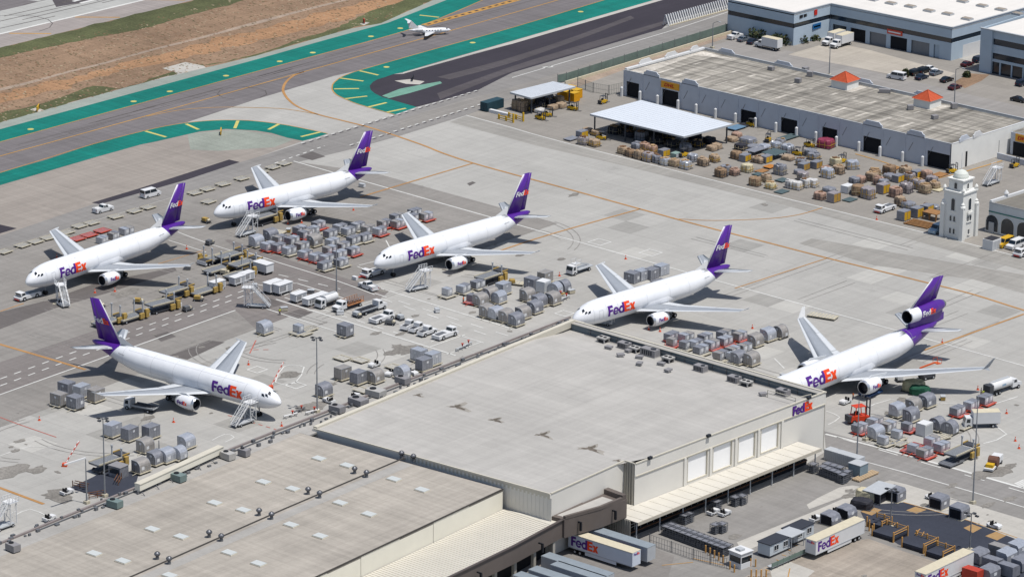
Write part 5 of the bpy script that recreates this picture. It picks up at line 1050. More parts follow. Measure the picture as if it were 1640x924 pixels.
for yy in (122,134,146): x = x0+.2+(yy-hy)*.063; mb = MB(); mb.lathe([(8.2,.5),(8.5,.4),(8.8,.7),(9.3,.4),(9.7,.05)], (x,yy,0), 'z', 8); mb.build('finial', whiteM, T)
# ================================================================ EQUIPMENT BUILDERS
ORD = 'first second third fourth fifth sixth seventh eighth ninth tenth eleventh twelfth thirteenth fourteenth fifteenth sixteenth seventeenth eighteenth nineteenth twentieth'.split()
TEN = {20:'twenty',30:'thirty',40:'forty',50:'fifty'}; TENTH = {30:'thirtieth',40:'fortieth',50:'fiftieth'}
def ordw(n):
    if n <= 20: return ORD[n-1]
    if n % 10 == 0: return TENTH[n]
    return TEN[n//10*10]+'-'+ORD[n % 10-1]
silv = mat('aluminium_sheet', (188,192,200), .36, .45, .14, 1.6, k=.9)
silv2 = mat('dull_aluminium', (146,148,156), .5, .35, .22, 1.3, k=.8)
silvW = mat('dusty_aluminium', (166,162,158), .5, .3, .18, 1.3, k=.8)
frameM = mat('dark_frame', (86,88,94), .6, .4, .1, 1)
placM = mat('white_placard', (240,242,245), .5, 0, 0)
dolR = mat('red_dolly_paint', (208,84,60), .6, 0, .2, 1.5); dolW = mat('tan_dolly_paint', (206,198,176), .6, 0, .15, 1.5)
def wheels(par, pts, r=.25, w=.18, m=blackM, name='wheel'):
    for x, y in pts: mb = MB(); mb.cyl((x, y-w/2, r), (x, y+w/2, r), r, n=10); mb.cyl((x, y-w/2-.01, r), (x, y+w/2+.01, r), r*.5, n=8, mi=1); mb.build(name, [m, lgreyM], par)
def extr(prof, y0, y1, axis='y'):
    n = len(prof); mb = MB(); f = (lambda u, z, w: (u, w, z)) if axis == 'y' else (lambda u, z, w: (w, u, z))
    vs = [f(u, z, y0) for u, z in prof]+[f(u, z, y1) for u, z in prof]; mb.add(vs, [tuple(range(n)), tuple(range(2*n-1, n-1, -1))]+[(i, (i+1) % n, (i+1) % n+n, i+n) for i in range(n)]); return mb
def cont(kind, sm=None, name='cargo_container'):
    r = thing(name, 'silver cargo container on wheels', 'cargo container', group='silver cargo containers')
    if kind == 's':   L, Wd, prof = 1.55, 2.0, [(-1.0,0),(1.0,0),(1.0,1.62),(-1.0,1.62)]
    elif kind == 'l': L, Wd, prof = 1.55, 2.0, [(-.78,0),(1.0,0),(1.0,1.62),(-1.2,1.62),(-1.2,.55)]
    elif kind == 'b': L, Wd, prof = 2.4, 3.1, [(-1.55,0),(1.55,0),(1.55,2.45),(-1.55,2.45)]
    elif kind == 'w': L, Wd, prof = 2.9, 2.4, [(-1.2,0),(1.2,0),(1.2,2.7),(-1.2,2.7)]
    elif kind == 'g': L, Wd, prof = 3.1, 2.4, [(-1.2,0),(1.2,0),(1.2,1.25),(1.1,1.65),(.85,2.02),(.5,2.28),(.1,2.4),(-1.2,2.42)]
    elif kind == 'q': L, Wd, prof = 2.3, 3.1, [(-1.55,0),(1.55,0),(1.55,1.0),(1.45,1.5),(1.15,1.95),(.7,2.3),(.2,2.45),(-.3,2.45),(-.8,2.3),(-1.2,1.95),(-1.48,1.5),(-1.55,1.0)]
    elif kind == 'h': L, Wd, prof = 3.1, 2.4, [(-1.2,0),(1.2,0),(1.2,1.6),(.55,2.4),(-.55,2.4),(-1.2,1.6)]
    m = whiteM if kind == 'w' else sm
    extr(prof, -L/2+.03, L/2-.03).build('shell', m, r)
    top = max(z for _, z in prof)
    mb = MB(); w0 = prof[0][0]; w1 = prof[1][0]; fm = lgreyM if kind == 'w' else frameM
    for y in (-L/2+.04, L/2-.04):
        n = len(prof)
        for i in range(n): a, b = prof[i], prof[(i+1) % n]; mb.bar((a[0]*1.01, y, a[1]+.01), (b[0]*1.01, y, b[1]+.01), .07)
    mb.build('frame', silv if kind != 'w' else lgreyM, r)['kind'] = 'stuff'
    xs = max(x for x, _ in prof)
    big = kind in 'bgqh'
    if kind == 'w':
        mb = MB(); mb.box(xs, xs+.02, -1.2, 1.2, .3, 2.4); mb.build('door_panel', lgreyM, r)
    elif big:
        mb = MB(); z0 = 1.0 if kind != 'b' else 1.7; s_ = .30
        if kind in 'gh': mb.box(xs+.01, xs+.03, -1.0, -.2, .55, 1.22)
        else: mb.box(xs+.01, xs+.03, .1, .85, z0-.85, z0-.1)
        mb.box(-.3, .3, -L/2-.01, -L/2+.01, 1.55, 2.0); mb.build('placard', placM, r)['kind'] = 'stuff'
        mb = MB()
        for k in range(3): x = -.7+k*.7; mb.bar((x, -L/2+.01, .1), (x, -L/2+.01, min(1.9, top)), .05)
        for k in range(3): y = -L/2+L*(k+1)/4; mb.bar((xs+.005, y, .1), (xs+.005, y, prof[2][1]), .05)
        mb.build('rib', silv, r)['kind'] = 'stuff'
    else:
        mb = MB(); mb.box(xs+.01, xs+.03, -.2, .6, .6, 1.35); mb.build('placard', placM, r); mb = MB(); mb.box(xs+.002, xs+.012, -.62, .62, .12, 1.5); mb.build('door_curtain', silv, r)
    mb = MB(); mb.box(w0-.02, w1+.02, -L/2, L/2, 0, .08); mb.build('base', frameM, r)
    return r
def dolly(m, kind='p'):
    r = thing('cargo_dolly', 'low cargo dolly with rollers', 'cargo dolly', group='cargo dollies')
    L, x0, x1 = (3.7, -1.1, 2.0) if kind == 'p' else (3.5, -1.4, 1.5)
    mb = MB(); mb.box(x0, x1, -L/2, -L/2+.12, .36, .5); mb.box(x0, x1, L/2-.12, L/2, .36, .5); mb.box(x0, x0+.12, -L/2+.12, L/2-.12, .36, .5); mb.box(x1-.3, x1, -L/2+.12, L/2-.12, .36, .52); mb.box(x0+.12, x1-.3, -L/2+.12, L/2-.12, .34, .42); mb.build('deck', m, r)
    mb = MB()
    for k in range(9): y = -L/2+.3+k*(L-.6)/8; mb.cyl((x0+.2, y, .44), (x1-.4, y, .44), .05, n=6)
    mb.build('roller', silv, r)['kind'] = 'stuff'
    mb = MB(); mb.bar((.4, -L/2, .4), (.4, -L/2-1.2, .25), .09); mb.build('drawbar', m, r)
    mb = MB()
    for xx in (x0+.4, x1-.4):
        for sy in (-1, 1): mb.cyl((xx-.1, sy*L*.36, .19), (xx+.1, sy*L*.36, .19), .19, n=8)
    mb.build('wheel', blackM, r)['kind'] = 'stuff'
    return r
PC = {(k, i): Proto(cont(k, (silv, silv2, silvW)[i])) for k in 'slbgqh' for i in range(3)}; PC[('w', 0)] = Proto(cont('w'))
USED = set()
PD = {('r','p'): Proto(dolly(dolR,'p')), ('w','p'): Proto(dolly(dolW,'p')), ('w','g'): Proto(dolly(dolW,'g')), ('r','g'): Proto(dolly(dolR,'g'))}
DESC = {'s':'small silver container','l':'small silver container','b':'large square silver container','w':'white box container','g':'large round-shouldered silver container','q':'large arched silver container','h':'large gable-topped silver container'}
CONT = []; DOLL = []
def pick(k, x, y):
    if k == 'w': return 0
    for i in range(3):
        if (k, i) not in USED: USED.add((k, i)); return i
    return random.Random(x*7+y).choice((0,0,1,1,2))
def load(kind, x, y, dc='w', rz=0, cl=''):
    """one dolly and what stands on it; x,y is the middle of its footprint"""
    p = G(x, y+1.5, 0); rz += R.uniform(-.05, .05)
    hgt = .5 if dc else .02
    dk = 'g' if kind in 'bgqhw' else 'p'
    if dc: DOLL.append((x, y, p, rz, dc, dk, cl))
    c, s = math.cos(rz), math.sin(rz)
    def put(k, oy, r2=0): q = p+Vector((-s*oy, c*oy, hgt)); CONT.append((x+oy*4.6, y-oy*1.4, q, rz+r2, k, cl))
    if kind == 'p': put('l' if R.random() < .3 else 's', -.82); put('s', .82)
    elif kind in 'sl': put(kind, R.choice((-.5, .4)))
    elif kind in 'bq': put(kind, 0, math.pi/2 if R.random() < .5 and kind == 'b' else 0)
    else: put(kind, 0)
C1 = "in the packed block's left half"; C1b = "in the packed block's right half"; C1c = "beside the middle jet's far wing"; C2 = "right of the middle jet's engine"; C3 = 'just behind the big roof parapet'; C4 = 'below the three-engine jet'
for it in [('g',411,394),('g',434,384),('p',448,389,'r'),('p',429.5,400,'r'),('p',446,402,'r'),('p',463,407),('p',468,391),('p',484,400),('g',504,393),('p',480,374,'r'),('p',500,375),('p',510,366,'r'),('p',529,380),('p',545,371),('p',558,376),('p',573,368),('p',566,390),('p',584,386),('p',489,381,'r'),
           ('p',489,413,'r'),('p',506,418,'r'),('p',523,420),('p',520,431),('p',546,426),('p',528,406,'r'),('p',544,413),('p',532,394),('p',549,400),('p',565,408,'r'),('p',589,373),('p',608,376,'r'),('p',615,364,'r'),('p',637,364,'r'),('p',635,354),('p',659,355),('p',682,352,'r'),('p',664,346)]:
    load(it[0], it[1], it[2], it[3] if len(it) > 3 else 'w', 0, C1 if it[1] < 495 else (C1b if it[1] < 595 else C1c))
for it in [('s',714,474),('p',742,468),('p',765,461),('s',754,484,'r'),('g',770,488),('g',786,478),('h',799,484),('b',806,470),('g',780,506),('g',795,510),('g',811,514),('g',827,520),('g',838,509,'w'),('g',857,500),('g',845,480),('g',864,490),('b',852,462),('b',873,452),('w',870,468),('q',889,470),('g',886,486),('q',902,466)]:
    load(it[0], it[1], it[2], it[3] if len(it) > 3 else 'w', R.choice((0,0,.1)), C2)
for it in [('p',1075,545,'r'),('s',1078,553,'r'),('p',1099,546),('s',1098,558),('p',1114,557),('p',1122,566),('p',1129,547),('p',1140,558,'r'),('p',1159,542),('p',1161,552,'r'),('p',1184,544,'r'),('g',1210,553),('g',1230,544),('q',1249,539),('p',1192,563),('p',1154,575),('p',1173,568),('g',1183,581),('g',1204,583),('s',1170,578)]:
    load(it[0], it[1], it[2], it[3] if len(it) > 3 else 'w', 0, C3)
for it in [('g',1437,665),('g',1463,657),('g',1485,650),('g',1459,673),('p',1377,692,'r'),('p',1401,682,'r'),('g',1403,701),('p',1422,689),('s',1416,711),('s',1434,703),('s',1454,689,'r'),('w',1480,694,None),('q',1501,687),('q',1521,693),('p',1533,664,'r'),('p',1555,655,'r'),('p',1577,646,'r'),('s',1464,724,'r'),('p',1481,731,'r'),('p',1508,722,'r'),('p',1492,713,'r')]:
    load(it[0], it[1], it[2], it[3] if len(it) > 3 else 'w', 0, C4)
C5 = "under the right-facing jet's wingtip"; C6 = 'beside the cream roof gallery'; C7 = "near the big roof's left edge"; C8 = 'behind the roof-corner jet'; C9 = 'behind the far left jet'
for k, x, y in [('b',107,630),('b',131,635),('b',154,641),('b',95,648),('b',121,653)]: load(k, x, y, 'w', .05, C5)
for k, x, y in [('b',181,697),('b',208,703),('b',242,700),('g',299,716),('g',233,722),('g',250,742),('g',268,738),('q',286,734),('g',226,755)]: load(k, x, y, 'w', .05, C6)
for k, x, y in [('g',424,533),('s',476,533),('b',553,537),('b',549,606),('b',574,613),('g',602,611),('g',519,633),('b',671,577),('b',693,583),('b',679,592),('q',644,604)]: load(k, x, y, 'w', .0, C7)
for k, x, y in [('b',1012,450),('b',1028,446),('b',1043,444),('b',1059,438)]: load(k, x, y, None, 0, C8)
for k, x, y in [('s',160,389),('s',168,386),('s',178,382),('s',186,379),('p',203,373)]: load(k, x, y, None, 0, C9)
byc = {}
for c in CONT: byc.setdefault((c[5], DESC[c[4]]), []).append(c)
for (cl, ds), L in byc.items():
    L.sort(key=lambda c: c[0])
    for i, (x, y, q, rz, k, _) in enumerate(L): PC[(k, pick(k, x, y))](q, rz, f"{ds}, {ordw(i+1)} from left {cl}" if len(L) > 1 else f"{ds} {cl}, the only such one", 'silver cargo containers '+cl)
byc = {}
for d in DOLL: byc.setdefault((d[6], d[4]), []).append(d)
# ---- empty dollies along the service road and elsewhere
E1 = 'in the empty row along the service road'
for x, y in ((7,405),(36,395),(57,389),(77,383),(107,374),(127,364),(147,359),(185,349),(215,340),(237,334),(312,311),(332,305),(357,297),(387,288),(334,325),(418,277),(437,270),(455,264),(98,381)): DOLL.append((x, y, G(x, y), R.uniform(-.1,.1), 'w', 'g', E1))
for x, y in ((162,371),(141,378),(122,384)): DOLL.append((x, y, G(x, y), 0, 'r', 'p', E1))
E2 = 'standing empty near the big roof'
for x, y in ((548,576),(577,579),(631,590),(580,627),(495,529),(487,536)): DOLL.append((x, y, G(x, y), math.pi/2 if y > 570 else 0, 'w', 'g', E2))
for x, y in ((1462,716),(1455,723)): DOLL.append((x, y, G(x, y), 0, 'r', 'p', C4))
for x, y in ((1542,686),(1440,712)): DOLL.append((x, y, G(x, y), 0, 'w', 'g', C4))
byc = {}
for d in DOLL: byc.setdefault((d[6], d[4]), []).append(d)
for (cl, dc), L in byc.items():
    L.sort(key=lambda c: c[0])
    for i, (x, y, q, rz, dc_, dk, _) in enumerate(L):
        cn = 'red' if dc == 'r' else 'tan'; PD[(dc, dk)]((q.x, q.y, 0), rz, f"{cn} cargo dolly, {ordw(i+1)} {cn} one from left {cl}" if len(L) > 1 else f"{cn} cargo dolly {cl}, the only {cn} one there", f'{cn} cargo dollies {cl}')
# ================================================================ VEHICLES
def autoL(x, y, name, label, cat, heading, group=None):
    p = G(x, y, 0); return thing(name, label, cat, (p.x, p.y, 0), heading, group)
HA, HB = math.pi/2, 0.0          # headings: HA = towards far right, HB = towards near right
def winstrip(par, pts_list, m=glassM, name='window'):
    for vs in pts_list: mb = MB(); mb.add(vs, [tuple(range(len(vs)))]); mb.build(name, m, par)
def carbody(r, L, w, hood, belt, roof, xh, xw, xr, xb, m, wr=.34, bed=None):
    """profile along x: xh bonnet end, xw windscreen top, xr roof end, xb cabin foot"""
    f = L/2; prof = [(f,.35),(f,hood-.12),(f-.15,hood),(xh,belt),(xw,roof),(xr,roof),(xb,belt),(-f+.05,belt-.05),(-f,.4),(-f+.1,.3),(f-.1,.28)]
    if bed: prof = [(f,.35),(f,hood-.12),(f-.15,hood),(xh,belt),(xw,roof),(xr,roof),(xb,belt-.02),(-f,belt-.05),(-f,.4),(-f+.1,.3),(f-.1,.28)]
    mb = extr(prof, -w/2, w/2)
    for i, v in enumerate(mb.v):
        if v[2] > belt+.1: mb.v[i] = (v[0], v[1]*.86, v[2])
    mb.build('body', m, r)
    e = .015
    for s in (1, -1):
        y0, y1 = s*(w/2+e*.0)+s*e, s*(w/2*.86)+s*e
        a = (xh-.1, belt+.06); 
        xm = (xw+xr)/2
        for (u0, u1, v0, v1) in (((xh-.25), xm+.05, xw-.08, xm+.05), (xm-.08, xb+.22, xm-.08, xr+.06)):
            mb = MB(); k0 = .10; k1 = .88
            def P(u, k): return (u, s*((w/2)*(1-.14*k)+.02), belt+(roof-belt)*k)
            mb.add([P(u0-(u0-v0)*k0, k0), P(u1, k0), P(u1-(u1-v1)*k1 if u1 != v1 else v1, k1), P(v0-.02, k1)], [(0,1,2,3)]); mb.build('side_window', glassM, r)
    mb = MB(); k0, k1 = .1, .92; mb.add([(xh+(xw-xh)*k+.03, s*(w/2)*(.96-.14*k), belt+(roof-belt)*k+.02) for k, s in ((k0,-1),(k0,1),(k1,1),(k1,-1))], [(0,1,2,3)]); mb.build('windscreen', glassM, r)
    mb = MB(); mb.add([(xb+(xr-xb)*k-.03, s*(w/2)*(.94-.14*k), belt+(roof-belt)*k+.0) for k, s in ((k0,-1),(k0,1),(k1,1),(k1,-1))], [(0,1,2,3)]); mb.build('rear_window', glassM, r)
    wheels(r, [(f*.62, w/2-.06), (f*.62, -w/2+.06), (-f*.62, w/2-.06), (-f*.62, -w/2+.06)], wr, .24)
    for s in (1, -1): mb = MB(); mb.box(f-.02, f+.02, s*w*.36-.15, s*w*.36+.15, hood-.32, hood-.14); mb.build('headlight', bareM, r); mb = MB(); mb.box(-f-.02, -f+.02, s*w*.4-.08, s*w*.4+.08, belt-.45, belt-.15); mb.build('tail_light', redM, r)
def sedan(x, y, h, label, m, cat='car', grp='cars parked in the side street'):
    r = autoL(x, y, 'parked_car', label, cat, h, grp); carbody(r, 4.7, 1.85, .85, 1.0, 1.5, .95, .35, -1.0, -1.75, m); return r
def suv(x, y, h, label, m, grp='cars parked in the side street'):
    r = autoL(x, y, 'parked_car', label, 'car', h, grp); carbody(r, 4.8, 1.95, 1.05, 1.15, 1.8, 1.2, .65, -1.9, -2.25, m, .38); return r
def van(x, y, h, label, m, grp=None):
    r = autoL(x, y, 'van', label, 'van', h, grp); carbody(r, 5.6, 2.05, 1.15, 1.3, 2.25, 1.75, 1.15, -2.65, -2.75, m, .38); return r
def pickup(x, y, h, label, m, grp=None):
    r = autoL(x, y, 'pickup_truck', label, 'pickup truck', h, grp); carbody(r, 5.7, 2.0, 1.15, 1.2, 1.9, 1.25, .75, -.35, -.6, m, .4)
    mb = MB(); mb.box(-2.72, -.7, -.85, .85, 1.152, 1.165); mb.build('bed_floor', frameM, r); mb = MB(); mb.box(-2.8,-.65,.86,.98,1.15,1.35); mb.box(-2.8,-.65,-.98,-.86,1.15,1.35); mb.box(-2.84,-2.74,-.98,.98,1.15,1.35); mb.build('bed_rail', m, r); return r
carB = mat('black_car_paint', (34,36,42), .25, 0, 0, spec=.6); carG = mat('grey_car_paint', (120,130,142), .3, .2, 0); carMn = mat('maroon_car_paint', (90,42,50), .3, 0, 0); carN = mat('navy_car_paint', (44,54,74), .3, 0, 0); carBl = mat('pale_blue_paint', (160,186,206), .35, 0, 0)
def cabtruck(r, m=None, h=2.4, x0=2.6):
    """forward cab, front at x0"""
    m = m or whiteM; prof = [(x0,.5),(x0,1.3),(x0-.25,h),(x0-1.7,h),(x0-1.75,.5)]; mb = extr(prof, -1.05, 1.05); c = mb.build('cab', m, r)
    mb = MB(); mb.add([(x0+.02-.25*k, s*.92, 1.3+(h-1.3)*k) for k, s in ((.05,-1),(.05,1),(.85,1),(.85,-1))], [(0,1,2,3)]); mb.build('windscreen', glassM, c)
    for s in (1, -1): mb = MB(); mb.add([(x0-.35, s*1.07, 1.35),(x0-1.2, s*1.07, 1.35),(x0-1.2, s*1.07, h-.25),(x0-.5, s*1.07, h-.25)], [(0,1,2,3)]); mb.build('side_window', glassM, c)
    return c
def bonnettruck(r, m=None, x0=4.0):
    m = m or whiteM; prof = [(x0,.6),(x0,1.35),(x0-1.3,1.6),(x0-1.55,2.35),(x0-3.0,2.45),(x0-3.1,.6)]; c = extr(prof, -1.0, 1.0).build('cab', m, r)
    mb = MB(); mb.add([(x0-1.30-.25*k+.03, s*.88, 1.62+.7*k) for k, s in ((.05,-1),(.05,1),(.9,1),(.9,-1))], [(0,1,2,3)]); mb.build('windscreen', glassM, c)
    for s in (1, -1): mb = MB(); mb.add([(x0-1.65, s*1.02, 1.65),(x0-2.6, s*1.02, 1.65),(x0-2.6, s*1.02, 2.25),(x0-1.8, s*1.02, 2.25)], [(0,1,2,3)]); mb.build('side_window', glassM, c)
    mb = MB(); mb.box(x0-.01, x0+.06, -.7, .7, .75, 1.3); mb.build('grille', steelM, c); return c
def chassis(r, x0, x1, ws, w=1.0, rr=.45, zc=.75):
    mb = MB(); mb.box(x0, x1, -.45, .45, zc-.15, zc+.1); mb.build('chassis', frameM, r); wheels(r, [(x, s*w) for x in ws for s in (1, -1)], rr, .3)
def tanker(x, y, h, label, m=None, big=False):
    r = autoL(x, y, 'fuel_truck', label, 'fuel truck', h); L = 6.5 if big else 4.2
    bonnettruck(r, x0=L*.5+3.0) if big else cabtruck(r, x0=L*.5+1.9); chassis(r, -L/2, L/2+1.2, (L/2+1.9, -L/2+.9, -L/2+2.0) if big else (L/2+1.0, -L/2+.9))
    mb = MB(); mb.lathe([(-L/2,.05),(-L/2+.02,.9),(-L/2+.15,1.05),(L/2-.15,1.05),(L/2-.02,.9),(L/2,.05)], (0,0,1.95), n=18); t = mb.build('tank', whiteM, r, smooth=True)
    mb = MB(); mb.box(-L/2+.4, L/2-.4, -.35, .35, 2.95, 3.06); mb.build('walkway', lgreyM, t)
    if big: mb = MB(); mb.box(-L/2-1.3,-L/2-.05,-1.0,1.0,.8,2.6); mb.build('pump_cabinet', frameM, r); mb = MB(); [mb.box(-.4+k*.45,-.1+k*.45,-1.07,-1.05,1.8,2.2) for k in range(3)]; mb.build('lettering', mat('pale_blue_print', (120,170,205), .5,0,0), t)['kind'] = 'stuff'
    return r
def flatbed(x, y, h, label, kind='rack', bonnet=True, bm=None, cat='truck'):
    r = autoL(x, y, 'service_truck', label, cat, h); (bonnettruck if bonnet else cabtruck)(r, x0=5.0 if bonnet else 3.8); chassis(r, -3.6, 2.6, ((4.0,-2.4) if bonnet else (2.9,-2.4)))
    bm = bm or lgreyM; mb = MB(); mb.box(-3.8, 1.7, -1.15, 1.15, 1.0, 1.2); mb.build('flatbed', bm, r)
    if kind == 'rack':
        mb = MB()
        for k in range(7): mb.bar((-3.6+k*.85, -1.05, 1.2), (-3.6+k*.85, -1.05, 2.3), .08); mb.bar((-3.6+k*.85, 1.05, 1.2), (-3.6+k*.85, 1.05, 2.3), .08)
        for s in (-1.05, 1.05): mb.bar((-3.6,s,2.3),(1.5,s,2.3),.08); mb.bar((-3.6,s,1.75),(1.5,s,1.75),.07)
        mb.build('rack', bm, r)
        mb = MB(); 
        for k in range(3): mb.box(-3.2+k*1.5, -2.1+k*1.5, -.7, .7, 1.2, 1.6+.15*k)
        mb.build('load', steelM, r)['kind'] = 'stuff'
    elif kind == 'lift':
        mb = MB(); mb.bar((-3.4,0,1.3),(1.0,0,2.6),.3); mb.bar((-3.0,.6,1.3),(1.4,.6,2.7),.1); mb.bar((-3.0,-.6,1.3),(1.4,-.6,2.7),.1); mb.build('boom', bm, r); mb = MB(); mb.box(.4,2.2,-.8,.8,2.5,2.6); [mb.bar((a,b,2.6),(a,b,3.5),.07) for a in (.4,2.2) for b in (-.8,.8)]; [mb.bar((.4,b,3.5),(2.2,b,3.5),.07) for b in (-.8,.8)]; mb.build('lift_basket', whiteM, r)
    elif kind == 'box':
        mb = MB(); mb.box(-3.9, 2.0, -1.25, 1.25, 1.1, 3.6); b = mb.build('cargo_box', whiteM, r); mb = MB(); mb.box(-3.85,1.95,-1.22,1.22,3.6,3.66); mb.build('roof_panel', creamM, b)
    elif kind == 'roller':
        mb = MB(); 
        for k in range(16): mb.cyl((-3.6+k*.34,-1.0,1.26),(-3.6+k*.34,1.0,1.26),.07,n=6)
        mb.build('roller', frameM, r)['kind'] = 'stuff'; mb = MB(); [mb.bar((-3.8,s,1.3),(1.7,s,1.3),.14) for s in (-1.15,1.15)]; mb.build('side_rail', lgreyM, r)
    return r
def pushback(x, y, h, label, rev=False):
    r = autoL(x, y, 'pushback_tug', label, 'aircraft tug', h); L = 6.6
    prof = [(L/2,.45),(L/2,.95),(L/2-1.6,1.25),(-L/2+2.0,1.3),(-L/2,1.15),(-L/2,.4)]; extr(prof, -1.25, 1.25).build('body', whiteM, r)
    c = [(1.0,1.2),(.75,2.15),(-.6,2.2),(-.8,1.2)] if False else [(-1.5,1.25),(-1.3,2.05),(-2.7,2.1),(-2.95,1.2)]
    c = [(u+ (4.2 if not rev else 0), z) for u, z in c]; cb = extr(c, -1.0, 1.0).build('cab', whiteM, r)
    for k in ((0,1),(2,3)):
        a, b = c[k[0]], c[k[1]]; e = .03 if k[0] == 0 else -.03; mb = MB(); mb.add([(a[0]+(b[0]-a[0])*t+e, s*.85, a[1]+(b[1]-a[1])*t) for t, s in ((.15,-1),(.15,1),(.85,1),(.85,-1))], [(0,1,2,3)]); mb.build('windscreen', glassM, cb)
    for s in (1,-1): mb = MB(); x_ = (c[0][0]+c[3][0])/2; mb.add([(x_-.55,s*1.02,1.4),(x_+.55,s*1.02,1.4),(x_+.45,s*1.02,1.95),(x_-.45,s*1.02,1.95)], [(0,1,2,3)]); mb.build('side_window', glassM, cb)
    mb = MB(); mb.box(-L/2+.4, -.2 if not rev else 2.6, -.7, .7, 1.26, 1.34) if not rev else mb.box(0,2.6,-.7,.7,1.1,1.3); mb.build('engine_deck', steelM, r)
    wheels(r, [(2.0,1.15),(2.0,-1.15),(-1.9,1.15),(-1.9,-1.15)], .55, .35); mb = MB(); mb.box(L/2,L/2+.15,-.8,.8,.35,.6); mb.build('front_bumper', redM, r); return r
def bagtug(label='small white baggage tractor'):
    r = thing('baggage_tractor', label, 'baggage tractor', group='white baggage tractors with black seats')
    extr([(1.5,.3),(1.5,.75),(1.3,.95),(.2,1.0),(.1,.6),(-1.0,.6),(-1.1,.85),(-1.4,.85),(-1.4,.3)], -.68, .68).build('body', whiteM, r)
    for s in (.33,-.33): mb = MB(); mb.box(-.55,0,s-.22,s+.22,.6,.75); mb.box(-.7,-.5,s-.22,s+.22,.6,1.35); mb.build('seat', blackM, r)
    mb = MB(); mb.cyl((.25,.3,.95),(.05,.3,1.2),.2,.2,10); mb.build('steering_wheel', blackM, r); wheels(r, [(.95,.6),(.95,-.6),(-.9,.6),(-.9,-.6)], .28, .2); return r
def gpu(label='', w=None):
    r = thing('ground_power_unit', label, 'ground power unit', group='white ground power units'); mb = MB(); mb.prism([(-1.8,-1.0),(1.8,-1.0),(1.8,1.0),(-1.8,1.0)], .55, 2.2); mb.build('casing', whiteM, r); mb = MB(); mb.prism([(-1.9,-1.1),(1.9,-1.1),(1.9,1.1),(-1.9,1.1)], 2.2, 2.28); mb.build('lid', whiteM, r)
    mb = MB(); [mb.box(-1.5+k*.32,-1.35+k*.32,-1.03,-1.0,.9,1.9) for k in range(5)]; mb.build('louvre', frameM, r)['kind'] = 'stuff'; mb = MB(); mb.box(.6,1.5,-1.04,-1.0,.8,2.0); mb.build('door_panel', lgreyM, r); mb = MB(); mb.bar((1.8,0,.6),(3.0,0,.35),.1); mb.build('drawbar', frameM, r); wheels(r, [(1.2,.85),(1.2,-.85),(-1.2,.85),(-1.2,-.85)], .32, .2); return r
def stairs(x, y, h, label, H=4.6, white=True):
    r = autoL(x, y, 'passenger_stairs', label, 'boarding stairs', h); m = whiteM
    mb = MB(); mb.box(-4.2,.6,-.9,.9,.5,.75); mb.build('chassis', lgreyM, r); wheels(r, [(-3.4,.85),(-3.4,-.85),(0,.85),(0,-.85)], .35, .22)
    mb = MB(); mb.box(-.9,1.5,-1.2,1.2,H-.12,H); mb.build('platform', m, r)
    mb = MB()
    for s in (1,-1): mb.bar((-5.0,s*.75,.5),(-.9,s*.75,H-.1),.14,.3)
    mb.build('stringer', m, r)
    mb = MB()
    for k in range(16): t = (k+.5)/16; mb.box(-5.0+4.1*t-.14,-5.0+4.1*t+.14,-.7,.7,.5+(H-.6)*t,.55+(H-.6)*t)
    mb.build('step', lgreyM, r)['kind'] = 'stuff'
    mb = MB()
    for s in (1,-1):
        mb.bar((-5.0,s*.78,1.5),(-.9,s*.78,H+1.0),.08); mb.bar((-.9,s*1.15,H+1.05),(1.5,s*1.15,H+1.05),.09); mb.bar((-.9,s*1.15,H+.55),(1.5,s*1.15,H+.55),.07)
        for k in range(6): t = k/5; mb.bar((-5+4.1*t,s*.78,.5+(H-.6)*t),(-5+4.1*t,s*.78,1.5+(H-.5)*t),.07)
        for k in range(4): mb.bar((-.9+k*.8,s*1.15,H),(-.9+k*.8,s*1.15,H+1.05),.08)
    mb.build('handrail', m, r)
    mb = MB()
    for s in (1,-1):
        for xx in (-.6,1.0): mb.bar((xx,s*.9,.6),(xx,s*.9,H-.1),.14)
        mb.bar((-.6,s*.9,.7),(1.0,s*.9,H-.2),.08); mb.bar((1.0,s*.9,.7),(-.6,s*.9,H*.55),.08); mb.bar((-.6,s*.9,H*.6),(1.0,s*.9,H*.6),.08)
    mb.build('scissor_frame', m, r); return r
ldY = mat('loader_ochre', (188,158,88), .65, 0, .2, 1.2)
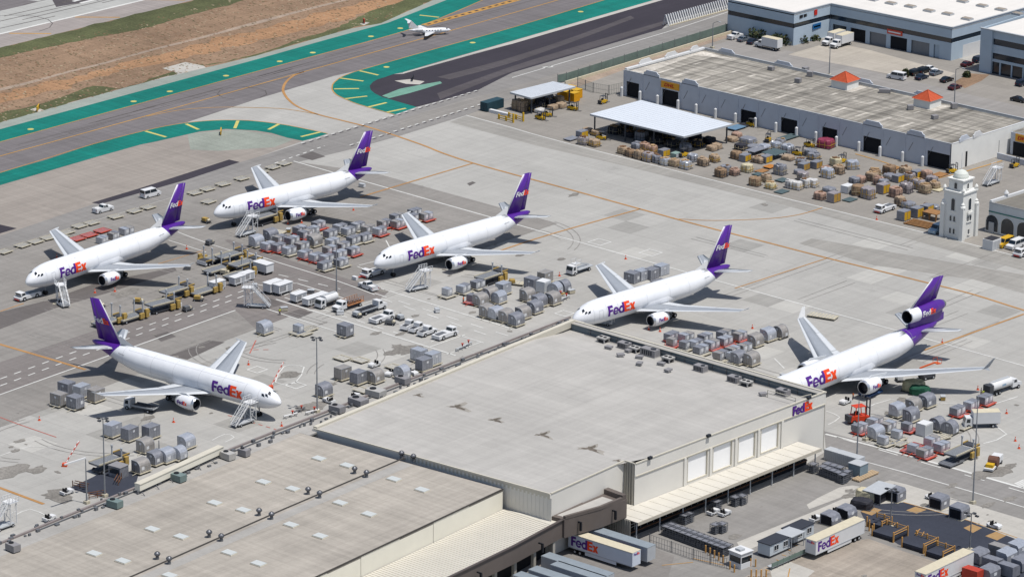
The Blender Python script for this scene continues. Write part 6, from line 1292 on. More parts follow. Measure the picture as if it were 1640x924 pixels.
def kloader(label='', up=False):
    r = thing('cargo_loader', label, 'cargo loader', group='cargo loaders with twin posts'); zd = 2.2 if up else 1.0
    mb = MB(); mb.box(-4.4,2.0,-1.6,1.6,zd-.35,zd); mb.build('platform', steelM, r)
    mb = MB(); [mb.cyl((-4.2+k*.42,-1.4,zd+.03),(-4.2+k*.42,1.4,zd+.03),.07,n=6) for k in range(15)]; mb.build('roller', lgreyM, r)['kind'] = 'stuff'
    mb = MB(); [mb.box(-4.4,2.0,s*1.6-.1,s*1.6+.1,zd-.05,zd+.25) for s in (-1,1)]; mb.build('side_guide', dolW, r)
    mb = MB(); mb.box(2.1,4.2,-1.6,1.6,zd+.1,zd+.35); mb.build('bridge', frameM, r); mb = MB(); mb.box(2.1,4.2,1.35,1.6,zd+.35,zd+.55); mb.box(2.1,4.2,-1.6,-1.35,zd+.35,zd+.55); mb.build('bridge_guide', ldY, r)
    for s in (1,-1): mb = MB(); mb.bar((2.0,s*1.45,.4),(2.0,s*1.45,4.0),.24); mb.cyl((2.0,s*1.45,4.0),(2.0,s*1.45,4.35),.25,n=8); mb.build('post', [lgreyM], r)
    mb = MB(); mb.box(-4.0,3.8,-1.3,1.3,.35,.62); mb.build('chassis', frameM, r); mb = MB(); mb.box(.6,1.9,-2.2,-1.65,.5,1.7); mb.build('engine_housing', ldY, r)
    mb = MB(); mb.box(2.3,3.3,-2.3,-1.65,.5,2.4); mb.build('operator_stand', ldY, r); mb = MB(); mb.box(3.8,4.3,-1.5,1.5,.4,1.3); mb.build('front_panel', whiteM, r)
    wheels(r, [(-3.2,1.4),(-3.2,-1.4),(3.0,1.4),(3.0,-1.4)], .4, .3); return r
def forklift(x, y, h, label, m=None, big=False):
    r = autoL(x, y, 'forklift', label, 'forklift', h, None); m = m or yelM; k = 1.7 if big else 1.0
    extr([(1.2*k,.3*k),(1.2*k,.9*k),(.2*k,.95*k),(-.2*k,1.1*k),(-1.4*k,1.1*k),(-1.5*k,.4*k)], -.65*k, .65*k).build('body', m, r)
    mb = MB(); [mb.bar((a*k,b*k,.9*k),(a*k*.8,b*k,2.2*k),.09*k) for a in (.7,-.9) for b in (.55,-.55)]; mb.box(-.85*k,.7*k,-.6*k,.6*k,2.2*k,2.26*k); mb.build('overhead_guard', m if big else frameM, r)
    H = (5.2 if big else 2.6); mb = MB(); [mb.bar((1.35*k,b*k,.15),(1.35*k,b*k,H),.14*k) for b in (.4,-.4)]; mb.bar((1.35*k,-.4*k,H),(1.35*k,.4*k,H),.12*k); mb.bar((1.35*k,-.4*k,H*.6),(1.35*k,.4*k,H*.6),.12*k); mb.build('mast', frameM, r)
    for b in (.3,-.3): mb = MB(); mb.box(1.45*k,2.6*k,b*k-.07,b*k+.07,.12,.2); mb.build('fork', steelM, r)
    mb = MB(); mb.box(-.6*k,-.1*k,-.25*k,.25*k,1.0*k,1.5*k); mb.build('seat', blackM, r); mb = MB(); mb.box(-1.7*k,-1.2*k,-.6*k,.6*k,.4*k,1.15*k); mb.build('counterweight', frameM, r); wheels(r, [(.8*k,.55*k),(.8*k,-.55*k),(-1.0*k,.55*k),(-1.0*k,-.55*k)], .33*k, .24*k); return r
def semitrailer(x, y, z, h, label, L=16.0, logo=True, side_m=None, roof_m=None, fr=True):
    """x,y: surveyed middle of the roof"""
    p = G(x, y, 4.05); r = thing('semi_trailer', label, 'semi-trailer', (p.x, p.y, 0), h, 'semi-trailers at the truck docks'); sm = side_m or whiteM
    mb = MB(); mb.box(-L/2,L/2,-1.28,1.28,1.15,4.0); b = mb.build('box_body', sm, r); mb = MB(); mb.box(-L/2-.02,L/2+.02,-1.3,1.3,4.0,4.06); mb.build('roof_panel', roof_m or creamM, b)
    mb = MB(); [mb.box(-L/2-.03, L/2+.03, s*1.29-.03, s*1.29+.03, zz, zz+.12) for s in (1,-1) for zz in (1.12,3.86)]; mb.build('side_rail', lgreyM, b)
    for s in (.64,-.64): mb = MB(); mb.box(-L/2-.05,-L/2-.0,s-.6,s+.6,1.2,3.95); mb.build('rear_door', sm, r)
    mb = MB(); mb.box(-L/2+.3,L/2-1.5,-.5,.5,.9,1.14); mb.build('chassis', frameM, r); wheels(r, [(-L/2+a, s*1.0) for a in (1.6,2.9) for s in (1,-1)], .5, .45)
    for s in (.6,-.6): mb = MB(); mb.bar((L/2-3.2,s,1.1),(L/2-3.2,s,.05),.14); mb.build('landing_leg', frameM, r)
    for s in (1,-1): mb = MB(); mb.prism([(-L/2+4.2,s*1.2),(L/2-4.0,s*1.2),(L/2-4.0,s*1.24),(-L/2+4.2,s*1.24)], .45, 1.1); mb.build('side_skirt', sm, r)
    if logo:
        for s in (1,-1):
            hh = 2.0; wd = glyphs('FedEx')[1]*hh*.95; mb = MB(); 
            st_ = L/2-.7
            lettering(mb, 'FedEx', (lambda u, v: Vector(((st_-u if s == 1 else -L/2+.7+u), s*1.30, 1.65+v))), hh, (0,1), sub=3, stretch=.95); mb.build('lettering', [purpL, orngM], b)
        mb = MB(); lettering(mb, 'FedEx', lambda u, v: Vector((L/2+.03, -.85+u, 3.3+v)), .5, (0,1), sub=3); mb.build('lettering', [purpL, orngM], b)
        mb = MB(); lettering(mb, 'FedEx', lambda u, v: Vector((-L/2-.07, .85-u, 3.3+v)), .5, (0,1), sub=3); mb.build('lettering', [purpL, orngM], b)
    return r
def cone(x, y, label):
    p = G(x, y); r = thing('traffic_cone', label, 'traffic cone', (p.x,p.y,0), 0, 'orange traffic cones'); mb = MB(); mb.cyl((0,0,.05),(0,0,1.0),.24,.06,8); mb.build('cone_body', orM, r); mb = MB(); mb.box(-.3,.3,-.3,.3,0,.05); mb.build('base', orM, r); mb = MB(); mb.cyl((0,0,.5),(0,0,.68),.165,.125,8); mb.build('reflective_band', whiteM, r)
def pole(xb, yb, xt, yt, label, arm='x', name='light_pole'):
    p = G(xb, yb); t = yb-yt; hgt = t/6.7*(1.0 if yb < 700 else .93)
    # height from the sight line above the foot
    d = ray(xt, yt); k = ((p.x-CAMPOS.x)*d.x+(p.y-CAMPOS.y)*d.y)/(d.x*d.x+d.y*d.y); hgt = CAMPOS.z+d.z*k
    r = thing(name, label, 'light pole', (p.x,p.y,0), 0, 'tall apron light poles'); mb = MB(); mb.cyl((0,0,0),(0,0,hgt),.18,.09,8); mb.build('pole_shaft', mat('galvanised_pole',(158,162,168),.5,.3,.05,1), r); mb = MB(); mb.box(-.5,.5,-.5,.5,0,.6); mb.build('footing', dolW, r)
    if arm == 'x':
        mb = MB(); mb.bar((-1.3,0,hgt),(1.3,0,hgt),.12); mb.bar((0,-1.0,hgt-.1),(0,1.0,hgt-.1),.12); mb.build('crossarm', steelM, r)
        for a, b in ((-1.3,0),(1.3,0),(0,-1),(0,1)): mb = MB(); mb.box(a-.35,a+.35,b-.25,b+.25,hgt-.35,hgt-.1); mb.build('lamp_head', frameM, r)
    elif arm == 'c':
        mb = MB(); prev = (0,0,hgt)
        for k in range(1,6): q = (1.9*k/5*.9, .5*k/5, hgt+.7*math.sin(math.pi*k/10)); mb.bar(prev,q,.12); prev = q
        mb.build('curved_arm', steelM, r); mb = MB(); mb.box(prev[0],prev[0]+.7,prev[1]-.15,prev[1]+.25,prev[2]-.12,prev[2]+.06); mb.build('lamp_head', lgreyM, r)
    return r
# ================================================================ PLACING VEHICLES AND GEAR
HAm = -math.pi/2; HBm = math.pi
pickup(165,339,HA-.05,'white pickup truck with an open bed driving on the service road', whiteM)
van(241,315,HA-.05,'white passenger van driving on the service road behind the left jet tail', whiteM)
pushback(44,478,HAm,'white aircraft tug under the nose of the far left jet')
pushback(612,514,HA,'white aircraft tug parked in the painted bays, left of the four tow tractors')
pushback(713,540,HA,'white aircraft tug at the right end of the parked tow tractors')
pushback(597,441,HAm,'white tug half hidden under the middle jet nose')
pushback(1417,338,HAm,'white tug with open wheel bay in the freight yard beside yellow-sided boxes')
pickup(590,463,HA+1.4,'white service pickup on the ramp road below the red towbar', whiteM)
for k, (x, y, h) in enumerate(((655,526,HA+.2),(669,530,HA+.1),(684,536,HA))):
    r = autoL(x, y, 'tow_tractor', 'white tow tractor with black tyres, %s in the cluster of three' % ('leftmost','middle one','rightmost')[k], 'tow tractor', h, 'white tow tractors parked close together')
    extr([(2.7,.5),(2.7,.95),(1.0,1.2),(-2.4,1.2),(-2.6,.5)], -.95, .95).build('body', whiteM, r); extr([(1.2,1.2),(.9,2.1),(-.5,2.1),(-.6,1.2)], -.8, .8).build('cab', whiteM, r); mb = MB(); mb.add([(1.2-.3*t+.03, s*.7, 1.2+.9*t) for t, s in ((.1,-1),(.1,1),(.9,1),(.9,-1))], [(0,1,2,3)]); mb.build('windscreen', glassM, r)
    for s in (1,-1): mb = MB(); mb.add([(.8,s*.82,1.3),(-.4,s*.82,1.3),(-.4,s*.82,1.95),(.65,s*.82,1.95)], [(0,1,2,3)]); mb.build('side_window', glassM, r)
    wheels(r, [(1.7,.9),(1.7,-.9),(-1.6,.9),(-1.6,-.9)], .48, .32); mb = MB(); mb.box(-2.3,-.8,-.6,.6,1.2,1.28); mb.build('engine_deck', frameM, r)
tanker(528,489,HAm,'short white tank truck parked behind the truck with an orange rack')
flatbed(560,493,HAm,'white bonneted truck carrying an orange-brown rack in the parking bays','rack',True,mat('orange_brown_paint',(196,136,92),.7,0,.15,1))
flatbed(592,500,HA,'white truck with a slatted grey bed beside the orange-rack truck','roller',True)
flatbed(928,436,HAm,'white high-lift service truck standing alone behind the middle apron containers','lift',False)
flatbed(226,657,HBm+.25,'white flatbed truck with a roller bed in the shadow of the wing','roller',False)
flatbed(1571,683,HA+2.4,'white box truck with lowered tail lift near the pole on the right','box',False)
tanker(1601,628,HA-.1,'large white fuel truck beyond the right-hand dollies', big=True)
forklift(1375,676,HA-.4,'tall orange-red heavy forklift with a raised mast', mat('orange_red_paint',(224,72,40),.5,0,.1,1), True)
PB = Proto(bagtug())
for x, y, h, lb in ((600,587,HAm,'white baggage tractor just right of the two empty dollies'),(625,601,HAm+.3,'white baggage tractor behind the arched container at the roof edge'),(568,638,HA+.3,'white baggage tractor left of the pinkish roof unit'),(527,645,HBm,'cream baggage tractor below the lone rounded container'),(659,600,HB,'white baggage tractor hidden behind the roof edge by the square containers'),
                   (1354,646,HAm,'white baggage tractor alone between the big roof and the engine stand'),(1142,823,HA,'left one of two white baggage tractors in front of the dock canopy'),(1160,825,HA,'right one of two white baggage tractors in front of the dock canopy'),(1493,800,HB,'white baggage tractor behind the two dark open containers'),(1340,822,HA,'white baggage tractor above the logo trailer roof, right one'),
                   (1306,834,HA,'white baggage tractor beside the portable office roof'),(1592,845,HB,'white baggage tractor between two orange ground squares on the right'),(99,490,HB-.3,'small white tractor below the far left boarding stairs'),(79,833,HA,'dark-seated white tractor beyond the lower left parapet'),(107,791,HA,'white tractor at the edge of the dark loading pit')):
    p = G(x, y); PB((p.x,p.y,0), h, lb, 'white baggage tractors with black seats')
PG = Proto(gpu())
for x, y, h, lb in ((348,464,HA,'tall white equipment box cart left of the ramp road'),(380,456,HA,'small white power cart in the painted corner bay'),(395,450,HA,'white power cart partly behind the yellow loaders'),(422,437,HA+math.pi/2,'large white wheeled unit alone on the ramp road'),(438,468,HA,'left white unit of the joined pair at the parking bays'),(452,470,HA,'right white unit of the joined pair at the parking bays'),(478,483,HA,'small white unit beside the long silver-topped cart'),(505,486,HA,'long pale cart with a silver top in the parking bays')):
    p = G(x, y); o = PG((p.x,p.y,0), h, lb, 'white ground power units')
    if '422' in str(x) or x in (438,452): o.scale = (1.25,1.25,1.2)
    if x == 505: o.scale = (1.9,1.0,.9)
stairs(98,484,HA+1.1,'white boarding stairs beside the nose of the far left jet',4.4)
stairs(404,374,HA,'white boarding stairs at the nose of the farthest jet',4.6)
stairs(680,462,HA-.2,'white boarding stairs under the middle jet between nose and engine',4.6)
stairs(399,492,HBm+.6,'white high boarding stairs standing free beside the ramp road',5.0)
stairs(400,676,HA,'white boarding stairs against the nose of the jet facing right',4.6)
stairs(16,842,HA,'white boarding stairs at the lower left edge of the frame',5.2)
stairs(1595,293,HA,'white boarding stairs alone in the freight yard beyond the tower',4.2)
stairs(975,521,HB+.4,'pale small access stairs beside the jet at the big roof corner',3.0)
PK = [Proto(kloader('', False)), Proto(kloader('', True))]
for x, y, h, u, lb in ((262,497,HA-.1,1,'cargo loader with twin posts nearest the jet tail that faces right'),(212,512,HA,0,'low cargo loader just right of the purple tail fin'),(176,519,HA,0,'low cargo loader half behind the purple tail fin'),(284,476,HA,1,'cargo loader with grey platform above the one on the road edge'),(330,470,HA,0,'flat cargo loader beside the tall white box cart'),(343,420,HAm,0,'dark cargo loader just beyond the left jet wingtip'),(352,435,HA,0,'long low cargo loader with concrete-coloured deck'),(372,420,HA,1,'cargo loader with white posts in the middle of the loader cluster'),(394,433,HA,1,'yellow-marked cargo loader at the right end of the loader cluster'),(385,444,HA,0,'dark low loader beside the white power carts'),
                      (428,357,HA,1,'raised cargo loader under the farthest jet'),(787,453,HA,1,'raised cargo loader behind the containers right of the middle jet'),(1540,735,HA,1,'cargo loader with yellow posts by the right light pole'),(176,750,HA,1,'cargo loader beside the dark pit at lower left')):
    if not lb: continue
    p = G(x, y); PK[u]((p.x,p.y,0), h, lb, 'cargo loaders with twin posts')
# conveyor strip on the ground right of the middle jet and flat racks
def rack(x0, y0, x1, y1, w, label, m=dolW, z=.55):
    a, b = G(x0,y0), G(x1,y1); c = (a+b)/2; d = b-a; L = d.length; r = thing('roller_rack', label, 'roller rack', (c.x,c.y,0), math.atan2(d.y,d.x)); mb = MB(); mb.box(-L/2,L/2,-w/2,w/2,z-.2,z); mb.build('rack_frame', m, r)
    mb = MB(); n = int(L/.8); [mb.cyl((-L/2+.4+k*.8,-w/2+.1,z+.04),(-L/2+.4+k*.8,w/2-.1,z+.04),.06,n=6) for k in range(n)]; mb.build('roller', silv, r)['kind'] = 'stuff'
    mb = MB(); [mb.box(sx*L*.42-.1,sx*L*.42+.1,sy*w*.4-.1,sy*w*.4+.1,0,z-.2) for sx in (-1,0,1) for sy in (-1,1)]; mb.build('leg', frameM, r); return r
rack(800,452,840,457,2.6,'long pale roller rack behind the containers right of the middle jet')
rack(1296,505,1340,512,3.0,'jumble of roller racks under the far wing of the three-engine jet')
rack(430,372,455,376,3.2,'low pale roller rack in front of the farthest jet engine')
rack(1512,748,1535,738,3.2,'long grey roller deck leading up to the loader by the right pole', steelM)
rack(1495,706,1518,700,2.6,'flat pale deck between the white box and the arched containers')
rack(236,500,255,494,2.6,'long grey deck left of the twin-post loader at the road edge', lgreyM)
rack(1046,455,1064,450,2.4,'flat grey rack in front of the square containers behind the jet', silv2)
# red towbar rig
r = autoL(582,444,'towbar','red and white towbar lying before the middle jet nose','towbar',HA); mb = MB(); mb.cyl((-2.5,0,.4),(2.5,0,.4),.16); mb.build('bar', redM, r); mb = MB(); mb.box(-3.3,-2.5,-.7,.7,.1,.9); mb.build('hitch', whiteM, r); wheels(r, [(.3,.5),(.3,-.5)], .35, .2)
r = autoL(105,488,'white_mat','flat white plate on the ground beside the small tractor','ground plate',.3); mb = MB(); mb.box(-3.0,-.5,-1.0,1.0,.03,.1); mb.build('plate', creamM, r)
# red-white striped towbar lying lower left
for (a, b, lb) in (((104,746),(126,708),'red and white towbar with an orange head at lower left'),((434,622),(453,583),'red and white towbar in front of the nose of the jet facing right')):
    p, q = G(*a), G(*b); d = q-p; L = d.length; r = thing('towbar', lb, 'towbar', (p.x,p.y,0), math.atan2(d.y,d.x)); mb = MB()
    n = 10; [mb.cyl((L*k/n,0,.3),(L*(k+1)/n,0,.3),.09,n=6,mi=k % 2) for k in range(n)]; mb.build('bar', [redM, whiteM], r); mb = MB(); mb.box(-.6,.3,-.5,.5,0,.7); mb.build('head', orM, r)
# engine change gear by the three-engine jet
r = autoL(1394,632,'engine_stand','blue wheeled engine stand with a white ladder under the three-engine jet wing','engine stand',HA); mb = MB(); mb.box(-2.6,2.6,-1.5,1.5,.4,.7); [mb.bar((sx*2.4,sy*1.3,.7),(sx*1.6,sy*1.1,1.8),.14) for sx in (-1,1) for sy in (-1,1)]; mb.build('stand_frame', mat('blue_frame',(60,92,140),.6,0,.1,1), r); wheels(r,[(2.0,1.3),(2.0,-1.3),(-2.0,1.3),(-2.0,-1.3)],.35,.2)
mb = MB(); [mb.bar((-2.9,s,0),(-2.6,s,3.4),.09) for s in (-.35,.35)]; [mb.bar((-2.88+k*.03,-.35,.3+k*.32),(-2.88+k*.03,.35,.3+k*.32),.09) for k in range(10)]; mb.build('ladder', whiteM, r); mb = MB(); mb.lathe([(1.6,.8),(1.3,1.15),(-1.2,1.15),(-1.9,.5)],(0,0,2.0),n=14); mb.build('bare_engine', intM, r, smooth=True)
r = autoL(1306,629,'engine_cowl','round white engine inlet standing beside the big roof corner','engine part',HAm); mb = MB(); mb.lathe([(.5,1.2),(.6,1.35),(.4,1.55),(-1.4,1.6)],(0,0,1.75),n=20); mb.lathe([(.5,1.2),(-1.2,1.15),(-1.2,.05)],(0,0,1.75),n=20,mi=1); mb.build('cowl_ring',[hullW,intM],r,smooth=True); mb = MB(); mb.box(-1.4,.5,-1.0,1.0,0,.25); mb.build('cradle',frameM,r)
r = autoL(1484,606,'boom_lift','orange boom lift with a dark base under the wing of the three-engine jet','boom lift',HA-.3); mb = MB(); mb.box(-1.6,1.6,-1.1,1.1,.5,1.2); mb.build('base',frameM,r); wheels(r,[(1.1,.95),(1.1,-.95),(-1.1,.95),(-1.1,-.95)],.45,.3); mb = MB(); mb.bar((-.5,0,1.2),(-2.0,0,2.8),.35); mb.bar((-2.0,0,2.8),(2.2,0,3.4),.3); mb.build('boom',mat('orange_boom_paint',(226,104,52),.5,0,.1,1),r); mb = MB(); mb.box(2.2,3.4,-.8,.8,3.1,3.2); [mb.bar((a,b,3.2),(a,b,4.2),.07) for a in (2.2,3.4) for b in (-.8,.8)]; [mb.bar((2.2,b,4.2),(3.4,b,4.2),.07) for b in (-.8,.8)]; mb.build('basket',MATS['orange_boom_paint'],r)
strapM = [mat('tan_strap',(196,182,150),.7,0,0), mat('dark_strap',(78,76,80),.7,0,0), mat('yellow_strap',(206,168,72),.7,0,0)]; cartM = mat('top_carton_tan',(196,164,124),.8,0,.2,2); cartD = mat('top_carton_brown',(132,100,74),.8,0,.2,2)
def mound(x, y, label, ms, sx, sy, h, rz=0, name='covered_load', cat='covered cargo', base=True, seed=0, grp=None, basem=None, box=.5, loc=None):
    p = loc or G(x, y); r = thing(name, label, cat, (p.x,p.y,p.z if loc else 0), rz, grp); rr = random.Random(seed); mb = MB(); n = 7; vs = []
    for j in range(5):
        t = j/4; z = h*min(1, t*1.35) if t < .75 else h*(1+.0); k = 1.0 if t < .5 else (1-.10*(1-box) if t < .75 else (.55+.4*box))
        z = (0, .4, .72, .94, 1.0)[j]*h; k = (1, 1.02, .99, .86+.1*box, .50+.38*box)[j]
        for i in range(16):
            a = 2*math.pi*i/16+math.pi/16; ca, sa = math.cos(a), math.sin(a); m_ = 1/max(abs(ca), abs(sa)); m_ = m_*.92+.08
            vs.append((ca*m_*sx*k*rr.uniform(.95,1.03), sa*m_*sy*k*rr.uniform(.95,1.03), .14+z+(rr.uniform(-.06,.08)*h if j > 2 else 0)))
    for j in range(4): mb.add(vs[j*16:(j+2)*16], [(i,(i+1) % 16,(i+1) % 16+16,i+16) for i in range(16)])
    c = (0,0,.14+h*rr.uniform(1.0,1.08)); mb.add(vs[64:80]+[c], [(i,(i+1) % 16,16) for i in range(16)]); wl = mb.build('wrapped_load', ms, r, smooth=False)
    if grp and h > 1.2:
        mb = MB()
        for s_ in (-1, 1):
            for t_ in (.35, -.4): mb.bar((t_*sx, s_*sy*1.045, .2), (t_*sx, s_*sy*1.0, h*.9), .09)
            for t_ in (.3, -.35): mb.bar((s_*sx*1.045, t_*sy, .2), (s_*sx*1.0, t_*sy, h*.9), .09)
        mb.bar((-sx*1.04, -sy*1.04, h*.5), (sx*1.04, -sy*1.04, h*.5), .08); mb.bar((sx*1.04, -sy*1.04, h*.5), (sx*1.04, sy*1.04, h*.5), .08); mb.build('net_strap', strapM[seed % 3], r)['kind'] = 'stuff'
        if rr.random() < .6:
            mb = MB()
            for q_ in range(rr.randint(2, 5)): a_, b_ = rr.uniform(-.5,.5)*sx, rr.uniform(-.5,.5)*sy; e_ = rr.uniform(.25,.5); mb.T = Matrix.Translation((a_, b_, h+.02+q_*.013)) @ Matrix.Rotation(rr.uniform(0,1), 4, 'Z'); mb.box(-e_, e_, -e_*.8, e_*.8, 0, rr.uniform(.2,.5))
            mb.build('top_carton', rr.choice((cartM, cartM, cartD, ms)), r)['kind'] = 'stuff'
    if base: mb = MB(); mb.box(-sx*1.06,sx*1.06,-sy*1.06,sy*1.06,0,.14); mb.build('base_pallet', basem or frameM, r)
    return r
mound(1463,625,'pale patterned cover over a load beside the green one', mat('patterned_cover',(214,208,170),.8,0,.25,2.2), 2.4,1.6,2.2, .4, seed=3, box=.2)
mound(1473,631,'dark green tarpaulin cover next to the pale patterned load', mat('green_tarp',(34,92,70),.7,0,.2,2), 2.2,1.5,1.8, .4, seed=4, box=.1)
r = autoL(1592,746,'hose_cart','white and brown hose reel cart beside the yellow box at the right edge','hose cart',HA+.3); mb = MB(); mb.cyl((-.5,-1.0,1.3),(-.5,1.0,1.3),1.1,n=14); mb.build('hose_reel',mat('brown_hose',(120,84,70),.7,0,.1,2),r); mb = MB(); mb.box(.6,3.0,-1.0,1.0,.6,1.9); mb.build('engine_housing',whiteM,r); mb = MB(); mb.box(-4.2,-1.8,-1.0,1.0,.4,.8); mb.build('trailer_bed',whiteM,r); mb = MB(); mb.box(-3.6,-2.2,-.8,.8,.8,1.5); mb.build('tool_box',yelM,r); wheels(r,[(2.0,.95),(2.0,-.95),(-1.6,.95),(-1.6,-.95)],.4,.3)
# cones
cl = [(63,675+0,''),]
for k, (x, y, lb) in enumerate(((278,676,'below the wing of the jet facing right'),(63,673,'at the far lower left, left of the light pole'),(398,584,'beside the far wingtip of the jet facing right'),(299,399,'under the tail of the far left jet'),(152,469,'in front of the far left jet engine, right one'),(184,467,'behind the far left jet engine'),(461,359,'left of the farthest jet engine'),(483,357,'under the farthest jet engine'),(606,436,'beside the red towbar'),(1002,415,'on the white line behind the container pair'),(896,442,'left of the high-lift truck'),(1039,528,'before the roof-corner jet engine, left'),(1057,531,'before the roof-corner jet engine, right'),(1205,526,'near the wingtip shadow of the jet by the big roof'),(1566,624,'at the wing shadow tip of the three-engine jet'),(1612,662,'alone on open concrete at the right edge'),(1626,706,'at the right edge, upper of two'),(1632,718,'at the right edge, lower of two'),(1404,352,'in front of the white tug in the freight yard'),(1509,549,'on the white line under the three-engine jet tail'),(451,682,'below the nose of the jet facing right'),(91,413,'by the far wing shadow of the left jet'),(566,337,'under the tail of the farthest jet'))):
    cone(x, y, 'small orange traffic cone '+lb)
# light poles
pole(508,660,506,541,'tall grey light pole in front of the nose of the jet facing right')
pole(168,795,165,670,'tall grey light pole at lower left beside the dark pit')
pole(139,806,135,735,'white bent pole at lower left beside the parapet', 'none')
r = thing('overhead_gantry','white horizontal gantry arm on a post at lower left','gantry',tuple(G(139,806))); mb = MB(); p1 = G(103,746,9.5)-G(139,806); mb.bar((0,0,9.8),(p1.x,p1.y,9.8),.3); mb.build('gantry_arm',whiteM,r)
pole(1558,806,1568,635,'tall light pole beside the cargo loader on the right','none')
pole(1372,742,1381,642,'tall light pole in front of the red forklift','none')
pole(1426,846,1429,783,'short twin-lamp pole among the dark containers','x')
pole(1553,882,1558,822,'light pole rising from the dark pavement at lower right','x')
pole(539,474,538,386,'slim light pole beside the container block before the middle jet','none')
pole(1141,78,1143,38,'curved street lamp by the fence at the top','c')
pole(1328,122,1330,73,'slim street lamp behind the first orange-roofed cupola','none')
pole(1528,176,1533,112,'curved street lamp behind the second orange-roofed cupola','c')
pole(255,733,254,705,'thin dark post beside the rounded containers at lower left','none')
pole(1386,715-10,1386,700-10,'short post by the hangar corner','none')

# ground crew by the fuel truck and at two other spots
def person(x, y, label, h, shirt, trousers, pose=0):
    p = G(x, y); r = thing('person', label, 'person', (p.x,p.y,0), h, 'ground crew'); 
    def skin(name, pts, edges, m):
        me = bpy.data.meshes.new(name); me.from_pydata([q[:3] for q in pts], edges, []); me.materials.append(m); o = link(name, me, r)
        bm = bmesh.new(); bm.from_mesh(me); ly = bm.verts.layers.skin.verify()
        for i, v in enumerate(bm.verts): v[ly].radius = (pts[i][3], pts[i][3]*pts[i][4] if len(pts[i]) > 4 else pts[i][3]); v[ly].use_root = i == 0
        bm.to_mesh(me); bm.free(); o.modifiers.new('skin', 'SKIN'); sd = o.modifiers.new('sub', 'SUBSURF'); sd.levels = 1; sd.render_levels = 1; return o
    st = .16 if pose else .05
    body = [(0,0,.95,.13,1.2),(0,0,1.15,.12,1.3),(0,0,1.38,.15,1.3),(0,0,1.50,.06),(0,0,1.58,.07),(0.02,0,1.70,.10),(0,.2,1.42,.06),(.06*pose,.27,1.15,.045),(.22*pose,.27,.92,.035),(0,-.2,1.42,.06),(-.04*pose,-.27,1.15,.045),(.1*pose,-.28,.90,.035),(st,.10,.52,.07),(st*.5,.10,.08,.05),(st*.5+.16,.10,.05,.04),(-st,-.10,.52,.07),(-st*1.6,-.10,.08,.05),(-st*1.6+.16,-.10,.05,.04),(.24*pose+.02,.27,.84,.03),(.12*pose,-.28,.82,.03)]
    ed = [(0,1),(1,2),(2,3),(3,4),(4,5),(2,6),(6,7),(7,8),(8,18),(2,9),(9,10),(10,11),(11,19),(0,12),(12,13),(13,14),(0,15),(15,16),(16,17)]
    skin('body', body, ed, mat('skin_tone',(190,146,120),.6,0,0))
    skin('vest', [(0,0,1.0,.155,1.2),(0,0,1.2,.15,1.3),(0,0,1.40,.17,1.3),(0,.2,1.43,.08),(.05*pose,.27,1.18,.06),(0,-.2,1.43,.08),(-.03*pose,-.27,1.18,.06)], [(0,1),(1,2),(2,3),(3,4),(2,5),(5,6)], shirt)
    skin('trousers', [(0,0,.95,.15,1.2),(st,.10,.52,.088),(st*.5,.10,.14,.07),(-st,-.10,.52,.088),(-st*1.6,-.10,.14,.07)], [(0,1),(1,2),(0,3),(3,4)], trousers)
    mb = MB(); mb.lathe([(1.70,.115),(1.76,.105),(1.81,.06),(1.82,.01)],(0.01,0,0),'z',10); mb.build('hair', blackM, r)
hv = mat('hi_vis_orange',(240,120,50),.7,0,0); hy_ = mat('hi_vis_lime',(206,226,80),.7,0,0); nv = mat('navy_cloth',(46,52,74),.8,0,0)
person(1571,633,'person in navy work clothes standing behind the white fuel truck',.5,nv,nv)
person(1574,636,'person in a lime vest beside the fuel truck dolly train',2.0,hy_,nv,1)
person(1366,640,'person in an orange vest walking under the three-engine jet',1.2,hv,nv,1)
person(448,505,'person in a lime vest on the ramp road near the joined white units',2.6,hy_,nv,1)
person(742,486,'person in an orange vest beside the containers right of the middle jet',.2,hv,nv)
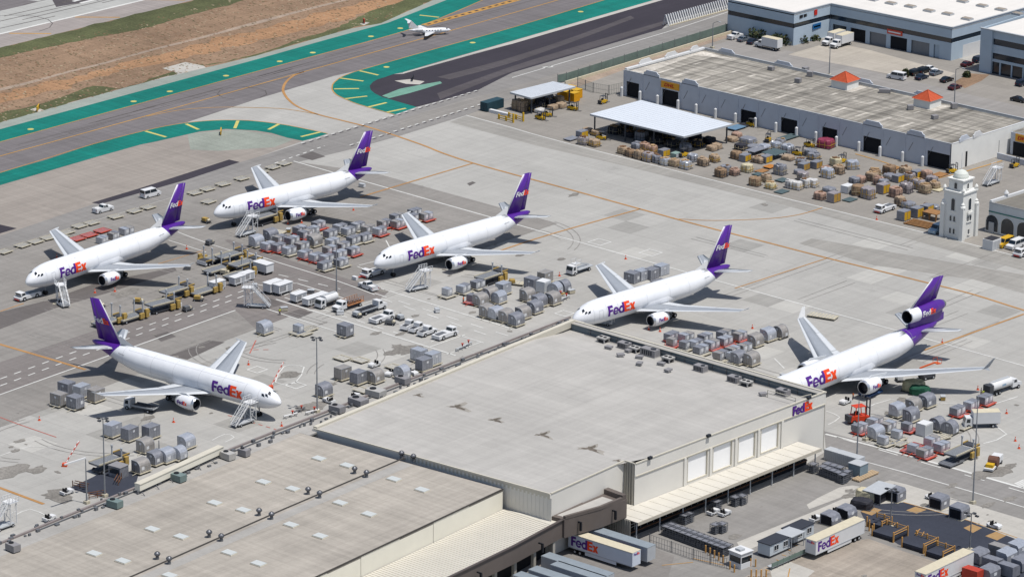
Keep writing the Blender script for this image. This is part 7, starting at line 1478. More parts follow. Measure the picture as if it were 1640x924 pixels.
# loose small gear
k_ = 0
rq = random.Random(77)
for (x, y, what) in ((455,498,'chest'),(498,470,'chest'),(545,504,'chest'),(640,512,'cart'),(625,520,'cart'),(572,508,'cart'),(160,492,'cart'),(222,486,'cart'),(300,498,'cart'),(318,482,'cart'),(360,440,'cart'),(408,462,'cart'),(420,424,'cart'),(300,432,'chest'),(700,500,'chest'),(748,555,'rig'),(738,560,'rig'),(465,668,'rig'),(480,660,'rig'),(500,662,'rig'),(820,455,'cart'),(768,455,'cart'),(915,470,'chest'),(1255,606,'chest'),(1335,612,'cart'),(1440,610,'cart'),(1510,640,'chest'),(1468,644,'chest'),(336,392,'cart'),(462,372,'chest'),(330,357,'cart'),(580,300,'chest'),(885,470,'rig'),(895,476,'rig'),(905,480,'rig')):
    p = G(x, y); k_ += 1; col_, cm = rq.choice((('white',whiteM),('grey',steelM),('tan',dolW),('ochre',ldY),('pale grey',lgreyM)))
    if what == 'chest':
        r = thing('equipment_chest', f'small {col_} equipment chest on the apron, {ordw(sum(1 for o in COL.objects if o.name.startswith("equipment_chest") and not o.parent)+1)} from where the listing of chests begins', 'equipment chest', (p.x,p.y,0), rq.uniform(0,3), 'small equipment chests on the apron'); mb = MB(); mb.box(-.8,.8,-.5,.5,.15,.9); mb.build('casing', cm, r); mb = MB(); mb.box(-.84,.84,-.54,.54,.9,1.0); mb.build('lid', lgreyM, r); mb = MB(); [mb.box(a-.1,a+.1,-.45,.45,0,.15) for a in (-.6,.6)]; mb.build('skid', frameM, r)
    elif what == 'cart':
        r = thing('service_cart', f'small {col_} service cart', 'service cart', (p.x,p.y,0), rq.uniform(0,3), 'small service carts on the apron'); mb = MB(); mb.box(-1.2,1.2,-.7,.7,.4,.55); mb.build('deck', frameM, r); mb = MB(); mb.box(-1.0,.4,-.6,.6,.55,1.3); mb.build('housing', cm, r); mb = MB(); mb.cyl((.8,-.4,.85),(.8,.4,.85),.3,n=10); mb.build('reel', creamM, r); wheels(r, [(.8,.6),(.8,-.6),(-.8,.6),(-.8,-.6)], .25, .15); mb = MB(); mb.bar((1.2,0,.5),(2.1,0,.3),.07); mb.build('drawbar', frameM, r)
    else:
        r = thing('pipe_rig', f'low {col_} pipe and valve rig', 'pipe rig', (p.x,p.y,0), HA+rq.uniform(-.2,.2), 'low pipe rigs along the roof edge'); mb = MB(); mb.cyl((-1.8,0,.6),(1.8,0,.6),.18,n=8); mb.build('pipe', cm, r); mb = MB(); [mb.bar((a,-.5,0),(a,0,.6),.09) for a in (-1.4,0,1.4)]; [mb.bar((a,.5,0),(a,0,.6),.09) for a in (-1.4,0,1.4)]; mb.build('trestle', steelM, r); mb = MB(); mb.cyl((.6,0,.6),(.6,0,1.3),.16,n=8); mb.cyl((.6,0,1.3),(.6,0,1.36),.35,n=10); mb.build('valve_wheel', redM, r)
# labels of the small gear: order from the left among its own kind and colour
for nm in ('equipment_chest','service_cart','pipe_rig'):
    L = sorted([o for o in COL.objects if o.name.startswith(nm) and not o.parent], key=lambda o: o.location.x*.66+o.location.y*.75)
    for i, o in enumerate(L): o['label'] = f"small apron {nm.replace('_',' ')} with {'a lid' if nm == 'equipment_chest' else ('a hose reel' if nm == 'service_cart' else 'a red valve')}, {ordw(i+1)} from the left of its kind"
# ================================================================ FREIGHT YARD CARGO
lil = mat('plastic_wrap_lilac',(164,156,158),.4,0,.14,1.6,spec=.5); tanc = mat('cardboard_load',(176,154,130),.7,0,.3,1.4); pink = mat('pinkish_wrap',(186,154,136),.5,0,.22,2.0); brn = mat('brown_cartons',(156,130,104),.8,0,.3,2); whl = mat('white_wrap',(222,220,218),.45,0,.1,1.5); gyl = mat('grey_wrap',(150,152,160),.4,.1,.2,1.5); creamL = mat('cream_wrap',(218,208,176),.5,0,.12,1.5); mag = mat('magenta_wrap',(150,62,88),.5,0,.25,2); grn = mat('dark_green_deck',(86,104,108),.7,0,.1,1); wood = mat('timber',(168,124,80),.8,0,.2,1.4); darkL = mat('dark_goods',(52,52,60),.7,0,.3,1.5); bluL = mat('steel_blue_deck',(108,142,170),.6,0,.1,1); ylF = mat('yellow_curtain',(222,176,44),.6,0,.12,1.4)
NMS = {'t':('tan cardboard load',tanc),'l':('lilac plastic-wrapped load',lil),'p':('pinkish wrapped load',pink),'w':('white wrapped load',whl),'g':('grey wrapped load',gyl),'c':('cream wrapped load',creamL),'m':('magenta wrapped load',mag),'d':('dark stacked load',darkL),'s':('shiny silver domed load',silv),'n':('brown carton load',brn)}
CARGO = []
Q1,Q2,Q3,Q4,Q5 = 'in front of the larger open shed','in the yard left of the grey warehouse doors','in the front yard rows before the tower','in the packed cluster left of the tower','under the larger open shed'
def yc(k, x, y, cl, s=1.0, h=None, flat=False): CARGO.append((k, x, y, cl, s, h))
for k, x, y, s, h in [('l',934,231,1.1,1.9),('t',952,234,1.1,1.7),('t',941,212,1,1),('t',955,217,1,1.3),('w',964,223,.8,.8),('t',997,246,1,1.7),('n',1009,250,1,1.6),('t',1023,254,1,2.1),('l',1038,258,1.1,2.2),('g',1051,260,1,1.8),('s',1065,264,1,1.7),('t',1080,266,1,1.7),('s',1098,270,1.1,1.9),('g',1020,241,1.1,2.0),('p',1032,242,1,2.1),('p',1044,246,1,2.1),('s',1109,258,1,1.7),('t',1126,265,1.1,1.9),('t',1144,259,1,1.7),('t',1140,241,1.0,1.2),('t',1148,238,1.0,1.2)]: yc(k,x,y,Q1,s,h)
for k, x, y, s, h in [('n',1154,283,1.1,2.0),('g',1162,279,1.0,2.2),('p',1175,280,1.1,1.5),('c',1196,275,1.1,1.9),('g',1249,279,1.2,2.5),('n',1179,254,1.1,1.9),('t',1215,260,1.3,1.5),('t',1262,256,1.2,1.1),('g',1283,265,1,1.7),('s',1224,240,1.2,1.4),('s',1243,238,1.1,1.6),('s',1261,243,1.2,1.8),('g',1250,232,1,1.5),('g',1198,232,1.6,1.8),('t',1172,226,1.2,1.0),('d',1186,240,1.2,1.5),('g',1208,240,1.4,1.2),('g',1298,250,1.2,1.7),('g',1303,255,1.2,1.6),('m',1322,236,1.6,2.2),('p',1180,219,1,1.1)]: yc(k,x,y,Q2,s,h)
for k, x, y, s, h in [('n',1209,297,1.1,2.0),('t',1227,291,1,1.8),('c',1234,302,1,1.5),('w',1266,301,1,1.9),('w',1276,303,1,1.9),('w',1290,299,1,1.9),('w',1301,299,1,1.9),('l',1286,288,1.1,2.0),('g',1280,279,1,1.0),('s',1325,284,1.2,2.2),('t',1343,278,1.1,2.0),('c',1338,265,1.1,1.9),('p',1322,277,1,1.6),('s',1365,270,1.2,2.0),('p',1313,319,1.1,1.7),('g',1328,306,1.2,.9)]: yc(k,x,y,Q3,s,h)
for k, x, y, s, h in [('n',1374,312,1.2,2.4),('l',1390,317,1.3,2.6),('p',1378,292,1,1.5),('g',1368,295,1.0,1.7),('t',1396,289,1.2,2.0),('n',1401,283,1.1,1.9),('p',1407,296,1,2.0),('n',1424,279,1.2,2.2),('g',1425,287,1.2,1.3),('p',1434,315,1.2,2.3),('l',1451,308,1.2,2.4),('t',1450,281,1.2,2.2),('l',1456,289,1.1,1.8),('p',1484,286,1.1,2.1),('l',1471,302,1.2,2.3),('t',1481,309,1.1,2.2),('l',1492,296,1.1,2.2),('t',1497,302,1.0,1.6),('g',1415,300,1.0,1.9),('g',1455,333,1.3,1.5),('t',1441,329,1,2.2),('g',1494,338,1.2,1.4),('t',1484,338,1,1.6)]: yc(k,x,y,Q4,s,h)
for i in range(6):
    for j in range(3): yc(('d','d','g')[(i+j) % 3], 0, 0, Q5, 1.25, R.uniform(1.2,2.4)); CARGO[-1] = CARGO[-1]+(Vector((-70+i*4.9+R.uniform(-.5,.5), 122+j*4.8+R.uniform(-.5,.5), 0)),)
byc = {}
for c in CARGO: byc.setdefault((c[3], NMS[c[0]][0]), []).append(c)
for (cl, nm), L in byc.items():
    L.sort(key=lambda c: c[1] if len(c) < 7 else c[6].x*100+c[6].y)
    for i, c in enumerate(L):
        k, x, y, _, s, h = c[:6]; loc = c[6] if len(c) > 6 else None
        mound(x, y, f"{nm}, {ordw(i+1)} from left {cl}" if len(L) > 1 else f"{nm} {cl}, the only one there", NMS[k][1], 1.35*s, 1.15*s, h, R.uniform(-.15,.15)+(.8 if R.random() < .08 else 0), 'cargo_pallet', 'wrapped cargo', seed=int(x*3+y+i*17), grp='loads '+cl, box=R.choice((.2,.6,.9,1.0)), loc=loc)
# yellow-curtained box containers
def ybox(x, y, label, w=2.4, l=3.0, h=2.5, m=gyl, face=ylF):
    p = G(x, y); r = thing('curtain_container', label, 'cargo container', (p.x,p.y,0), R.uniform(-.06,.06), 'box containers with yellow curtains'); mb = MB(); mb.box(-w/2,w/2,-l/2,l/2,.12,h); mb.build('shell', m, r); mb = MB(); mb.box(w/2,w/2+.04,-l/2+.15,l/2-.15,.25,h-.2); mb.build('curtain', face, r)
    mb = MB(); [mb.bar((w/2+.07,yy,.15),(w/2+.07,yy,h-.1),.06) for yy in (-l/2+.1,0,l/2-.1)]; mb.build('strap', gyl, r)['kind'] = 'stuff'; mb = MB(); mb.box(-w/2-.05,w/2+.05,-l/2-.05,l/2+.05,0,.12); mb.build('base', frameM, r); return r
for x, y, lb in ((1447,352,'box container with yellow curtain nearest the white tug, front left'),(1468,347,'box container with yellow curtain right of the front left one'),(1484,343,'box container with yellow front half hidden beside the timber frames'),(1414,309,'grey box with an orange-yellow side among lilac loads'),(1438,291,'low box with a yellow side at the centre of the packed cluster'),(1469,284,'box with orange-yellow side near the last warehouse door'),(1335,323,'tall lilac box with ochre side at the front white line'),(1307,269,'tall box with ochre side alone in the middle yard'),(1287,272,'box with ochre side left of the tall ochre one'),(1193,258,'grey box with bright yellow end by the larger shed'),(1227,260,'low grey box with yellow end before the big shed'),(1063,250,'bright yellow box in front of the larger shed'),(932,220,'grey box with yellow lid at the shed end near the line')):
    ybox(x, y, lb, 2.3 if y > 300 else 2.0, 2.9, 2.5 if y > 300 else 1.9, gyl if 'lilac' not in lb else lil, ylF if 'ochre' not in lb else mat('ochre_curtain',(190,150,72),.6,0,.2,1.4))
ybox(1357,308,'small white box container behind the flat green deck', 2.2,3.0,2.0, whiteM, lgreyM)
ybox(1082,252,'pale green lidded bin beside the yellow forklift', 1.8,2.4,1.3, mat('pale_green_bin',(150,176,170),.6,0,.1,1), lgreyM)
def deck(x, y, label, m, w=2.6, l=3.4, z=.35, rz=0):
    p = G(x, y); r = thing('empty_pallet', label, 'empty pallet', (p.x,p.y,0), rz, 'flat empty pallets in the freight yard'); mb = MB(); mb.box(-w/2,w/2,-l/2,l/2,z-.15,z); mb.build('deck', m, r); mb = MB(); [mb.box(sx*w*.35-.1,sx*w*.35+.1,sy*l*.35-.1,sy*l*.35+.1,0,z-.15) for sx in (-1,1) for sy in (-1,1)]; mb.build('foot', frameM, r); return r
for x, y, lb, m, w, l, z in ((915,224,'flat grey pallet at the left end of the front yard row',gyl,2.6,4,.5),(1220,275,'flat brown pallet in the middle front yard',wood,2.4,3.4,.3),(1233,269,'flat orange-brown pallet behind the silver sloped load',mat('rust_deck',(196,130,60),.7,0,.1,1),2.4,3.2,.5),(1253,290,'flat green deck left of the white loads',grn,2.6,3.4,.4),(1252,308,'flat green deck in front of the white loads',grn,2.6,3.6,.3),(1361,321,'flat green deck left of the two big lilac loads',grn,2.6,3.6,.3),(1214,290-10,'flat pallet between two wrapped loads',grn,2.2,2.8,.3),(1179,207,'flat blue deck before the warehouse wall',bluL,3.2,5,.6),(1240,252,'flat dark deck on a trestle',grn,4.6,5.5,1.5),(1213,245,'long dark flat deck behind the yellow-ended box',gyl,3,7,1.2),(1503,305,'flat cream pallet left of the tower top',creamL,2.4,3,.3),(1432,271,'flat timber pallet by the warehouse wall',wood,2,2.6,.3),(1505,281,'flat timber pallet at the last warehouse door',wood,3,4,.3),(1262,222,'flat rusty deck at a warehouse door',grn,3,6.5,.5),(1190,203,'flat dark deck at a warehouse door',darkL,3,5,.5)): deck(x, y, lb, m, w, l, z)
# timber frames and pallets by the tower
p = G(1474,360); r = thing('timber_raft','long flat raft of timber beams on the ground beside the tower','timber stack',(p.x,p.y,0),.05)
for k in range(6): mb = MB(); mb.box(-3.6+0,3.6,-2.3+k*.85,-2.3+k*.85+.4,.15,.4); mb.build('beam', wood, r)
mb = MB(); [mb.box(-3.2+a*3,-2.9+a*3,-2.4,2.4,0,.15) for a in range(3)]; mb.build('bearer', wood, r)
p = G(1494,351); r = thing('timber_table','timber trestle frame standing just left of the tower','timber frame',(p.x,p.y,0),0); mb = MB(); mb.box(-2.2,2.2,-1.8,1.8,1.8,2.0); mb.build('deck',wood,r)
for sx in (-1,0,1):
    for sy in (-1,1): mb = MB(); mb.box(sx*2-.12,sx*2+.12,sy*1.6-.12,sy*1.6+.12,0,1.8); mb.build('leg',wood,r)
for x, y, h, lb in ((1095,251,HA,'yellow forklift working at the corner of the larger shed'),(964,224,.4,'yellow forklift behind cardboard loads at the shed end'),(1230,227,2.0,'yellow forklift with black mast in the middle yard'),(1297,236,0,'orange-yellow forklift without load beside the magenta wrapped cargo'),(1278,249,.3,'yellow forklift between the ochre boxes and silver load'),(866,192,0,'yellow forklift in front of the smaller shed, left one'),(877,187,.5,'yellow forklift in front of the smaller shed, middle one'),(918,177,.2,'yellow forklift carrying a box right of the smaller shed'),(966,166,HA,'yellow forklift near the chain-link fence'),(1204,203,0,'yellow forklift at the second warehouse door'),(1348,261,HA,'dark-masted forklift behind the cream wrapped loads'),(1625,268,HA,'yellow forklift at the far right of the ramp'),(1525,277,1.2,'yellow forklift by the warehouse end wall')): forklift(x, y, h, lb)
# smaller shed goods
gd = [(-106,122.5,'t',2.6),(-103.5,122,'t',2.8),(-104.5,126,'t',3.0),(-106,130,'d',2.0),(-103,129,'d',2.2),(-101,124,'d',1.6),(-101.5,127,'d',2.0),(-101,131,'d',1.8),(-103.5,133,'g',2.2),(-101,134.5,'t',2.0),(-106,134,'p',2.2),(-99,124,'w',1.0),(-98.5,129,'t',1.1),(-98,132,'t',1.2)]
for i, (x, y, k, h) in enumerate(gd): mound(0, 0, f"{NMS[k][0]} at the smaller open shed, {ordw(i+1)} in the stack rows", NMS[k][1], 1.3, 1.4, h, 0, 'cargo_pallet', 'wrapped cargo', seed=i+90, grp='loads at the smaller open shed', box=.9, loc=Vector((x, y, 0)))
for i, (x, y) in enumerate(((903,153),(912,152),(922,157),(908,160),(918,162))):
    p = G(x, y); r = thing('yellow_bin', 'bright yellow stacked bin right of the smaller shed, %s of five' % ORD[i], 'bin', (p.x,p.y,0), 0, 'bright yellow bins beside the smaller shed'); mb = MB(); mb.box(-1.4,1.4,-1.3,1.3,.1,2.5); mb.build('bin_body', mat('bright_orange_yellow',(236,168,20),.6,0,.1,1.5), r); mb = MB(); mb.box(-1.45,1.45,-1.35,1.35,2.5,2.6); mb.build('lid', ylF, r)
def shipbox(x, y, label, m, L=6, w=2.4, h=2.5, rz=HA):
    p = G(x, y); r = thing('shipping_container', label, 'shipping container', (p.x,p.y,0), rz); mb = MB(); mb.box(-L/2,L/2,-w/2,w/2,.1,h); mb.build('body', m, r); mb = MB(); n = int(L/.5)
    for k in range(n): mb.box(-L/2+.15+k*.5,-L/2+.35+k*.5,-w/2-.05,-w/2,.2,h-.1); mb.box(-L/2+.15+k*.5,-L/2+.35+k*.5,w/2,w/2+.05,.2,h-.1)
    mb.build('corrugation', m, r)['kind'] = 'stuff'; mb = MB(); mb.box(-L/2-.05,-L/2,-w/2+.1,-.05,.2,h-.1); mb.box(-L/2-.05,-L/2,.05,w/2-.1,.2,h-.1); mb.build('door_pair', m, r)['kind'] = 'stuff'; return r
shipbox(788,175,'dark teal shipping container at the left end of the smaller shed', mat('dark_teal_paint',(46,76,88),.6,0,.1,1), 7, 2.6, 2.6, HA)
p = G(802,184); r = thing('barrier_block','long white concrete barrier beside the teal container','barrier',(p.x,p.y,0),0); mb = MB(); mb.prism([(-4,-.5),(4,-.5),(4,.5),(-4,.5)],0,.9); mb.build('block',whiteM,r)
for i, (x0, y0, x1, y1) in enumerate(((799,191,822,197),(815,188,838,195))):
    a, b = G(x0,y0), G(x1,y1); d = b-a; r = thing('guard_rail','yellow steel guard rail by the white line, %s one' % ('front','rear')[i],'guard rail',tuple(a),math.atan2(d.y,d.x),'yellow guard rails at the smaller shed')
    for z in (.4,1.0): mb = MB(); mb.box(0,d.length,-.1,.1,z,z+.2); mb.build('rail',yelM,r)
    for k in (0,.5,1): mb = MB(); mb.box(d.length*k-.2,d.length*k+.2,-.2,.2,0,1.4 if k < 1 else 2.6); mb.build('post',yelM,r)
# ---- fences
meshM = mat('fence_mesh',(120,132,126),.8,0,.2,.6); gfm = mat('green_fence_screen',(118,136,128),.8,0,.15,.4)
def fence(pts, label, h=2.4, m=gfm, step=6.0, solid=True):
    P = [G(*q) for q in pts]; r = thing('fence', label, 'fence', tuple(P[0])); o = P[0]
    for a, b in zip(P, P[1:]):
        n = max(1, round((b-a).length/step)); 
        for k in range(n):
            u, v = a+(b-a)*k/n-o, a+(b-a)*(k+1)/n-o; mb = MB()
            if solid: mb.bar((u.x,u.y,h*.52),(v.x,v.y,h*.52),.04,h*.86); mb.build('screen_panel',m,r)
            else:
                [mb.bar((u.x,u.y,z),(v.x,v.y,z),.05) for z in (.2,h*.5,h)]; q = 8
                for i in range(q): w_ = u+(v-u)*(i+.5)/q; mb.bar((w_.x,w_.y,.1),(w_.x,w_.y,h),.05)
                mb.build('mesh_panel',m,r)
            mb = MB(); mb.bar((u.x,u.y,0),(u.x,u.y,h+.2),.12); mb.build('fence_post',steelM,r)
    return r
fence([(893,134),(907,131),(1000,102),(1100,71),(1182,46),(1198,41)], 'long green-screened fence along the service road', 2.6)
fence([(925,140),(950,149),(975,153),(997,148)], 'grey mesh fence between the sheds and the warehouse', 2.8, meshM, 4, False)
# low wall beside the fence
a, b = G(905,135), G(1196,46); d = b-a; r = thing('low_wall','low cream concrete wall behind the green-screened fence','wall',tuple(a),math.atan2(d.y,d.x)); mb = MB(); mb.box(0,d.length,-.2,.2,0,.8); mb.build('wall_body',creamM,r)
# blast fence
n = 38; a, b = G(1068,42), G(1200,6)
r = thing('blast_fence','long row of white angled blast-fence frames beside the dark asphalt','blast fence',tuple(a)); d = b-a; u = d.normalized(); nn = Vector((-u.y,u.x,0))
for k in range(n):
    c = u*(d.length*k/(n-1)); mb = MB(); mb.bar(tuple(c-nn*.9),tuple(c+nn*.5+Vector((0,0,3.4))),.35,.25); mb.bar(tuple(c+nn*1.5),tuple(c+nn*.5+Vector((0,0,3.4))),.3,.2); mb.bar(tuple(c-nn*.4+Vector((0,0,1.3))),tuple(c+nn*1.0+Vector((0,0,1.3))),.15); mb.build('fence_frame',whiteM,r)
mb = MB(); mb.bar(tuple(-nn*.9+Vector((0,0,.2))),tuple(d-nn*.9+Vector((0,0,.2))),.4,.3); mb.build('sill',creamM,r)
# airfield signs
for x, y, lb, h in ((61,177,'small yellow taxiway sign on a pale pad in the grass',.3),(354,215,'small yellow taxiway sign on the faded island',.4),(661,129,'small black-backed sign on the pale concrete patch',.3),(583,38,'small red marker at the edge of the verge',.6)):
    p = G(x, y); r = thing('airfield_sign', lb, 'airfield sign', (p.x,p.y,0), h-1.2); m_ = darkL if 'black' in lb else (redM if 'red' in lb else ylF); mb = MB(); mb.box(-1.8 if 'red' not in lb else -.8,1.8 if 'red' not in lb else .8,-.15,.15,.3,1.4); mb.build('sign_panel',m_,r); mb = MB(); mb.box(-1.8,-.9,-.17,.17,.35,1.35) if 'red' not in lb else mb.box(-.3,.3,-.17,.17,.5,1.2); mb.build('legend_block',darkI,r); mb = MB(); [mb.box(s-.08,s+.08,-.08,.08,0,.3) for s in (-.6,.6)]; mb.build('leg',steelM,r)
# ---- top right vehicles
pickup(1177,62,HA,'white pickup truck in the side lot near the fence end', whiteM)
sedan(1191,66,HA,'silver sedan parked right of the white pickup', carG)
sedan(1205,70,HA+.2,'dark small car beside the bushes and the white box truck', carN)
flatbed(1232,79,HBm,'white box truck parked across the lot by the bushes','box',True)
flatbed(1349,74,HAm,'white box truck backed up to the slate building','box',True)
flatbed(1336,70,HAm,'dark-cabbed box truck left of the white box truck','box',True)
van(1436,127,HBm+.1,'white cargo van driving on the side street', whiteM)
for k, (x, y, h, m, lb, f) in enumerate(((1466,120,HA,carB,'black suv leftmost in the small car park',suv),(1476,127,HA,carN,'dark navy car in front of the black suvs',sedan),(1479,117,HA,carB,'second black suv beside the white car',suv),(1489,114,HB,whiteM,'white sedan at the back of the small car park',sedan),(1499,120,HA,carG,'grey car right of the navy car',sedan),(1516,131,HA,carB,'black car by the flower bed',sedan),(1529,143,HA,carMn,'dark maroon car by the curved street lamp',sedan),(1549,106,HA,carMn,'maroon car beside the slate building corner',sedan),(1568,99,HA,carN,'navy car at the foot of the corner office',suv),(1631,163,HB,carB,'black car at the right edge of the side street',sedan),(1637,137,HA,carN,'dark pickup at the right frame edge near the corner office',suv))): f(x, y, h, lb, m)
def bush(x, y, s, h, label, n=260):
    p = G(x, y); r = thing('bush', label, 'bush', (p.x,p.y,0)); mb = MB(); rr = random.Random(int(x)); 
    for k in range(n):
        a, b = rr.uniform(0,2*math.pi), rr.uniform(0,1)**.6; z = rr.uniform(.1,1)*h; q = Vector((math.cos(a)*b*s*(1.05-.5*(z/h)**2), math.sin(a)*b*s*.6, z)); e = rr.uniform(.25,.5); u = Vector((rr.uniform(-1,1),rr.uniform(-1,1),rr.uniform(-.6,1))).normalized(); v = u.orthogonal().normalized(); w = u.cross(v); mb.add([q-v*e-w*e*.6,q+v*e-w*e*.5,q+v*e*.8+w*e*.6,q-v*e*.7+w*e*.7],[(0,1,2,3)], rr.randint(0,1))
    mb.build('foliage',[mat('bush_leaf_dark',(62,78,54),.8,0,.3,1.5),mat('bush_leaf_olive',(98,100,66),.8,0,.3,1.5)],r)['kind'] = 'stuff'; mb = MB(); mb.cyl((0,0,0),(0,0,h*.6),.12,.06,6); mb.build('stem',wood,r)
for x, y, s, h, lb in ((1190,52,3.0,3.2,'tall bush at the left corner of the slate building'),(1215,62,4.5,3.0,'wide bush below the slate wall, left one'),(1250,70,4.5,3.0,'wide bush below the slate wall, middle one'),(1278,68,3.5,2.5,'reddish low bush below the slate wall, right one'),(1300,64,3.2,1.6,'low hedge end below the slate wall'),(1450,123,1.2,2.0,'small clipped tree by the white van'),(1548,124,1.2,1.6,'small green shrub on the flower bed')): bush(x, y, s, h, lb)
# ---- by the arched hangar
p = G(1588,398); r = thing('equipment_cabinet','white equipment cabinet with louvred top before the arched hangar','equipment cabinet',(p.x,p.y,0)); mb = MB(); mb.box(-1.5,1.5,-1.8,1.8,0,2.6); mb.build('casing',whiteM,r); mb = MB(); mb.box(-1.3,1.3,-1.6,1.6,2.6,2.75); mb.build('top_grille',darkL,r); mb = MB(); mb.box(1.5,1.53,-1.5,-.1,.2,2.3); mb.box(1.5,1.53,.1,1.5,.2,2.3); mb.build('door_leaf',lgreyM,r)['kind']='stuff'
van(1609,394,HAm,'yellow passenger van parked before the arched hangar', ylF); van(1626,397,HAm,'white passenger van right of the yellow van', whiteM)
pushback(1640,408,HAm,'dark tug cut off by the right frame edge below the vans')
van(1502,372,HAm,'pale blue van half hidden behind the tower foot', carBl)
# ================================================================ LOWER RIGHT YARD
yardM = pave('yard_old_asphalt',(150,147,143),big=.08,mid=.08,fine=.05,stain=.3,streakamt=.08)
pit = pave('blue_black_asphalt',(66,70,82),big=.08,mid=.08,fine=.08,streakamt=.05)
court2 = pave('court_stained',(170,160,148),slab=5,joint=.93,big=.08,mid=.1,fine=.06,stain=.45,streakamt=.14)
sheet('lower_yard',[(1323,722),(1452,757),(1640,812),(1750,845),(1900,1100),(1000,1100),(900,940),(1000,870),(1240,775)],yardM,2)
sheet('perimeter_road',[(1320,690),(1390,709),(1500,741),(1640,782),(1750,812),(1750,845),(1640,812),(1452,757),(1323,722)],shoulderM,3)
sheet('traffic_island',[(1292,808),(1310,797),(1345,780),(1365,777),(1378,779),(1345,797),(1296,815)],paleM,6)
sheet('concrete_walk',[(1180,868),(1230,848),(1300,820),(1365,792),(1400,775),(1425,769),(1450,775),(1640,832),(1750,862),(1750,900),(1640,868),(1550,833),(1447,804),(1392,808),(1340,822),(1280,842),(1225,868),(1190,885)],paleM,5)
sheet('loading_pavement',[(1378,819),(1392,808),(1447,804),(1500,819),(1550,833),(1640,866),(1750,905),(1750,980),(1620,950),(1540,900),(1495,888),(1440,872),(1390,843)],pit,4)
sheet('trailer_court',[(1230,905),(1290,886),(1390,862),(1440,880),(1500,900),(1540,915),(1500,960),(1380,1000),(1200,1000),(1180,930)],court2,4)
sheet('concrete_pad',[(1232,907),(1262,898),(1305,914),(1275,940),(1240,940)],paleM,7)
for q in ([(1378,819),(1397,812),(1413,816),(1396,825)],[(1451,817),(1466,811),(1484,816),(1468,822)],[(1543,845),(1557,839),(1573,845),(1558,853)],[(1578,858),(1595,851),(1612,857),(1597,865)]): sheet('turning_plate',q,mat('ochre_plate',(180,146,100),.7,0,.12,1),6)
mk = MB()
for pts in ([(1447,804),(1550,833),(1640,865)],[(1110,724+190-20),(1160,905)],[(905,905),(960,925),(1010,950)],[(1060,905),(1110,900)],[(1265,910),(1262,924)]): ribbon(mk, pts, .22, 10)
for k in range(6): ribbon(mk, [(1225+k*9,842+0-k*8+70),(1232+k*9,840-k*8+74)], .2, 10)
mk.build('yard_marking', yelP)['kind'] = 'structure'
sheet('truck_apron',[(860,880),(905,865),(960,845),(1013,864),(1080,890),(1060,960),(850,980)],pave('truck_apron_asphalt',(140,136,132),big=.08,mid=.08,fine=.06,stain=.35,streakamt=.08),4)
# trailers
semitrailer(968,866,0,.02,'white semi-trailer with purple and orange lettering backed under the brown fascia', side_m=mat('shade_tinted_white',(214,222,234),.45,0,.04,.5,k=.8))  # side colour is white with the blue of its unlit flank mixed in
semitrailer(992,858,0,.02,'blank grey semi-trailer just behind the lettered one at the brown fascia', logo=False, side_m=lgreyM, roof_m=mat('grey_trailer_roof',(150,160,168),.6,0,.1,.5))
for k, (x, y) in enumerate(((940,917),(925,903),(905,925),(880,934))): semitrailer(x, y, 0, .02, 'grey-roofed semi-trailer at the bottom edge, %s' % ('frontmost','one behind the frontmost','third from right','nearest the dock columns')[k], logo=False, side_m=lgreyM, roof_m=MATS['grey_trailer_roof'])
r_ = semitrailer(1338,846,0,HAm+.0,'white semi-trailer with large lettering parked in the stained court'); 
semitrailer(1513,898,0,HAm,'white semi-trailer with lettering cut off by the bottom edge, right')
# portable offices
def office(x, y, label, L, w=3.0, h=2.9, roof=None):
    p = G(x, y, h); r = thing('portable_office', label, 'portable office', (p.x,p.y,0), HA, 'portable offices in the lower right yard'); wm = mat('office_white',(206,214,220),.6,0,.05,.5,k=.8)
    mb = MB(); mb.box(-L/2,L/2,-w/2,w/2,.5,h-.12); mb.build('cabin',wm,r); mb = MB(); mb.box(-L/2-.15,L/2+.15,-w/2-.15,w/2+.15,h-.12,h+.05); mb.build('roof_panel',roof or mat('charcoal_roof',(58,62,72),.7,0,.1,1),r)
    for k in range(max(1,int(L/3.2))): 
        xx = -L/2+1.3+k*3.0; mb = MB(); mb.box(xx,xx+1.3,-w/2-.05,-w/2,1.3,2.3); wi = mb.build('window',glassM,r); mb = MB(); [mb.bar((xx-.05+a,-w/2-.06,1.25),(xx-.05+a,-w/2-.06,2.35),.08) for a in (0,.7,1.4)]; [mb.bar((xx-.05,-w/2-.06,z),(xx+1.35,-w/2-.06,z),.08) for z in (1.25,2.35)]; mb.build('window_frame',whiteM,wi)
    mb = MB(); mb.box(L/2,L/2+.5,-.4,.4,1.5,2.2); mb.build('window_air_unit',whiteM,r); mb = MB(); mb.box(-L/2+.1,L/2-.1,-w/2+.1,w/2-.1,0,.5); mb.build('skirting',frameM,r); return r
office(1240,862,'portable office with a charcoal roof, nearest the gate booth',6.5); office(1278,841,'portable office with a charcoal roof, behind the lettered trailer',6.5)
p = G(1262,850,3.0); r = thing('entrance_canopy','pale canopy joining the two portable offices','canopy',(p.x,p.y,0),HA); mb = MB(); mb.box(-2.2,2.2,-2.6,1.4,2.85,3.0); mb.build('canopy_deck',lgreyM,r); mb = MB(); [mb.box(a-.06,a+.06,-2.5,-2.38,0,2.85) for a in (-2,2)]; mb.build('canopy_post',lgreyM,r)
p0, p1 = G(1232,912), G(1296,884); d = p1-p0; r = thing('access_ramp','green-railed access ramp in front of the portable offices','ramp',tuple(p0),math.atan2(d.y,d.x)); mb = MB(); mb.box(0,d.length,-.6,.6,.5,.65); mb.build('ramp_deck',lgreyM,r)
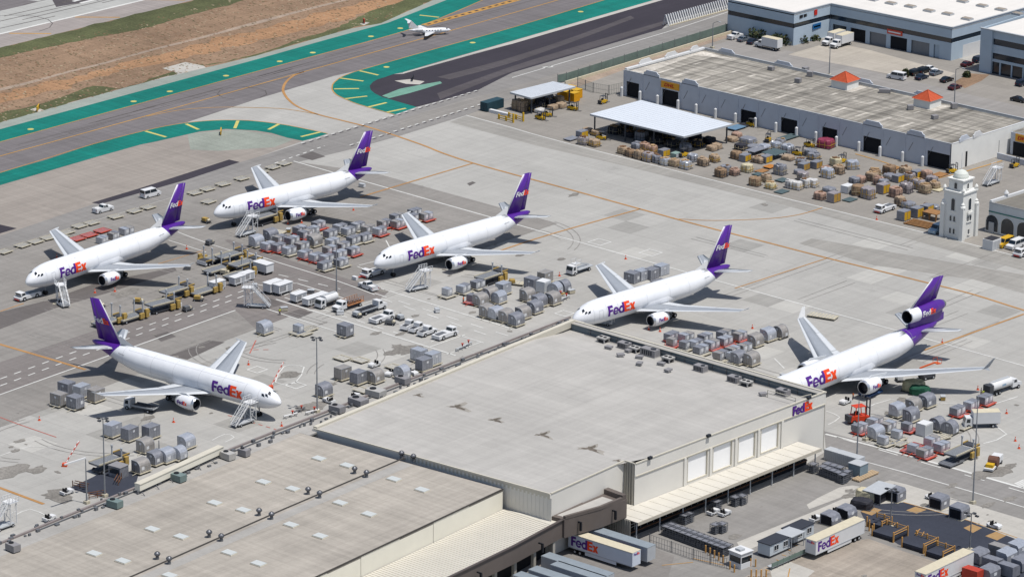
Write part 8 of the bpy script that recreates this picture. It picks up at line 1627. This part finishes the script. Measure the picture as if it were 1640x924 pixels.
for k in range(8): mb = MB(); mb.bar((d.length*k/7,-.6,0),(d.length*k/7,-.6,1.6),.08); mb.build('railing_post',gfm,r)
mb = MB(); mb.box(0,d.length,-.64,-.6,.65,1.5); mb.build('mesh_infill',gfm,r)
p = G(1186,905); r = thing('gate_booth','small white gate booth with dark windows and rooftop equipment','gate booth',(p.x,p.y,0),HA-.1); mb = MB(); mb.box(-1.6,1.6,-1.6,1.6,0,1.1); mb.box(-1.6,1.6,-1.6,1.6,2.4,3.2); mb.build('cabin',whiteM,r); mb = MB(); mb.box(-1.5,1.5,-1.5,1.5,1.1,2.4); mb.build('window_band',glassM,r); mb = MB(); [mb.box(a-.08,a+.08,b-.08,b+.08,1.1,2.4) for a in (-1.52,1.52) for b in (-1.52,1.52)]; mb.build('corner_post',whiteM,r); mb = MB(); mb.box(-.9,.4,-.7,.7,3.2,3.7); mb.build('roof_unit',lgreyM,r); mb = MB(); mb.box(-1.8,1.8,-1.8,1.8,3.2,3.28); mb.build('roof_panel',whiteM,r)
# bollards
for k, (x, y) in enumerate([(1130+i*7,885+i*4) for i in range(5)]+[(1194+i*8,905+i*1) for i in range(3)]+[(1203+i*8,924) for i in range(4)]+[(1169,911),(1176,916),(1045,893),(1392,850),(1399,856)]):
    p = G(x, y); r = thing('bollard', 'yellow bollard near the gate booth and trailers, %s from the left' % ordw(k+1), 'bollard', (p.x,p.y,0), 0, 'yellow bollards round the gate booth'); mb = MB(); mb.cyl((0,0,0),(0,0,1.6 if x < 1390 else 2.4),.16,n=8); mb.build('bollard_post', mat('ochre_paint',(214,164,96),.6,0,.08,1), r)
# cage trolleys
cage = mat('cage_steel',(134,138,146),.5,.5,.1,1.5)
def cagebox():
    r = thing('cage_trolley','grey wire cage trolley','cage trolley',group='grey cage trolleys'); mb = MB(); mb.box(-.75,.75,-.9,.9,.2,.3); mb.build('base',cage,r); mb = MB(); mb.box(-.7,.7,-.85,.85,1.85,1.9); mb.build('shelf',silv2,r)
    mb = MB(); [mb.bar((a,b,.3),(a,b,2.0),.07) for a in (-.75,0,.75) for b in (-.9,0,.9) if a or b]; [mb.bar((-.75,b,z),(.75,b,z),.06) for b in (-.9,.9) for z in (.7,1.1,1.5,2.0)]; [mb.bar((a,-.9,z),(a,.9,z),.06) for a in (-.75,.75) for z in (.7,1.1,1.5,2.0)]; mb.build('cage',cage,r); mb = MB(); mb.box(-.6,.6,-.75,.75,.3,1.1); mb.build('contents',mat('grey_contents',(112,114,120),.7,.1,.2,2),r); return r
PG2 = Proto(cagebox()); n_ = 0
spots = [(1068+i*9.0+j*6.5, 856+i*3.3-j*2.6, 'in the long double row by the gate') for i in range(11) for j in range(2)]+[(x, y, 'in the block at the end of the dock') for x, y in ((1302,756),(1318,760),(1326,763),(1334,766),(1342,769),(1350,773),(1356,768),(1325,755),(1335,758),(1345,761))]+[(1097,838,'alone under the canopy edge, left'),(1102,836,'alone under the canopy edge, right'),(1146,853,'pair standing in the open yard'),(1156,852,'pair standing in the open yard, right'),(1147,816,'behind the two tractors'),(1178,809,'beside the canopy column, left'),(1188,807,'beside the canopy column, right')]
byc = {}
for s_ in spots: byc.setdefault(s_[2], []).append(s_)
for cl, L in byc.items():
    for i, (x, y, _) in enumerate(sorted(L)): p = G(x, y); PG2((p.x,p.y,0), R.uniform(-.05,.05), f"grey cage trolley, {ordw(i+1)} from left {cl}" if len(L) > 1 else f"grey cage trolley {cl}", 'grey cage trolleys')
# rails, teal container, timber
shipbox(1352,742,'long grey container with an orange-brown top beside the hangar corner', lgreyM, 9, 2.2, 2.4, 0)
p = G(1374,760); r = thing('storage_box','blue-grey storage box at the end of the cage trolleys','storage box',(p.x,p.y,0)); mb = MB(); mb.box(-1.5,1.5,-1.4,1.4,0,2.6); mb.build('body',mat('blue_grey_box',(140,160,172),.6,0,.1,1),r); mb = MB(); mb.box(-1.6,1.6,-1.5,1.5,2.6,2.72); mb.build('lid',lgreyM,r)
p = G(1386,764); r = thing('timber_stack','pale timber beams stacked beside the blue-grey box','timber stack',(p.x,p.y,0),HA)
for k in range(4): mb = MB(); mb.box(-3.5,3.5,-.9+k*.5,-.9+k*.5+.3,.2,.5); mb.build('beam',mat('pale_timber',(206,180,146),.8,0,.12,1),r)
mb = MB(); [mb.box(a,a+.3,-.9,.9,0,.2) for a in (-3,0,2.7)]; mb.build('bearer',wood,r)
for i, (x, y, k) in enumerate(((1434,800,'b'),(1504,812,'b'),(1536,828,'b'),(1356,828,'q'),(1330,838,'q'))):
    p = G(x, y); r = thing('open_container', ('grey container with a dark open front, %s' % ('beside the shelter','left of the pair on the island','right of the pair on the island','behind the lettered trailer roof, right','behind the lettered trailer roof, left')[i]), 'cargo container', (p.x,p.y,0), .05, 'open-fronted containers round the dark pavement')
    extr([(-1.5,0),(1.5,0),(1.5,2.0),(1.2,2.5),(-1.5,2.6)] if k == 'b' else [(-1.5,0),(1.5,0),(1.5,1.2),(1.0,2.0),(0,2.3),(-1.5,2.3)], -1.6, 1.6).build('shell', silv2, r); mb = MB(); mb.box(-1.25,1.25,-1.63,-1.6,.25,2.1); mb.build('open_front', darkI, r); mb = MB(); mb.box(-1.6,1.6,-1.7,1.7,-.0,.1); mb.build('base', creamL, r); mb = MB(); mb.box(1.51,1.53,-.6,.3,1.0,1.6); mb.build('placard', placM, r)
p = G(1410,800); r = thing('work_shelter','low shelter with a pale lean-to roof and dark shelving inside','shelter',(p.x,p.y,0),.05); mb = MB(); mb.add([(-2.5,-3,2.3),(1.8,-3,2.3),(1.8,3,2.6),(-2.5,3,2.6),(-2.5,-3,2.42),(1.8,-3,2.42),(1.8,3,2.72),(-2.5,3,2.72)],[(0,3,2,1),(4,5,6,7),(0,1,5,4),(1,2,6,5),(2,3,7,6),(3,0,4,7)]); mb.build('roof_sheet',lgreyM,r); mb = MB(); [mb.box(a-.08,a+.08,b-.08,b+.08,0,2.4) for a in (-2.3,1.7) for b in (-2.8,2.8)]; mb.build('shelter_post',steelM,r); mb = MB(); mb.box(-2,1.2,-2.4,.2,0,1.9); mb.build('shelving',darkL,r); mb = MB(); mb.box(1.2,1.6,.4,2.2,.2,1.9); mb.build('display_board',whiteM,r)
mound(1380,812,'dark goods heaped beside the shelter',darkL,2.2,1.6,1.6,.3,seed=41)
mound(1388,800,'cream canopy-like cover left of the shelter roof',creamL,2.2,1.4,2.0,.1,seed=42,box=.9)
# yellow-edged platforms
for i, (x, y, s_) in enumerate(((1425,858,1),(1473,876,1),(1505,890,.8),(1408,843,.7))):
    p = G(x, y); r = thing('lift_platform','dark platform with ochre guard rails on the dark pavement edge, %s' % ('second from left','third from left','rightmost','leftmost')[i],'lift platform',(p.x,p.y,0),.0,'dark platforms with ochre rails'); mb = MB(); mb.box(-2.6*s_,2.6*s_,-2.4*s_,2.4*s_,.6,1.1); mb.build('platform_deck',pit,r); och = MATS['ochre_paint']
    for z in (1.5,2.0): mb = MB(); [mb.bar((-2.6*s_,b,z),(2.6*s_,b,z),.12) for b in (2.3*s_,)]; mb.bar((2.5*s_,-2.3*s_,z),(2.5*s_,2.3*s_,z),.12); mb.build('guard_rail',och,r)
    for a, b in ((-2.6,-2.4),(2.6,-2.4),(2.6,2.4),(-2.6,2.4),(0,2.4)): mb = MB(); mb.box(a*s_-.12,a*s_+.12,b*s_-.12,b*s_+.12,0,2.2); mb.build('rail_post',och,r)
    mb = MB(); mb.box(-2.5*s_,2.5*s_,-2.3*s_,2.3*s_,0,.6); mb.build('scissor_base',darkL,r)
for i, (x, y) in enumerate(((1470,858),(1490,870),(1420,845))):
    p = G(x, y); r = thing('rail_bundle','bundle of ochre steel rails and gates, %s' % ('middle one','right one','left one')[i],'rail bundle',(p.x,p.y,0),.3,'bundles of ochre rails'); rr = random.Random(i)
    for k in range(4): mb = MB(); c = Vector((rr.uniform(-1.2,1.2),rr.uniform(-1.2,0),.1+.12*k)); e = c+Vector((rr.uniform(-.4,.4),rr.uniform(1.4,2.2),rr.uniform(0,.35))); mb.bar(tuple(c),tuple(e),.12); mb.build('rail',och,r)
# dark open loading pit at lower left beside the pole
sheet('pit_floor',[(110,782),(150,763),(176,748),(222,760),(214,786),(168,797)],pit,4)
for i, (x, y) in enumerate(((128,782),(156,797),(192,772))):
    p = G(x, y); r = thing('pit_rail','rust-orange rail unit at the edge of the dark pit, %s' % ('left','middle','right')[i],'rail',(p.x,p.y,0),.2+i,'rust-orange rails round the pit'); 
    for k in range(3): mb = MB(); mb.bar((-1.8,k*.4,.5+.3*k),(1.8,k*.4,.5+.3*k),.14); mb.build('rail',MATS['rusty_orange'],r)
    mb = MB(); [mb.bar((a,0,0),(a,0,1.4),.14) for a in (-1.8,0,1.8)]; mb.build('post',MATS['rusty_orange'],r)
p = G(190,762); r = thing('control_cabin','small dark-windowed control cabin beside the pit','cabin',(p.x,p.y,0),.1); mb = MB(); mb.box(-1.6,1.6,-1.3,1.3,0,2.4); mb.build('cabin',silv2,r); mb = MB(); mb.box(-1.3,1.3,-1.33,-1.3,.9,2.0); mb.build('window',glassM,r); mb = MB(); mb.box(-1.7,1.7,-1.4,1.4,2.4,2.5); mb.build('roof_panel',acM,r)
# fence posts round cage yard
fence([(1040,872),(1075,884),(1110,896),(1165,911)],'thin mesh fence before the cage trolleys',2.2,steelM,4,False)
# row of grey containers at the bottom right corner
for i, (x, y, m_) in enumerate(((1568,893,silv2),(1590,905,silv2),(1612,893,silv),(1600,884,silvW),(1630,880,silv),(1558,922,redM),(1636,905,silv2),(1615,915,silv2),(1585,920,silv2))):
    p = G(x, y+6); r = thing('container_row_unit', ('red' if m_ is redM else 'grey')+' container in the jumble at the bottom right corner, %s' % ordw(i+1)+' from lower left', 'cargo container', (p.x,p.y,0), HA if i % 2 else 0, 'containers at the bottom right corner'); extr([(-1.3,.3),(1.3,.3),(1.3,1.9),(.9,2.4),(-1.3,2.5)], -1.8, 1.8).build('shell', m_, r); mb = MB(); mb.box(-1.35,1.35,-1.85,1.85,.1,.3); mb.build('base', frameM, r); mb = MB(); mb.box(1.31,1.33,-.5,.4,1.0,1.6); mb.build('placard', placM, r)
# drop prototypes that were never placed
for p_ in list(PC.values())+list(PD.values())+[PA, PF, PV, PT, PB, PG, PG2]+PK:
    if not p_.used:
        def rm(o):
            for c in [x for x in COL.objects if x.parent == o]: rm(c)
            bpy.data.objects.remove(o)
        rm(p_.r)
